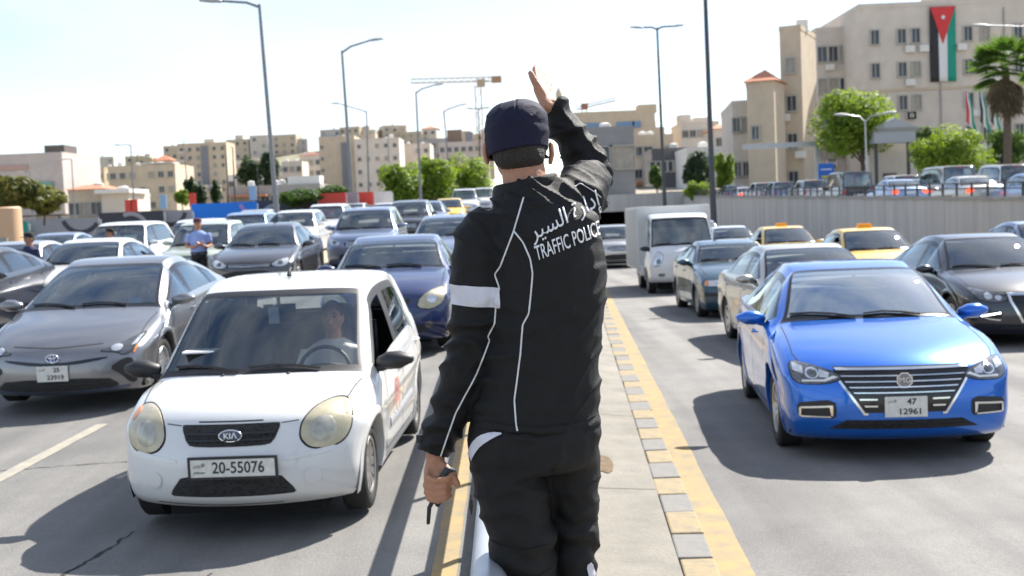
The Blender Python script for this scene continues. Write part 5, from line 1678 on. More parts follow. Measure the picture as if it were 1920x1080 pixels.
# pedimented gate
p0 = at(1676, 335, 82)
sg = 82 / FPX
g = empty('gatehouse', (p0.x, p0.y, upz(82) - .2)); tag(g, 'pale gate with pediment on dark columns before the stone building', 'gate')
zt = at(1676, 268, 82).z - g.location.z
for x in (-1.15, 1.0):
    b = MB(); b.tube([(x, 0, 0), (x, 0, zt)], .12, 10); b.obj('column', M_POLED, g, True)
rbox(g, 'entablature', (0, .2, zt + .4), (2.75, 1.2, .8), mat('gate_grey', (.42, .43, .46), .7))
rbox(g, 'cornice', (0, .2, zt + .88), (3.0, 1.4, .14), M_ST4)
b = MB(); b.prism([(-1.5, zt + .97), (1.5, zt + .97), (0, zt + 1.65)], -.5, .9); b.obj('pediment', mat('gate_grey', (.42, .43, .46), .7), g)
rbox(g, 'back_wall', (.2, 1.6, zt / 2), (2.6, .2, zt), M_ST2)
rbox(g, 'door', (.2, 1.46, 1.1), (.9, .06, 2.2), mat('door_brown', (.14, .1, .08), .7))
# flags on poles
for i, (px, lab) in enumerate(((1812, 'small red and green flag on a pole before the stone building'), (1838, 'small black and white flag on the middle pole'), (1858, 'small black and white flag on the pole next to the palm'))):
    q = at(px, 330, 92); t = at(px - 3, 165, 92)
    g = empty('flag', q); tag(g, lab, 'flag')
    b = MB(); b.tube([(0, 0, 0), (0, 0, t.z - q.z)], .035, 8); b.obj('flag_pole', M_GALV, g, True)
    hh = t.z - q.z
    for k, (m, a0, a1) in enumerate(((M_FR, 0, .3), (M_FW, .3, .6), (M_FG, .6, .9)) if i == 0 else ((M_FB, 0, .3), (M_FW, .3, .62), (M_FG, .62, .9))):
        V = []; F = []
        for j in range(8):
            z = hh - .15 - j * .33
            for s in (0, 1):
                x = lerp(a0, a1, s) * (.35 + .65 * (j / 7)) * .9
                V.append((x + .06, .12 * math.sin(j * .9 + x * 6), z - x * 1.2))
        for j in range(7): F.append((2 * j, 2 * j + 1, 2 * j + 3, 2 * j + 2))
        link('cloth', eval_mods(mk('cloth', V, F, True), [('SOLIDIFY', dict(thickness=.015))], 'cloth'), g, m)
# boundary wall on the right beyond the upper road
bw0 = at(1830, 335, 74)
g = empty('boundary_wall', (bw0.x - 2, bw0.y, upz(74))); tag(g, 'low white panelled wall with dark pillars below the palm', 'wall')
for k in range(5):
    rbox(g, 'wall_panel', (1.6 + k * 2.5, 0, 1.05), (2.2, .15, 1.3), M_WPL)
    rbox(g, 'pillar', (.3 + k * 2.5, 0, 1.1), (.4, .3, 2.0), M_POLED)
    rbox(g, 'wall_cap', (1.6 + k * 2.5, 0, 1.75), (2.2, .25, .1), M_POLED)
g = empty('iron_fence', (at(1600, 350, 86).x, 86, upz(86))); tag(g, 'dark iron fence between the gate and the gantry', 'fence')
for k in range(14): rbox(g, 'bar', (k * .22 - .2, 0, .9), (.05, .05, 1.7), M_POLED)
for zz in (.3, 1.6): rbox(g, 'rail', (1.2, .03, zz), (3.2, .05, .07), M_POLED)

# hoardings round the building site on the left
def hoard(label, x0, x1, y0, y1, d, m, arc=None, txt=None):
    a = at(x0, y1, d); c = at(x1, y0, d); e = at(x1, y1, d)
    root = empty('hoarding', (a.x, d, a.z - .6)); tag(root, label, 'hoarding')
    w = c.x - a.x; h = at((x0 + x1) / 2, y0, d).z - root.location.z
    n = max(1, round(w / 2.4))
    for k in range(n): rbox(root, 'panel', (w * (k + .5) / n, 0, h / 2), (w / n - .02, .06, h), m)
    for k in range(n + 1): rbox(root, 'post', (w * k / n, .12, h / 2 - .1), (.08, .12, h), M_GALV)
    if arc:
        cx, cz, rr_, a0, a1, am = arc
        pts = [(cx * w + rr_ * math.cos(t), -.06, cz * h + rr_ * math.sin(t)) for t in [lerp(a0, a1, k / 16) for k in range(17)]]
        pts = [p for p in pts if 0.02 * w < p[0] < .98 * w and .05 < p[2] < h - .03]
        if len(pts) > 2:
            b = MB(); b.tube(pts, [(.015, .10)] * len(pts), 8, side=(0, 1, 0)); b.obj('arc_print', am, root)
    if txt:
        me = text_mesh(txt[0], txt[1], .004)
        link('lettering', me, root, M_WHITE, (w * txt[2], -.05, h * txt[3]), (PI / 2, 0, 0))
    return root
M_HGR = mat('hoard_grey', (.33, .32, .34), .7, noise_amt=.05, nscale=1); M_HBK = mat('hoard_black', (.045, .045, .055), .6); M_HBL = mat('hoard_blue', (.0, .19, .72), .5); M_HRD = mat('hoard_red', (.68, .06, .035), .5)
M_HLB = mat('hoard_lilac', (.35, .25, .6), .6)
AR = '\ufeae\ufedf\ufee3\ufeb4\ufe98\ufed8\ufe92\ufede'
hoard('pale grey hoarding at the left in front of the trees', 52, 186, 410, 434, 58, M_HGR, (.75, 1.2, .9, PI, 2 * PI, M_HBK))
hoard('teal hoarding panel at the left edge', 30, 52, 416, 440, 57.5, mat('hoard_teal', (.02, .25, .23), .6))
hoard('black hoarding with grey and blue arcs behind the white cars', 185, 306, 397, 420, 60, M_HBK, (.5, .2, .8, .2, 2.0, M_HGR), (AR, .35, .6, .35))
hoard('pale grey hoarding between the black and the blue ones', 306, 360, 394, 418, 61, M_HGR, (.3, 1.0, .7, PI, 2 * PI, M_HBK))
hoard('bright blue hoarding with white lettering and lilac arc', 360, 481, 380, 416, 62, M_HBL, (.92, 1.0, .55, PI, 2 * PI, M_HLB), (AR, .5, .55, .38))
hoard('dark grey hoarding behind the spreading olive tree', 481, 598, 374, 410, 63, M_HBK, (.3, .35, .7, 1.2, 3.6, M_HGR))
hoard('tall red hoarding left of the lamp post', 598, 648, 362, 405, 62, M_HRD, (.5, -.1, .5, .3, 2.8, M_HGR))
hoard('grey hoarding panel between the two red ones', 648, 670, 360, 402, 63, M_HGR)
hoard('red hoarding right of the lamp post', 670, 700, 360, 402, 64, M_HRD, (.5, -.1, .4, .3, 2.8, M_HGR))
hoard('white hoarding beside the red one', 703, 735, 359, 392, 66, M_WPL)
for px, py, lab, m in ((241, 388, 'small red banner left of the square-armed lamp post', M_HRD), (252, 387, 'small red banner right of the square-armed lamp post', M_HRD), (306, 378, 'pale blue upright banner above the grey hoarding', mat('banner_blue', (.3, .45, .6), .7)), (361, 375, 'red banner at the left end of the blue hoarding', M_HRD), (474, 362, 'pale blue banner above the right end of the blue hoarding', mat('banner_blue', (.3, .45, .6), .7))):
    q = at(px, py, 66)
    g = empty('banner', (q.x, q.y, zl(66))); tag(g, lab, 'banner')
    b = MB(); b.box((0, 0, q.z - zl(66)), (.36, .05, .75)); b.obj('panel', m, g)
    b = MB(); b.tube([(0, .05, 0), (0, .05, q.z - zl(66) + .35)], .03, 6); b.obj('post', M_GALV, g)
q = at(8, 420, 40)
g = empty('booth', (q.x, q.y, zl(40))); tag(g, 'tan cylindrical booth at the left edge', 'booth')
b = MB(); b.lathe([(0, .55), (2.0, .55), (2.05, .5), (2.05, .01)], 20, 'z'); b.obj('drum', mat('booth_tan', (.6, .38, .22), .6), g, True)
b = MB(); b.box((.05, -.56, .8), (.5, .06, .5)); b.obj('hatch', M_ST4, g)
# cranes and minaret
def crane(label, px, pyb, pyt, jl, jr, jy, d, m):
    b0 = at(px, pyb, d); t0 = at(px, pyt, d); j0 = at(jl[0], jl[1], d); j1 = at(jr[0], jr[1], d)
    root = empty('tower_crane', b0); tag(root, label, 'crane')
    h = t0.z - b0.z
    b = MB(); s = .8
    for x in (-s, s):
        for y in (-s, s): b.tube([(x, y, 0), (x, y, h)], .13, 5)
    b.obj('mast', m, root)
    k = 0; z = 0
    b = MB()
    while z < h - 2:
        b.tube([(-s, -s, z), (s, -s, z + 2)], .09, 4); b.tube([(s, -s, z + 2), (-s, -s, z + 4 if z + 4 < h else h)], .09, 4); z += 4
    b.obj('mast_lattice', m, root)
    b = MB(); p0, p1 = j0 - b0, j1 - b0
    n = 14
    b.tube([p0, p1], .18, 5); b.tube([p0 + Vector((0, 0, 1.1)), p1 + Vector((0, 0, 1.1))], .14, 5)
    for i in range(n): b.tube([p0.lerp(p1, i / n), p0.lerp(p1, (i + .5) / n) + Vector((0, 0, 1.1)), p0.lerp(p1, (i + 1) / n)], .12, 4)
    b.obj('jib', m, root)
    b = MB(); b.box((t0.x - b0.x, 0, h + .6), (2.2, 2, 2)); b.obj('cab', m, root)
    return root, b0
M_CRN = mat('crane_tan', (.42, .34, .24), .7)
c, b0 = crane('tower crane with long jib rising behind the officer', 902, 300, 160, (770, 156), (936, 152), 0, 330, M_CRN)
p = at(931, 149, 330) - b0
rbox(c, 'counterweight', (p.x, 0, p.z), (2.6, 1.6, 1.7), mat('counterweight', (.36, .22, .13), .8))
crane('distant reddish tower crane above the blue-banded building', 1096, 225, 203, (1080, 206), (1155, 189), 0, 420, mat('crane_red', (.32, .14, .11), .8))
q = at(1050, 235, 300)
g = empty('minaret', q); tag(g, 'thin stone minaret tip just right of the raised hand', 'minaret')
hh = at(1050, 163, 300).z - q.z
b = MB(); b.lathe([(0, 1.1), (hh * .55, 1.0), (hh * .55, 1.5), (hh * .6, 1.5), (hh * .6, .8), (hh * .85, .75), (hh, .02)], 14, 'z'); b.obj('shaft', M_ST1, g)
# ------------------------------------------------------------------ people
def remesh(mb, voxel, smooth_it=6, name='m', fac=.5):
    me = mb.mesh('raw', False)
    me = eval_mods(me, [('REMESH', dict(mode='VOXEL', voxel_size=voxel, use_smooth_shade=True)), ('SMOOTH', dict(iterations=smooth_it, factor=fac))], name)
    me.polygons.foreach_set('use_smooth', [True] * len(me.polygons))
    return me

def displace(me, fn):
    co = [v.co.copy() for v in me.vertices]; nr = [v.normal.copy() for v in me.vertices]
    for v, c, n in zip(me.vertices, co, nr): v.co = c + n * fn(c)
    me.update()
    return me

def bvh_of(me):
    return BVHTree.FromPolygons([v.co.copy() for v in me.vertices], [tuple(p.vertices) for p in me.polygons])

M_JKT = mat('jacket_black', (.0038, .0038, .0042), .6, noise_amt=.25, nscale=30, bump=.35, bscale=420, spec=.35)
M_TRS = mat('trousers_black', (.0042, .0042, .0046), .6, noise_amt=.25, nscale=30, bump=.35, bscale=420, spec=.35)
M_CAP = mat('cap_navy', (.009, .009, .03), .75, noise_amt=.15, nscale=40, bump=.3, bscale=300, spec=.3)
M_REFL = mat('reflective_silver', (.62, .62, .68), .45, noise_amt=.06, nscale=30)
M_PIPE_W = mat('piping_white', (.72, .72, .72), .6)
D0 = 3.5
def A(px, py, dd=0.): return at(px, py, D0 + dd)

off = empty('person', (.16, 3.5, .5))
tag(off, 'officer in black uniform and navy cap seen from behind, right arm raised', 'person')
OFF_INV = Matrix.Translation((-.16, -3.5, -.5))
def opart(name, me, m, parent=None):
    me.transform(OFF_INV)
    return link(name, me, parent or off, m)
X_ = (1, 0, 0)
# jacket
j = MB()
j.tube([A(988, 352, .03), A(992, 372, .02), A(1000, 398, .01), A(1008, 430), A(1020, 490), A(1022, 560), A(1015, 650), A(1010, 720), A(1005, 770), A(1003, 800)],
       [(.084, .075), (.098, .088), (.140, .098), (.176, .112), (.176, .128), (.172, .13), (.170, .128), (.178, .132), (.186, .138), (.189, .140)], 28, side=X_)
j.tube([A(930, 405, .0), A(903, 440, 0), A(893, 520, -.01), A(890, 590, -.015), A(882, 650, -.01), A(862, 720, .0), A(840, 785, .01), A(818, 836, .02), A(813, 850, .02)],
       [.06, .078, .074, .070, .066, .061, .056, .050, .049], 20, rnd=False)
j.tube([A(1040, 405, .02), A(1078, 385, .06), A(1096, 350, .17), A(1102, 325, .26), A(1088, 280, .27), A(1060, 235, .26), A(1042, 208, .25), A(1036, 199, .25)],
       [.08, .085, .076, .068, .059, .051, .041, .040], 20)
j.tube([A(960, 385, .01), A(1045, 375, .02)], [(.075, .06), (.08, .07)], 16, rnd=True)
jm = remesh(j, .0068, 5, 'jacket')
elbR, shL, elbL, shR = A(1102, 325, .26), A(903, 440), A(882, 650), A(1078, 385, .06)
wrR, wrL = A(1036, 199, .25), A(813, 850)
hemc = A(1003, 800)
ZB1 = A(1000, 500).z
TX0, TX1, TZ0, TZ1 = A(995, 440).x, A(1145, 440).x, A(1070, 495).z, A(1070, 383).z
def shp(n): return max(0, 1 - abs(n) * 2.4) ** 1.9
def ridge(v): return 1 - abs(noise.noise(v)) * 2
def jfold(p):
    r = 0
    # torso: long slanting drape folds, stronger on his right flank and near the waist
    sx = sst((p.x - .02) / .2)                     # right half of the back
    up_ = sst((p.z - ZB1) / .10)                   # above the shoulder blades
    # flank: streaks rising to the right; upper back: streaks falling to the right
    a1 = p.x * .77 - p.z * .64; b1 = p.x * .64 + p.z * .77
    r += .0085 * (.25 + .75 * sx) * (1 - up_) * (shp(noise.noise(Vector((a1 * 20, b1 * 4.5, p.y * 5 + 3)))) - .3)
    a2 = p.x * .5 + p.z * .86; b2 = p.x * .86 - p.z * .5
    r += .012 * up_ * (shp(noise.noise(Vector((a2 * 23, b2 * 5.5, p.y * 5)))) - .3)
    q = Vector((p.x * 11 + p.z * 9, p.y * 6, p.z * 12 - p.x * 9 + 5))
    r += .0035 * (ridge(q) - .3)
    # raised sleeve bunches at the elbow and shoulder
    for c, ax, am, fr, wd_ in ((elbR, Vector((.25, .75, .35)), .0065, 100, .14), (shR, Vector((.7, .2, .6)), .010, 80, .11), (A(1065, 240, .26), (elbR - wrR).normalized(), .008, 95, .13), (elbL, (shL - wrL).normalized(), .010, 80, .18), (A(830, 800), (shL - wrL).normalized(), .007, 85, .11)):
        d = p - c
        g = math.exp(-(d.length / wd_) ** 2)
        if g > .02:
            r += am * g * (1.4 - 2.4 * abs(math.sin(d.dot(ax.normalized()) * fr * .5 + 2.2 * noise.noise(p * 11))) ** .8)
    if TX0 < p.x < TX1 and TZ0 < p.z < TZ1 and p.y < 3.52: r *= .3
    hz = p.z - hemc.z
    if 0 < hz < .12: r += .004 * math.sin(hz * 90 + 2 * noise.noise(p * 9)) * (1 - hz / .12)
    return r
displace(jm, jfold)
JB = bvh_of(jm)
jcopy = jm.copy()
jo = opart('jacket', jm, M_JKT)
def drape(bvh, pts, dist=.0, st=3.0):
    """pixel polyline -> points lying on the garment, seen square from behind"""
    out = []
    for a, b in zip(pts[:-1], pts[1:]):
        n = max(1, int(math.hypot(a[0] - b[0], a[1] - b[1]) / st))
        for k in range(n):
            p = A(lerp(a[0], b[0], k / n), lerp(a[1], b[1], k / n))
            h = bvh.ray_cast(Vector((p.x, 2.5, p.z)), Vector((0, 1, 0)))
            if h[0] is not None and (not out or (h[0] - out[-1]).length < .09): out.append(h[0] - Vector((0, dist, 0)))
    # average out the folds a little
    if len(out) > 2:
        out = [out[0]] + [(out[i - 1] + out[i] * 2 + out[i + 1]) / 4 for i in range(1, len(out) - 1)] + [out[-1]]
    return out
def pipe(bvh, pts, parent, r=.0024, m=M_PIPE_W, name='piping'):
    o = drape(bvh, pts, .0015)
    if len(o) > 2:
        b = MB(); b.tube(o, r, 6)
        opart(name, b.mesh(name, True, 60), m, parent)
pipe(JB, [(981, 371), (963, 432), (938, 498), (928, 512), (937, 537), (931, 561), (928, 603), (915, 628), (919, 634), (895, 696), (856, 769), (838, 820), (826, 856)], jo)
pipe(JB, [(963, 432), (980, 453), (993, 483), (997, 509), (994, 545), (990, 582), (979, 602), (975, 655), (969, 701), (964, 738), (967, 779), (970, 795)], jo)
pipe(JB, [(1047, 283), (1056, 298), (1061, 306), (1057, 318)], jo)
pipe(JB, [(1078, 350), (1088, 343), (1103, 352), (1118, 362), (1130, 372)], jo, .0015)
# seams
M_SEAM = mat('seam', (.005, .005, .005), .9)
pipe(JB, [(900, 415), (935, 470), (950, 485)], jo, .0016, M_SEAM, 'seam')
pipe(JB, [(884, 775), (950, 782), (1020, 783), (1090, 778), (1125, 770)], jo, .0016, M_SEAM, 'seam')
# standing collar
b = MB()
ring = []
for k in range(25):
    a = 2 * PI * k / 24
    c = A(985, 352, .03)
    ring.append(c + Vector((.088 * math.cos(a), .080 * math.sin(a), .016 * math.cos(a) - .004 * math.sin(a))))
for k in range(25):
    p = ring[k]
    o2 = (p - A(985, 352, .03)); o2.z = 0; o2.normalize()
    b.V += [p + o2 * .008 - Vector((0, 0, .035)), p + o2 * .006 + Vector((0, 0, .022)), p - o2 * .004 + Vector((0, 0, .024)), p - o2 * .006 - Vector((0, 0, .035))]
for k in range(24):
    for i in range(4):
        b.F.append((k * 4 + i, k * 4 + (i + 1) % 4, (k + 1) * 4 + (i + 1) % 4, (k + 1) * 4 + i))
cm_ = fixn(b.mesh('collar', True, 50))
cm_ = eval_mods(cm_, [('SUBSURF', dict(levels=2))], 'collar')
displace(cm_, lambda p: .004 * (ridge(p * 16) - .3))
opart('collar', cm_, M_JKT, jo)
# silver band round the left sleeve
bm = bmesh.new(); bm.from_mesh(jcopy)
def cut(bm, co, no):
    g = bm.verts[:] + bm.edges[:] + bm.faces[:]
    bmesh.ops.bisect_plane(bm, geom=g, plane_co=co, plane_no=no, clear_outer=True)
ax = Vector((.10, 0, 1)).normalized()
cut(bm, A(895, 534), ax)
cut(bm, A(895, 571), -ax)
cut(bm, A(938, 550), Vector((1, 0, 0)))
bm.normal_update()
for v in bm.verts: v.co += v.normal * .0025
bm.to_mesh(jcopy); bm.free()
jcopy.update()
jcopy.materials.clear()
opart('reflective_band', jcopy, M_REFL, jo)
# back lettering
def letter(body, size, org, du, dv, name, m, bvh, parent, bold=0):
    me = text_mesh(body, 1.0, 0, 'LEFT', bold)
    bm = bmesh.new(); bm.from_mesh(me)
    bmesh.ops.triangulate(bm, faces=bm.faces)
    bmesh.ops.subdivide_edges(bm, edges=[e for e in bm.edges if e.calc_length() > .12], cuts=2, use_grid_fill=False)
    bmesh.ops.triangulate(bm, faces=bm.faces)
    bad = []
    xs = [v.co.x for v in bm.verts]; x0, x1 = min(xs), max(xs)
    ys = [v.co.y for v in bm.verts]; y0, y1 = min(ys), max(ys)
    for v in bm.verts:
        u = (v.co.x - x0) / (x1 - x0); w = (v.co.y - y0) / (y1 - y0)
        px = org[0] + du[0] * u + dv[0] * w; py = org[1] + du[1] * u + dv[1] * w
        p = A(px, py)
        h = bvh.ray_cast(Vector((p.x, 2.5, p.z)), Vector((0, 1, 0)))
        if h[0] is None: bad.append(v); continue
        v.co = h[0] + Vector((0, -.0035, 0))
    if bad: bmesh.ops.delete(bm, geom=bad, context='VERTS')
    bm.to_mesh(me); bm.free()
    me = eval_mods(me, [('SOLIDIFY', dict(thickness=.002))], name)
    return opart(name, me, m, parent)
letter('TRAFFIC POLICE', 1, (1005, 486), (122, -47), (-6, -26), 'back_lettering', M_WHITE, JB, jo, .004)
ARB = '\ufe87\ufea9\ufe8d\ufead\ufe93 \ufe8d\ufedf\ufeb4\ufef4\ufeae'[::-1]
letter(ARB, 1, (1001, 462), (130, -66), (-11, -42), 'back_lettering', M_WHITE, JB, jo, .003)

# trousers
t = MB()
t.tube([A(1003, 770, .005), A(1001, 810), A(1001, 850, .0), A(1005, 880, .0)], [(.180, .13), (.194, .142), (.193, .145), (.17, .13)], 26, side=X_)
t.tube([A(950, 840, 0), A(956, 900, -.01), A(968, 960, -.02), A(980, 1020, -.02), A(984, 1080, -.01), A(986, 1180, .02), A(986, 1290, .03), A(985, 1345, .03)], [.108, .108, .102, .095, .09, .084, .078, .076], 20)
t.tube([A(1066, 845, .02), A(1072, 900, .03), A(1078, 960, .05), A(1080, 1020, .05), A(1080, 1080, .05), A(1080, 1180, .08), A(1080, 1290, .09), A(1080, 1345, .09)], [.094, .082, .070, .064, .062, .074, .074, .073], 20)
tm_ = remesh(t, .008, 5, 'trousers')
kneeL, kneeR, crotch = A(980, 1010), A(1080, 1010, .05), A(1030, 870)
def tfold(p):
    r = .0085 * (shp(noise.noise(Vector((p.x * 5 + p.z * 8, p.y * 5, p.z * 11 - p.x * 4)))) - .4) + .003 * (ridge(Vector((p.x * 14, p.y * 9, p.z * 15 + p.x * 8))) - .3)
    for c, am, fr in ((kneeL, .008, 70), (kneeR, .008, 70), (crotch, .007, 60)):
        d = p - c; g = math.exp(-(d.length / .13) ** 2)
        if g > .02: r += am * g * math.sin(d.z * fr + d.x * 18 + 3 * noise.noise(p * 11))
    return r
displace(tm_, tfold)
TB = bvh_of(tm_)
to = opart('trousers', tm_, M_TRS)
def patch(bvh, poly, name, m, parent, offs=.003):
    S_ = dict(bvh=bvh)
    pl = [(A(x, y).x, A(x, y).z) for x, y in poly]
    V = []
    me = decal(S_, pl, off=offs, st=.008, rnd=1, face='front', skirt=.001, name=name)
    return opart(name, me, m, parent) if me else None
patch(TB, [(877, 878), (878, 850), (885, 825), (900, 806), (922, 798), (946, 798), (925, 808), (905, 822), (890, 845), (882, 868)], 'reflective_patch', M_REFL, to)
patch(TB, [(1098, 1058), (1110, 1054), (1118, 1085), (1104, 1085)], 'reflective_patch', M_REFL, to)
pipe(TB, [(1035, 860), (1040, 930), (1046, 1000), (1045, 1075)], to, .0016, M_SEAM, 'seam')
pipe(TB, [(915, 1000), (945, 1008), (985, 1010), (1030, 1003)], to, .0018, M_SEAM, 'seam')
pipe(TB, [(918, 1050), (955, 1062), (1000, 1062), (1036, 1052)], to, .0018, M_SEAM, 'seam')
# zip pull on the hip
b = MB(); b.tube([A(883, 928, -.1), A(883, 940, -.1)], .0018, 6); b.tube([A(883, 938, -.1), A(883, 950, -.1), A(884, 965, -.1)], [.004, .0055, .0015], 8)
opart('zip_pull', b.mesh('zip_pull', True), M_BLK, to)
# boots
for x, dd in ((985, .03), (1080, .09)):
    b = MB(); c = A(x, 1350, dd); gz = .5
    b.tube([Vector((c.x, c.y - .08, gz + .045)), Vector((c.x, c.y + .02, gz + .055)), Vector((c.x, c.y + .16, gz + .04))], [(.045, .045), (.05, .055), (.045, .035)], 14, side=X_, rnd=True)
    b.tube([Vector((c.x, c.y - .03, gz + .05)), Vector((c.x, c.y - .02, gz + .16))], [.055, .06], 14)
    opart('boot', b.mesh('boot', True, 60), M_BLK)

# body: head, neck, hands and what the clothes hide, one continuous surface
def finger(mb, pts, r0=.0095, r1=.0075):
    n = len(pts)
    mb.tube(pts, [lerp(r0, r1, i / (n - 1)) for i in range(n)], 10, rnd=True)
b = MB()
hc = A(972, 262, .06)
b.ball(hc + Vector((0, .01, .005)), (.077, .098, .108), 24, 18)
b.ball(hc + Vector((-.01, .055, -.055)), (.058, .06, .065), 18, 14)          # jaw, turned a little to his left
b.ball(hc + Vector((0, -.03, -.045)), (.068, .06, .06), 18, 14)              # nape
b.tube([hc + Vector((-.012, .10, -.01)), hc + Vector((-.014, .118, -.028))], [.010, .014], 8, rnd=True)   # nose
b.tube([A(978, 300, .055), A(985, 345, .035), A(992, 385, .02)], [(.062, .062), (.064, .062), (.085, .07)], 18, side=X_)
for s, ex, ey in ((-1, 913, 288), (1, 1031, 288)):
    e = A(ex, ey, .065)
    b.tube([e + Vector((0, .0, -.026)), e + Vector((s * .006, -.003, 0)), e + Vector((s * .004, 0, .026))], [(.007, .012), (.008, .018), (.008, .018)], 10, side=X_, rnd=True)
b.tube([A(992, 385, .02), A(1008, 430), A(1020, 560), A(1010, 720), A(1003, 830)], [(.08, .06), (.13, .08), (.13, .09), (.13, .09), (.15, .1)], 18, side=X_)
b.tube([A(1020, 420), A(905, 440, 0), A(890, 590, -.015), A(882, 650, -.01), A(840, 785, .01), A(817, 845, .02), A(816, 868, .015)], [.05, .045, .045, .042, .035, .029, .027], 14)
b.tube([A(1000, 420), A(1078, 388, .06), A(1102, 325, .26), A(1060, 238, .26), A(1036, 204, .25), A(1028, 190, .25)], [.05, .048, .042, .036, .027, .025], 14)
for p0, p1, p2 in ((A(955, 860), A(980, 1020, -.02), A(985, 1345, .03)), (A(1066, 860, .02), A(1080, 1020, .05), A(1080, 1345, .09))):
    b.tube([A(1003, 830), p0, p1, p2], [.1, .055, .034, .034], 14)
# left hand, closed round the radio
b.tube([A(816, 862, .015), A(817, 880, .01), A(820, 905, .0), A(818, 925, 0.)], [(.027, .022), (.036, .024), (.040, .026), (.036, .024)], 14, side=X_, rnd=True)
LHK = [(799, 893), (797, 908), (799, 921), (804, 933)]
for i, (x, y) in enumerate(LHK):
    k = (.0, .002, .0, -.004)[i]
    finger(b, [A(x + 6, y - 10, -.005), A(x + 1, y + 2, -.026), A(x + 17, y + 9 - i, -.044), A(x + 40 - 3 * i, y + 5 - i, -.040), A(x + 54 - 5 * i, y - 4, -.022 + k)], .0118, .0088)
finger(b, [A(830, 872, 0), A(842, 884, -.012), A(852, 897, -.026), A(858, 908, -.030)], .0135, .0095)
# right hand, open, fingers up and away
wr = A(1028, 194, .25)
Fd = Vector((-.02, .75, .66)).normalized(); Sd = Vector((.62, .56, -.55)); Sd = (Sd - Fd * Sd.dot(Fd)).normalized()
pc = wr + Fd * .05 + Vector((-.012, 0, .0))
b.tube([wr - Fd * .02, wr + Fd * .02 + Vector((-.006, 0, 0)), pc, wr + Fd * .092 + Vector((-.012, 0, 0))], [(.026, .021), (.036, .022), (.043, .020), (.039, .015)], 14, side=Sd, rnd=True)
Nn = Fd.cross(Sd)
for i, (o, ln) in enumerate(((-.029, .072), (-.010, .080), (.010, .074), (.028, .058))):
    k0 = wr + Fd * .088 + Sd * o + Vector((-.012, 0, 0))
    cv = Vector((0, .0, 0)) - Nn * (.0)
    finger(b, [k0, k0 + Fd * ln * .45 + Sd * o * .12, k0 + Fd * ln * .8 + Sd * o * .2 + Vector((.003, .004, -.001)), k0 + Fd * ln + Sd * o * .22 + Vector((.006, .010, -.003))], .0108, .0085)
finger(b, [wr + Fd * .012 - Sd * .022, wr + Vector((-.026, .0, .045)), wr + Vector((-.040, .004, .072)), wr + Vector((-.049, .008, .094))], .0155, .0098)
bmh = remesh(b, .0042, 4, 'body')
opart('body', bmh, M_SKIN)
# finger nails of the raised hand are too small to see; hair under the cap
b = MB()
b.ball(hc + Vector((0, -.002, -.018)), (.0795, .0915, .088), 26, 20)
b.ball(hc + Vector((0, -.032, -.046)), (.0725, .0645, .06), 24, 18)
hm = remesh(b, .006, 2, 'hair')
bm = bmesh.new(); bm.from_mesh(hm)
cut(bm, hc + Vector((0, -.05, -.088)), Vector((0, .45, -1)).normalized())
cut(bm, hc + Vector((0, .035, 0)), Vector((0, 1, -.3)).normalized())
bm.to_mesh(hm); bm.free()
displace(hm, lambda p: .0022 * noise.noise(p * 160) + lerp(-.004, .0022, sst((p.z - hc.z + .094) / .03)))
opart('hair', hm, M_HAIR)
# cap
b = MB()
cc = hc + Vector((-.004, .0, .0))
prof_ = [(-.038, .0895), (-.016, .0915), (.018, .0945), (.052, .0945), (.076, .0865), (.093, .072), (.105, .051), (.112, .026), (.1145, .0)]
n = 40
V = []; F = []
for i, (z, r) in enumerate(prof_):
    for k in range(n):
        a = 2 * PI * k / n
        tilt = .010 * math.cos(a) - .012 * math.sin(a) * (1 if z < .03 else .4)
        V.append(cc + Vector((r * math.cos(a), r * 1.19 * math.sin(a) + .006, z + tilt * (1 - i / 9))))
for i in range(len(prof_) - 1):
    for k in range(n):
        F.append((i * n + k, i * n + (k + 1) % n, (i + 1) * n + (k + 1) % n, (i + 1) * n + k))
cm2 = eval_mods(fixn(mk('cap', V, F, True, 80)), [('SUBSURF', dict(levels=2))], 'cap')
def capf(p):
    q = p - cc
    r = .0042 * (shp(noise.noise(Vector((q.x * 12 + q.z * 8, q.y * 12, q.z * 26 - q.x * 12)))) - .3) * min(1, max(0, (q.z + .02) / .05))
    r -= .0022 * math.exp(-(q.x / .0028) ** 2) * (1 if q.z > .06 else 0)
    r -= .003 * math.exp(-((q.z - .062 + .25 * abs(q.x)) / .0035) ** 2)
    return r
displace(cm2, capf)
cm2 = eval_mods(cm2, [('SOLIDIFY', dict(thickness=.004))], 'cap')
cpo = opart('cap', cm2, M_CAP)
b = MB()   # visor, mostly hidden in front
V = []; F = []
for i in range(13):
    a = lerp(.8, PI - .8, i / 12)
    for r in (.09, .115, .145):
        V.append(cc + Vector((r * math.cos(a) * .95, r * 1.12 * math.sin(a) + .012, -.018 - (r - .09) * .55)))
for i in range(12):
    for k in range(2): F.append((i * 3 + k, i * 3 + k + 1, i * 3 + 4 + k, i * 3 + 3 + k))
opart('visor', eval_mods(fixn(mk('visor', V, F, True)), [('SOLIDIFY', dict(thickness=.004))], 'visor'), M_CAP, cpo)
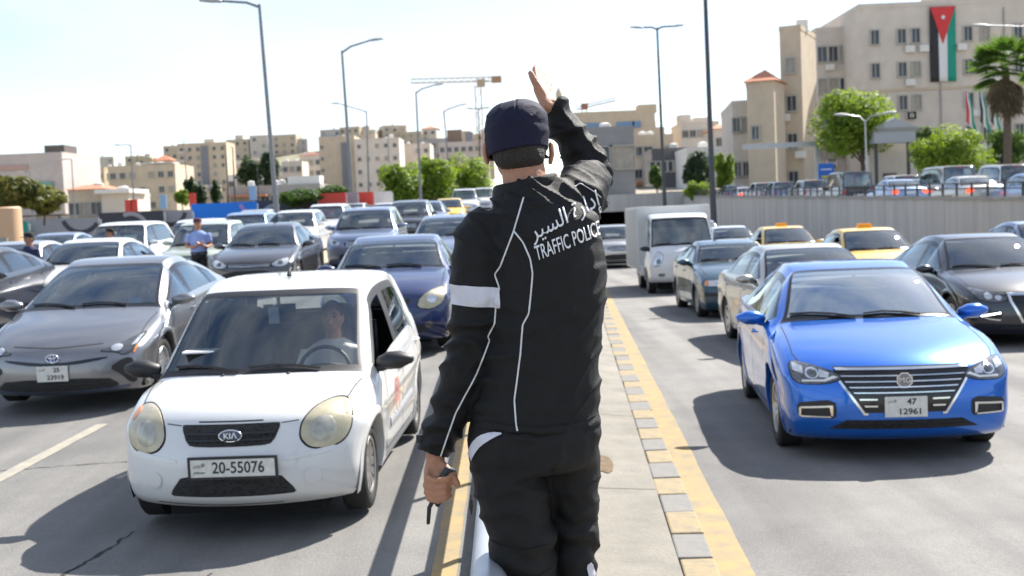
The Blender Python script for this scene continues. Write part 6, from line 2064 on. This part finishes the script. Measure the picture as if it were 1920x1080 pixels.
# the radio in his left hand
rd = empty('handheld_radio', A(838, 915, -.012))
tag(rd, 'black handheld radio held upside down in the officer\'s left hand', 'radio')
ra = (A(813, 942, -.012) - A(846, 874, -.014)).normalized()
def rpart(name, b, m, sm=True):
    me = b.mesh(name, sm, 40); me.transform(Matrix.Translation(-Vector(rd.location))); return link(name, me, rd, m)
b = MB(); p0 = A(846, 878, -.014)
b.tube([p0, p0 + ra * .03, p0 + ra * .10, p0 + ra * .112], [(.020, .014), (.024, .017), (.024, .017), (.020, .014)], 8, side=(1, .3, .5))
rpart('case', b, mat('radio_case', (.02, .021, .026), .4))
b = MB(); b.tube([p0 + ra * .106 + Vector((-.008, 0, 0)), p0 + ra * .128 + Vector((-.008, 0, 0)), A(803, 980, -.01)], [.007, .0065, .0055], 10, rnd=True); rpart('antenna', b, M_BLK)
b = MB(); b.tube([p0 + ra * .106 + Vector((.014, 0, .002)), p0 + ra * .126 + Vector((.014, 0, .002))], .007, 10); rpart('knob', b, M_BLK)
# wrist strap tab on the cuff
b = MB(); b.box(A(786, 822, .02), (.016, .02, .022)); opart('cuff_tab', b.mesh('cuff_tab'), M_BLK, jo)

# ---- simple standing people and drivers; local frame faces -Y
def simple_person(label, loc, rz, h, shirt, trs, cap, pose, name='person', long=False, skin=M_SKIN):
    root = empty(name, loc, (0, 0, rz)); tag(root, label, 'person')
    k = h / 1.75
    def v(*a): return Vector(a) * k
    if pose == 'fold': arms = [[v(s * .2, 0, 1.42), v(s * .27, .02, 1.15), v(s * .14, -.22, 1.12), v(s * .02, -.28, 1.18)] for s in (1, -1)]
    elif pose == 'down': arms = [[v(s * .2, 0, 1.42), v(s * .27, .03, 1.14), v(s * .28, -.02, .88), v(s * .27, -.04, .78)] for s in (1, -1)]
    else: arms = [[v(.2, 0, 1.42), v(.27, .03, 1.14), v(.28, -.02, .88), v(.27, -.04, .78)], [v(-.2, 0, 1.42), v(-.3, -.05, 1.16), v(-.34, -.25, 1.05), v(-.35, -.33, 1.05)]]
    b = MB()
    b.ball(v(0, 0, 1.63), v(.075, .095, .118), 16, 12); b.ball(v(0, -.03, 1.575), v(.055, .06, .05), 12, 8)
    b.tube([v(0, -.09, 1.63), v(0, -.108, 1.605)], [.012, .016], 6, rnd=True)
    for s in (1, -1): b.ball(v(s * .078, .005, 1.625), v(.012, .02, .032), 8, 6)
    b.tube([v(0, .01, 1.58), v(0, .01, 1.40), v(0, 0, 1.0)], [.055, .07, .12], 12)
    for a in arms:
        b.tube(a, [.045, .042, .036, .028], 10)
        d = (a[3] - a[2]).normalized()
        b.tube([a[3], a[3] + d * .06, a[3] + d * .1], [(.035, .02), (.042, .022), (.036, .018)], 10, rnd=True)
        for i in range(4): b.tube([a[3] + d * .09 + Vector((0, 0, 1)).cross(d) * (.013 * (i - 1.5)), a[3] + d * .15 + Vector((0, 0, 1)).cross(d) * (.014 * (i - 1.5)) - Vector((0, 0, .012))], [.009, .007], 6, rnd=True)
        b.tube([a[3] + d * .03, a[3] + d * .07 + Vector((-.03 if a[0].x > 0 else .03, -.01, .02))], [.011, .009], 6, rnd=True)
    for s in (1, -1): b.tube([v(0, 0, 1.0), v(s * .09, 0, .88), v(s * .1, 0, .5), v(s * .1, .02, .08)], [.1, .07, .05, .04], 10)
    link('body', remesh(b, .011, 3, 'body'), root, skin)
    b = MB()
    b.tube([v(0, 0, 1.49), v(0, 0, 1.42), v(0, 0, 1.2), v(0, 0, .96)], [(.08, .07), (.19, .11), (.185, .125), (.18, .125)], 18, side=X_)
    for a in arms:
        b.tube([a[0], a[0].lerp(a[1], .7)] + ([a[1], a[2], a[3]] if long else []), [.07, .066] + ([.06, .05, .045] if long else []), 12)
    sm = remesh(b, .013, 4, 'shirt'); displace(sm, lambda p: .006 * (ridge(p * 9) - .4)); link('shirt', sm, root, shirt)
    b = MB()
    b.tube([v(0, 0, 1.0), v(0, 0, .86)], [(.178, .122), (.185, .125)], 16, side=X_)
    for s in (1, -1): b.tube([v(s * .09, 0, .9), v(s * .1, 0, .5), v(s * .1, .015, .07)], [.1, .075, .06], 12)
    link('trousers', remesh(b, .014, 4, 'trousers'), root, trs)
    for s in (1, -1):
        b = MB(); b.tube([v(s * .1, .07, .05), v(s * .1, -.02, .055), v(s * .1, -.15, .035)], [(.04, .045), (.045, .05), (.04, .03)], 10, side=X_, rnd=True); b.obj('shoe', M_BLK, root, True)
    b = MB(); b.tube([v(0, 0, .975), v(0, 0, 1.015)], [(.188, .13)] * 2, 18, side=X_); b.obj('belt', M_BLK, root, True)
    b = MB(); b.ball(v(0, .018, 1.65), v(.082, .098, .112), 14, 10); hm = b.mesh('hair', True)
    bm = bmesh.new(); bm.from_mesh(hm); cut(bm, v(0, -.03, 1.66), Vector((0, -1, -.55)).normalized()); bm.to_mesh(hm); bm.free(); link('hair', hm, root, M_HAIR)
    if cap is not None:
        b = MB(); b.lathe([(1.675 * k, .095 * k), (1.72 * k, .10 * k), (1.755 * k, .085 * k), (1.775 * k, .04 * k), (1.778 * k, .001)], 18, 'z', (0, .005, 0)); co_ = b.obj('cap', cap, root, True)
        b = MB(); b.tube([v(0, -.07, 1.685), v(0, -.165, 1.668)], [(.075, .008), (.06, .006)], 12, side=X_); b.obj('visor', cap, co_, True)
    return root

def driver_meshes():
    b = MB()
    b.ball((0, .0, .62), (.075, .095, .118), 18, 14); b.ball((0, -.03, .565), (.055, .06, .05), 12, 8)
    b.tube([(0, -.09, .62), (0, -.112, .595)], [.012, .017], 8, rnd=True)
    b.tube([(-.025, -.085, .555), (.025, -.085, .555)], .009, 6, rnd=True)
    for s in (1, -1): b.ball((s * .078, .005, .615), (.012, .02, .032), 8, 6)
    b.tube([(0, .01, .58), (0, .01, .40), (0, 0, .05)], [.055, .07, .12], 12)
    for s in (1, -1):
        b.tube([(s * .18, 0, .38), (s * .26, -.1, .12), (s * .19, -.34, .2)], [.045, .042, .03], 10)
        b.tube([(s * .19, -.33, .2), (s * .17, -.42, .24)], [(.03, .02), (.036, .028)], 10, rnd=True)
        for i in range(4): b.tube([(s * .17, -.42, .225 + .018 * i), (s * .145, -.455, .225 + .018 * i), (s * .125, -.43, .225 + .018 * i)], .009, 6, rnd=True)
    body = remesh(b, .010, 3, 'body'); body.materials.append(M_SKIN)
    b = MB()
    b.tube([(0, 0, .47), (0, 0, .41), (0, .0, .2), (0, .0, -.08)], [(.08, .07), (.19, .11), (.19, .13), (.18, .14)], 16, side=X_)
    for s in (1, -1): b.tube([(s * .18, 0, .38), (s * .25, -.08, .16), (s * .235, -.18, .15)], [.07, .064, .058], 12)
    sh = remesh(b, .013, 4, 'shirt'); displace(sh, lambda p: .006 * (ridge(p * 9) - .4)); sh.materials.append(None)
    b = MB(); b.ball((0, .018, .645), (.082, .098, .108), 14, 10); hm = b.mesh('hair', True)
    bm = bmesh.new(); bm.from_mesh(hm); cut(bm, Vector((0, -.045, .66)), Vector((0, -1, -.5)).normalized()); bm.to_mesh(hm); bm.free(); hm.materials.append(M_HAIR)
    b = MB()
    for s in (1, -1): b.tube([(s * .015, -.092, .655), (s * .032, -.09, .662), (s * .05, -.076, .656)], .0055, 6)
    br = b.mesh('eyebrows', True); br.materials.append(M_HAIR)
    b = MB()
    for s in (1, -1): b.ball((s * .031, -.0855, .636), .010, 8, 6)
    ey = b.mesh('eyes', True); ey.materials.append(M_BLK)
    return body, sh, hm, br, ey
DRV = driver_meshes()
def driver(car, key, label, shirt, side=1, lean=0., dz=0.):
    P = CARP[key][1]
    hw = P['W'] / 2
    ys = P.get('seaty', P['ypil'] - .42)
    loc = Vector((side * hw * .42, ys - P['fo'] + .14, .40 + P.get('seatz', -.02) + dz))
    M = Matrix.Translation(car.location) @ car.rotation_euler.to_matrix().to_4x4()
    root = empty('person', M @ loc, (0, 0, car.rotation_euler.z + lean)); tag(root, label, 'person')
    link('body', DRV[0], root)
    o = link('shirt', DRV[1], root); o.material_slots[0].link = 'OBJECT'; o.material_slots[0].material = shirt
    link('hair', DRV[2], root)
    link('eyebrows', DRV[3], root); link('eyes', DRV[4], root)
    return root
# ------------------------------------------------------------------ traffic
car_proto('hatch', P_HATCH, 2)
car_proto('lift', P_LIFT, 2)
car_proto('wide', P_MG, 2)
car_proto('big', P_SONATA, 2)
for k_, p_ in (('old', P_OLD), ('deep', P_CAMRY), ('plain', P_SED2), ('round', P_SED3), ('taxi', P_TAXI)): car_proto(k_, p_, 1, 1)
for k_, p_ in (('suv', P_SUV), ('cross', P_CROSS), ('bigsuv', P_BIG), ('mpv', P_MPV), ('van', P_VAN), ('rear', P_RSED)): car_proto(k_, p_, 1, 1)
PW = paint('white', (.68, .68, .675), 0, .3); PGR = paint('grey', (.23, .23, .24), .8, .32); PBL = paint('blue', (.002, .135, .60), .5, .25)
PNV = paint('navy', (.006, .008, .018), .0, .3); PTL = paint('teal', (.012, .055, .085), .3, .35); PSI = paint('silver', (.50, .49, .47), .75, .33)
PDG = paint('dark_grey', (.07, .07, .075), .6, .32); PDB = paint('dark_blue', (.008, .02, .095), .3, .3); PYE = paint('taxi_yellow', (.80, .50, .03), 0, .4)
PYB = paint('taxi_bright', (.85, .55, .02), 0, .4); PGN = paint('pale_green', (.52, .56, .46), .35, .35); PBG = paint('blue_grey', (.20, .25, .36), .6, .33); PMA = paint('maroon', (.12, .018, .02), .3, .35)
PLB = paint('light_blue', (.22, .33, .52), .6, .33); PBK = paint('black', (.014, .014, .016), .2, .25); PBE = paint('silver_warm', (.46, .43, .38), .75, .33)

kia = place_car('hatch', 'small_hatchback', -1.72, 8.05, -.053, PW, 'small white hatchback with yellowed round headlights, nearest car on the left')
add_plate(kia, 'hatch', [('20-55076', .098, .035, 0, .86), ('\ufe8d\ufefb\ufead\ufea9\ufee5'[::-1], .03, -.205, .02, 1), ('JORDAN', .018, -.205, -.026, 1)], 0, .03, .455, .52, .11, frame=True)
def emblem(root, key, x, z, build):
    h = CARP[key][2]['bvh'].ray_cast(Vector((x, -2, z)), Vector((0, 1, 0)))
    return build(root, Vector((x, h[0].y - CARP[key][1]['fo'] - .02, z)))
def oval(cx, cz, a, b, r, flat=.4, n=28, rot=0):
    return [(cx + a * math.cos(t) * math.cos(rot) - b * math.sin(t) * math.sin(rot), 0, cz + a * math.cos(t) * math.sin(rot) + b * math.sin(t) * math.cos(rot)) for t in [2 * PI * i / n for i in range(n + 1)]]
def em_kia(root, p):
    b = MB(); b.tube([(0, .004, 0), (0, -.002, 0)], [(.068, .034)] * 2, 28, side=X_); o = b.obj('emblem', mat('emblem_blue', (.03, .05, .12), .3, coat=1), root, False, p)
    b = MB(); b.tube(oval(0, 0, .070, .035, .004), .0045, 8); b.obj('emblem_ring', M_CHR, o, True)
    link('emblem_text', text_mesh('KI\u039b', .048, .003, bold=.001, sx=1.1), o, M_WHITE, (0, -.005, 0), (PI / 2, 0, 0))
emblem(kia, 'hatch', 0.01, .638, em_kia)
# faded red lettering on the flank
def side_mark(car, key, body, size, y, z, m, sx=1.):
    S = CARP[key][2]; P = CARP[key][1]
    x = S['sidew'](y, z) + .004
    link('door_lettering', text_mesh(body, size, .001, sx=sx), car, m, (x, y - P['fo'], z), (PI / 2, 0, PI / 2))
side_mark(kia, 'hatch', '(S)', .26, 1.62, .62, mat('faded_red', (.62, .2, .17), .6), .8)
b = MB()
for s in (1,): b.tube([(CARP['hatch'][2]['sidew'](1.35, .44) + .004, 1.35 - .7, .44), (CARP['hatch'][2]['sidew'](1.9, .45) + .006, 1.9 - .7, .45), (CARP['hatch'][2]['sidew'](2.5, .46) + .004, 2.5 - .7, .46)], [(.035, .006)] * 3, 8, side=(0, 0, 1))
b.obj('side_moulding', mat('moulding_grey', (.35, .36, .38), .6), kia, True)
b = MB(); b.tube([(0, 1.85 - .7, 1.475), (0, 1.87 - .7, 1.51), (0, 1.93 - .7, 1.53)], [.02, .012, .008], 8); b.obj('aerial', M_BLK, kia, True)
hb = CARP['hatch'][2]['bvh']
for x in (-.22, .22):
    h = hb.ray_cast(Vector((x, .74, 3)), Vector((0, 0, -1)))
    b = MB(); b.ball(h[0] + Vector((0, -.7, .004)), (.012, .012, .008), 8, 6); b.obj('washer_jet', M_BLK, kia)
b = MB(); b.box((-.45, .35, 1.035), (.22, .16, .012)); b.obj('papers', M_WHITE, kia, rot=(0, 0, 0))
b = MB(); b.box((.0, .62, 1.235), (.075, .006, .115)); b.tube([(0, .62, 1.29), (0, .65, 1.36)], .003, 5); b.obj('hanging_card', mat('card_pale', (.6, .65, .62), .5), kia)
drv_shirt = mat('shirt_pale', (.62, .6, .55), .9)
driver(kia, 'hatch', 'driver in pale shirt in the small white hatchback', drv_shirt, dz=.10)

pri = place_car('lift', 'liftback_car', -4.58, 13.05, .0, PGR, 'grey metallic wedge-nosed liftback left of the white hatchback')
def em_toy(root, p):
    b = MB(); b.tube([(0, .004, 0), (0, -.001, 0)], [(.06, .04)] * 2, 26, side=X_); o = b.obj('emblem', mat('emblem_deep_blue', (.01, .05, .35), .25, coat=1), root, False, p)
    b = MB(); b.tube(oval(0, 0, .062, .042, .0), .005, 8); b.obj('emblem_ring', M_CHR, o, True, (0, -.004, 0))
    b = MB(); b.tube(oval(0, 0, .018, .040, 0), .0045, 8); b.obj('emblem_ring', M_CHR, o, True, (0, -.004, 0))
    b = MB(); b.tube(oval(0, .018, .042, .018, 0), .0045, 8); b.obj('emblem_ring', M_CHR, o, True, (0, -.004, 0))
emblem(pri, 'lift', 0, .555, em_toy)
add_plate(pri, 'lift', [('25', .062, .045, .038, 1.05), ('23919', .062, .03, -.036, 1.1), ('\ufe8d\ufefb\ufead\ufea9\ufee5'[::-1], .026, -.1, .045, 1)], 0, .0, .405, .31, .155)
b = MB(); b.box((.38, .62, .97), (.14, .01, .07)); b.obj('windscreen_sticker', mat('sticker_blue', (.25, .5, .75), .5), pri)
driver(pri, 'lift', 'driver in dark shirt in the grey liftback', mat('shirt_dark', (.03, .035, .05), .9))

mg = place_car('wide', 'saloon_car', 2.98, 9.98, -.095, PBL, 'bright blue saloon with slatted chrome grille, nearest car on the right', road='r')
def em_mg(root, p):
    oc = [(.062 * math.cos(PI / 8 + k * PI / 4), .062 * math.sin(PI / 8 + k * PI / 4)) for k in range(8)]
    b = MB(); b.prism(oc, -.004, .008); o = b.obj('emblem', M_CHR, root, False, p)
    oc2 = [(x * .84, z * .84) for x, z in oc]
    b = MB(); b.prism(oc2, -.006, -.004); b.obj('emblem_field', mat('emblem_grey', (.22, .22, .24), .3, metal=.6), o)
    link('emblem_text', text_mesh('MG', .06, .003), o, M_CHR, (0, -.007, 0), (PI / 2, 0, 0))
emblem(mg, 'wide', 0, .64, em_mg)
add_plate(mg, 'wide', [('47', .062, .04, .038, 1.1), ('12961', .062, .03, -.036, 1.15), ('\ufe8d\ufefb\ufead\ufea9\ufee5'[::-1], .026, -.1, .045, 1)], 0, .0, .445, .31, .155)
driver(mg, 'wide', 'driver in white shirt in the bright blue saloon', mat('shirt_white', (.7, .7, .72), .9))
place_car('big', 'saloon_car', 6.95, 16.9, -.02, PNV, 'dark navy saloon with lit running lamps and chrome-edged grille at the right edge', road='r')
sv = place_car('plain', 'saloon_car', 4.18, 16.2, .02, PBE, 'warm silver saloon right behind the bright blue one', road='r')
tl = place_car('old', 'saloon_car', 4.25, 22.9, -.0, PTL, 'dark teal old-style saloon in front of the white truck', road='r')
driver(tl, 'old', 'driver in the dark teal saloon', mat('shirt_dark', (.03, .035, .05), .9))
driver(sv, 'plain', 'driver in the warm silver saloon', drv_shirt)
def taxi_sign(car, key, m):
    P = CARP[key][1]
    b = MB(); b.prism([(-.17, 0), (.17, 0), (.13, .09), (-.13, .09)], -.07, .07); b.obj('roof_sign', m, car, False, (0, P['roof'][1][0] + .25 - P['fo'], P['H'] - .005))
M_TX = mat('sign_orange', (.85, .36, .03), .5)
t1 = place_car('taxi', 'taxi', 7.75, 25.3, 0, PYE, 'yellow taxi between the silver saloon and the dark navy one', 'taxi', road='r'); taxi_sign(t1, 'taxi', M_TX)
t2 = place_car('taxi', 'taxi', 7.75, 33.5, 0, PYE, 'farther yellow taxi behind the dark teal saloon', 'taxi', road='r'); taxi_sign(t2, 'taxi', M_TX)
driver(t1, 'taxi', 'driver of the nearer yellow taxi on the right', drv_shirt)
place_car('plain', 'saloon_car', 7.75, 42, 0, PW, 'white saloon partly hidden right of the truck cab', road='r')
place_car('cross', 'crossover_car', 8.2, 52, 0, PLB, 'pale blue car far behind beside the truck', road='r')
place_car('cross', 'crossover_car', 4.0, 46.5, 0, PSI, 'silver crossover between the officer and the truck', road='r')
place_car('plain', 'saloon_car', 12.2, 27.0, 0, PBG, 'blue-grey saloon roof at the far right behind the navy saloon', road='r')
# left carriageway
bl = place_car('round', 'saloon_car', -1.62, 16.1, 0, PDB, 'dark blue saloon with big pale headlights behind the white hatchback')
driver(bl, 'round', 'driver in the dark blue saloon behind the white hatchback', mat('shirt_dark', (.03, .035, .05), .9), dz=.04)
cm3 = place_car('deep', 'saloon_car', -5.40, 26.2, 0, PDG, 'dark grey saloon behind the grey liftback')
driver(cm3, 'deep', 'driver in the dark grey saloon', mat('shirt_dark', (.03, .035, .05), .9))
ws = place_car('plain', 'saloon_car', -8.1, 22.6, 0, PW, 'white saloon behind the grey liftback')
driver(ws, 'plain', 'driver in the white saloon behind the liftback', drv_shirt)
place_car('lift', 'liftback_car', -9.2, 19.3, .0, PNV, 'dark blue hatchback cut by the left edge')
place_car('deep', 'saloon_car', -10.9, 25.8, 0, PSI, 'silver saloon behind the left-edge hatchback')
place_car('plain', 'saloon_car', -13.0, 34, 0, PBG, 'grey-blue saloon in the second row at far left')
place_car('suv', 'suv_car', -10.4, 32, 0, PW, 'white SUV behind the officer in pale blue shirt', 'suv')
place_car('mpv', 'minivan_car', -9.7, 37, 0, PW, 'white van between the SUV and the pale green minivan', 'van')
mv = place_car('mpv', 'minivan_car', -7.75, 30.2, 0, PGN, 'pale green minivan behind the officer with folded hands', 'minivan')
place_car('suv', 'suv_car', -8.55, 39, 0, PLB, 'lavender-silver SUV right of the pale green minivan', 'suv')
place_car('cross', 'crossover_car', -9.2, 46, 0, PDB, 'dark blue car in front of the blue hoarding')
place_car('cross', 'crossover_car', -7.3, 41, 0, PW, 'white crossover just left of the leaning lamp post')
place_car('suv', 'suv_car', -7.1, 47, 0, PW, 'white SUV right of the leaning lamp post', 'suv')
place_car('plain', 'saloon_car', -7.0, 54, 0, PMA, 'maroon saloon in front of the red hoarding')
place_car('plain', 'saloon_car', -7.0, 62, 0, PSI, 'silver saloon behind the maroon one')
place_car('cross', 'crossover_car', -3.75, 31.5, 0, PBG, 'blue-grey silver crossover beside the traffic island')
place_car('cross', 'crossover_car', -3.7, 45, 0, PDG, 'dark grey hatchback behind the blue-grey crossover')
place_car('deep', 'saloon_car', -3.7, 55, 0, PBG, 'blue-grey saloon between dark hatchback and yellow taxi')
bg = place_car('plain', 'saloon_car', -1.35, 26.5, 0, PBG, 'blue-grey saloon half hidden by the officer\'s shoulder')
t3 = place_car('taxi', 'taxi', -3.05, 62, 0, PYB, 'bright yellow taxi far up the left carriageway', 'taxi')
place_car('bigsuv', 'suv_car', -2.75, 76, 0, PW, 'large white SUV at the top of the left carriageway', 'suv')
place_car('bigsuv', 'suv_car', -1.7, 86, 0, PW, 'farthest white SUV just left of the officer\'s collar', 'suv')
for key, px, d, pm, lab in (('plain', 548, 58, PBG, 'grey-blue saloon far behind the white SUV by the leaning lamp post'), ('cross', 470, 54, PSI, 'silver crossover far back before the blue hoarding'), ('plain', 600, 70, PW, 'small white saloon far back before the red hoarding'), ('cross', 655, 60, PSI, 'silver crossover behind the maroon saloon'), ('plain', 720, 62, PW, 'white saloon far back left of the dark hatchback')):
    X = at(px, 420, d).x
    place_car(key, 'distant_car', X, d, 0, pm, lab)
# upper road, seen from behind
def up(key, name, px, d, pm, label, cat='car', dx=0):
    X = at(px, 350, d).x
    return place_car(key, name, X, d, PI + dx, pm, label, cat, road='u', z=upz(d))
up('van', 'van_car', 1572, 66, PBK, 'dark van on the upper road behind the blue sign', 'van')
up('rear', 'saloon_car', 1660, 56, PLB, 'pale blue saloon with red tail lamps on the upper road', )
up('suv', 'suv_car', 1668, 70, PW, 'white wagon behind the pale blue saloon on the upper road', 'suv')
up('rear', 'saloon_car', 1700, 62, PDB, 'blue saloon left of the tan van on the upper road')
up('van', 'van_car', 1748, 60, PBE, 'tan minibus on the upper road behind the brake-lit saloon', 'van')
up('rear', 'saloon_car', 1787, 49, PBE, 'tan saloon with bright brake lamps on the upper road')
up('bigsuv', 'suv_car', 1848, 55, PW, 'large white wagon near the palm on the upper road', 'suv')
up('rear', 'saloon_car', 1905, 45, PLB, 'blue saloon with red tail lamp at the right edge of the upper road')
up('suv', 'suv_car', 1505, 80, PSI, 'silver SUV with red lamps left of the dark van', 'suv')
up('suv', 'suv_car', 1452, 86, PBG, 'blue-grey SUV with red lamp on the upper road under the gantry', 'suv')
up('suv', 'suv_car', 1418, 90, PW, 'white SUV on the upper road by the tile-roofed tower', 'suv')
up('rear', 'saloon_car', 1388, 92, PW, 'white saloon at the left end of the upper road')
up('cross', 'crossover_car', 1366, 94, PBG, 'grey-blue crossover farthest left on the upper road')
# white box truck
P_CAB = dict(L=1.85, W=1.74, H=1.97, fo=.78, wb=2.45, rw=.31, wheel='steel', tw=.19, gap=.05,
    front=[(.10, .30), (.03, .36), (.0, .52), (.0, .75), (.02, .92), (.05, 1.02)],
    hood=[(.05, 1.02), (.09, 1.06), (.14, 1.10), (.20, 1.14), (.26, 1.18)],
    wind=[(.26, 1.18), (.42, 1.45), (.58, 1.70), (.68, 1.85)],
    roof=[(.68, 1.85), (.85, 1.93), (1.1, 1.97), (1.4, 1.965), (1.72, 1.93)],
    rear=[(1.72, 1.93), (1.77, 1.7), (1.80, 1.4)], deck=[(1.80, 1.4), (1.805, 1.35), (1.81, 1.3)], back=[(1.81, 1.3), (1.83, 1.1), (1.84, .9), (1.84, .6), (1.82, .45), (1.80, .36)],
    belt=(1.08, 1.10), wroof=.70, wbase=.80, ypil=1.62, ycw=1.6, cshear=0, rocker=.32, nroof=6, norear=1, tapf=.05, bow=[.16, .15, .12, .10, 0, 0, 0, 0], mirrorm=M_BLK, seaty=.95, seatz=.32, mirr=.22, pilw=.01,
    decals=[('headlight', [(.50, .99), (.62, 1.06), (.70, .93), (.78, .70), (.58, .70), (.53, .82)], M_LAMP, dict(both=True, st=.03, rnd=1, off=.005, subs=[('lamp_bowl', ell(.62, .80, .06, .07), M_LAMPD, dict(off=.012, rnd=0))])),
        ('lower_grille', [(-.26, .53), (.26, .53), (.26, .39), (-.26, .39)], M_MESH, dict(st=.04, rnd=1, off=.004, subs=slats(.24, 0, [.50, .45], .02, 'paint'))),
        ('fog_lamp', [(.48, .52), (.64, .52), (.64, .44), (.48, .44)], M_LAMPD, dict(both=True, st=.03, rnd=1, off=.005))])
car_proto('cab', P_CAB, 1, 1)
tk = place_car('cab', 'box_truck', 4.2, 30.4, 0, PW, 'white box truck in the lane right of the officer', 'truck', road='r', skip=('door_handle', 'rear_seat'))
b = MB(); b.box((0, 2.55, 1.35), (1.86, 3.1, 1.62)); tb = link('cargo_box', fixn(eval_mods(b.mesh('box'), [('BEVEL', dict(width=.02, segments=2))], 'cargo_box')), tk, mat('box_grey', (.58, .58, .57), .5, noise_amt=.06, nscale=2))
for k in range(9):
    for s in (-1, 1): rbox(tb, 'box_rib', (s * .945, 1.15 + k * .35, 1.35), (.03, .05, 1.5), M_WPL)
rbox(tk, 'chassis', (0, 2.1, .48), (.9, 4.0, .16), M_UNDER)
rbox(tk, 'side_guard', (-.86, 1.25, .55), (.05, 1.3, .25), M_WPL); rbox(tk, 'side_guard', (.86, 1.25, .55), (.05, 1.3, .25), M_WPL)
driver(tk, 'cab', 'driver in the white box truck', mat('shirt_dark', (.03, .035, .05), .9))

# other officers among the cars
M_SHB = mat('uniform_blue', (.26, .36, .68), .85); M_TRB = mat('uniform_black', (.015, .015, .018), .85)
def stand(px, d, h, *a, **k):
    X = at(px, 430, d).x
    return (X, d, zl(d)), h
for px, d, h, rz, lab, sh, pose, lg in ((371, 27.2, 1.72, .35, 'officer in pale blue shirt and black trousers with hands folded in front', M_SHB, 'fold', False),
        (206, 28.5, 1.68, -.9, 'officer in pale blue shirt half hidden behind the white saloon', M_SHB, 'down', False),
        (53, 23.6, 1.66, -.6, 'officer in dark jacket and cap at far left', mat('jacket_navy', (.02, .025, .07), .85), 'point', True)):
    X = at(px, 430, d).x
    simple_person(lab, (X, d, zlx(X, d)), rz, h, sh, M_TRB, mat('cap_dark_red', (.08, .02, .03), .8) if px == 371 else M_TRB, pose, long=lg)

# repeats of a kind share a group
GRP = {'street lamp': 'street lamps along the roads', 'tree': 'trees between road and buildings', 'hoarding': 'hoardings round the building site', 'building': 'buildings on the skyline', 'banner': 'banners by the hoardings', 'bush': 'bushes by the stone building', 'taxi': 'yellow taxis in the traffic', 'flag': 'flags at the stone building', 'crane': 'cranes on the skyline'}
for o in list(COL.objects):
    if o.parent is None and 'category' in o and 'group' not in o:
        c = o['category']
        if c in GRP: o['group'] = GRP[c]
        elif c in ('car', 'suv', 'van', 'minivan'):
            o['group'] = 'vehicles on the upper road' if o.location.x > 13.6 else ('vehicles coming up from the underpass' if o.location.x > 0 else 'vehicles queuing on the left carriageway')
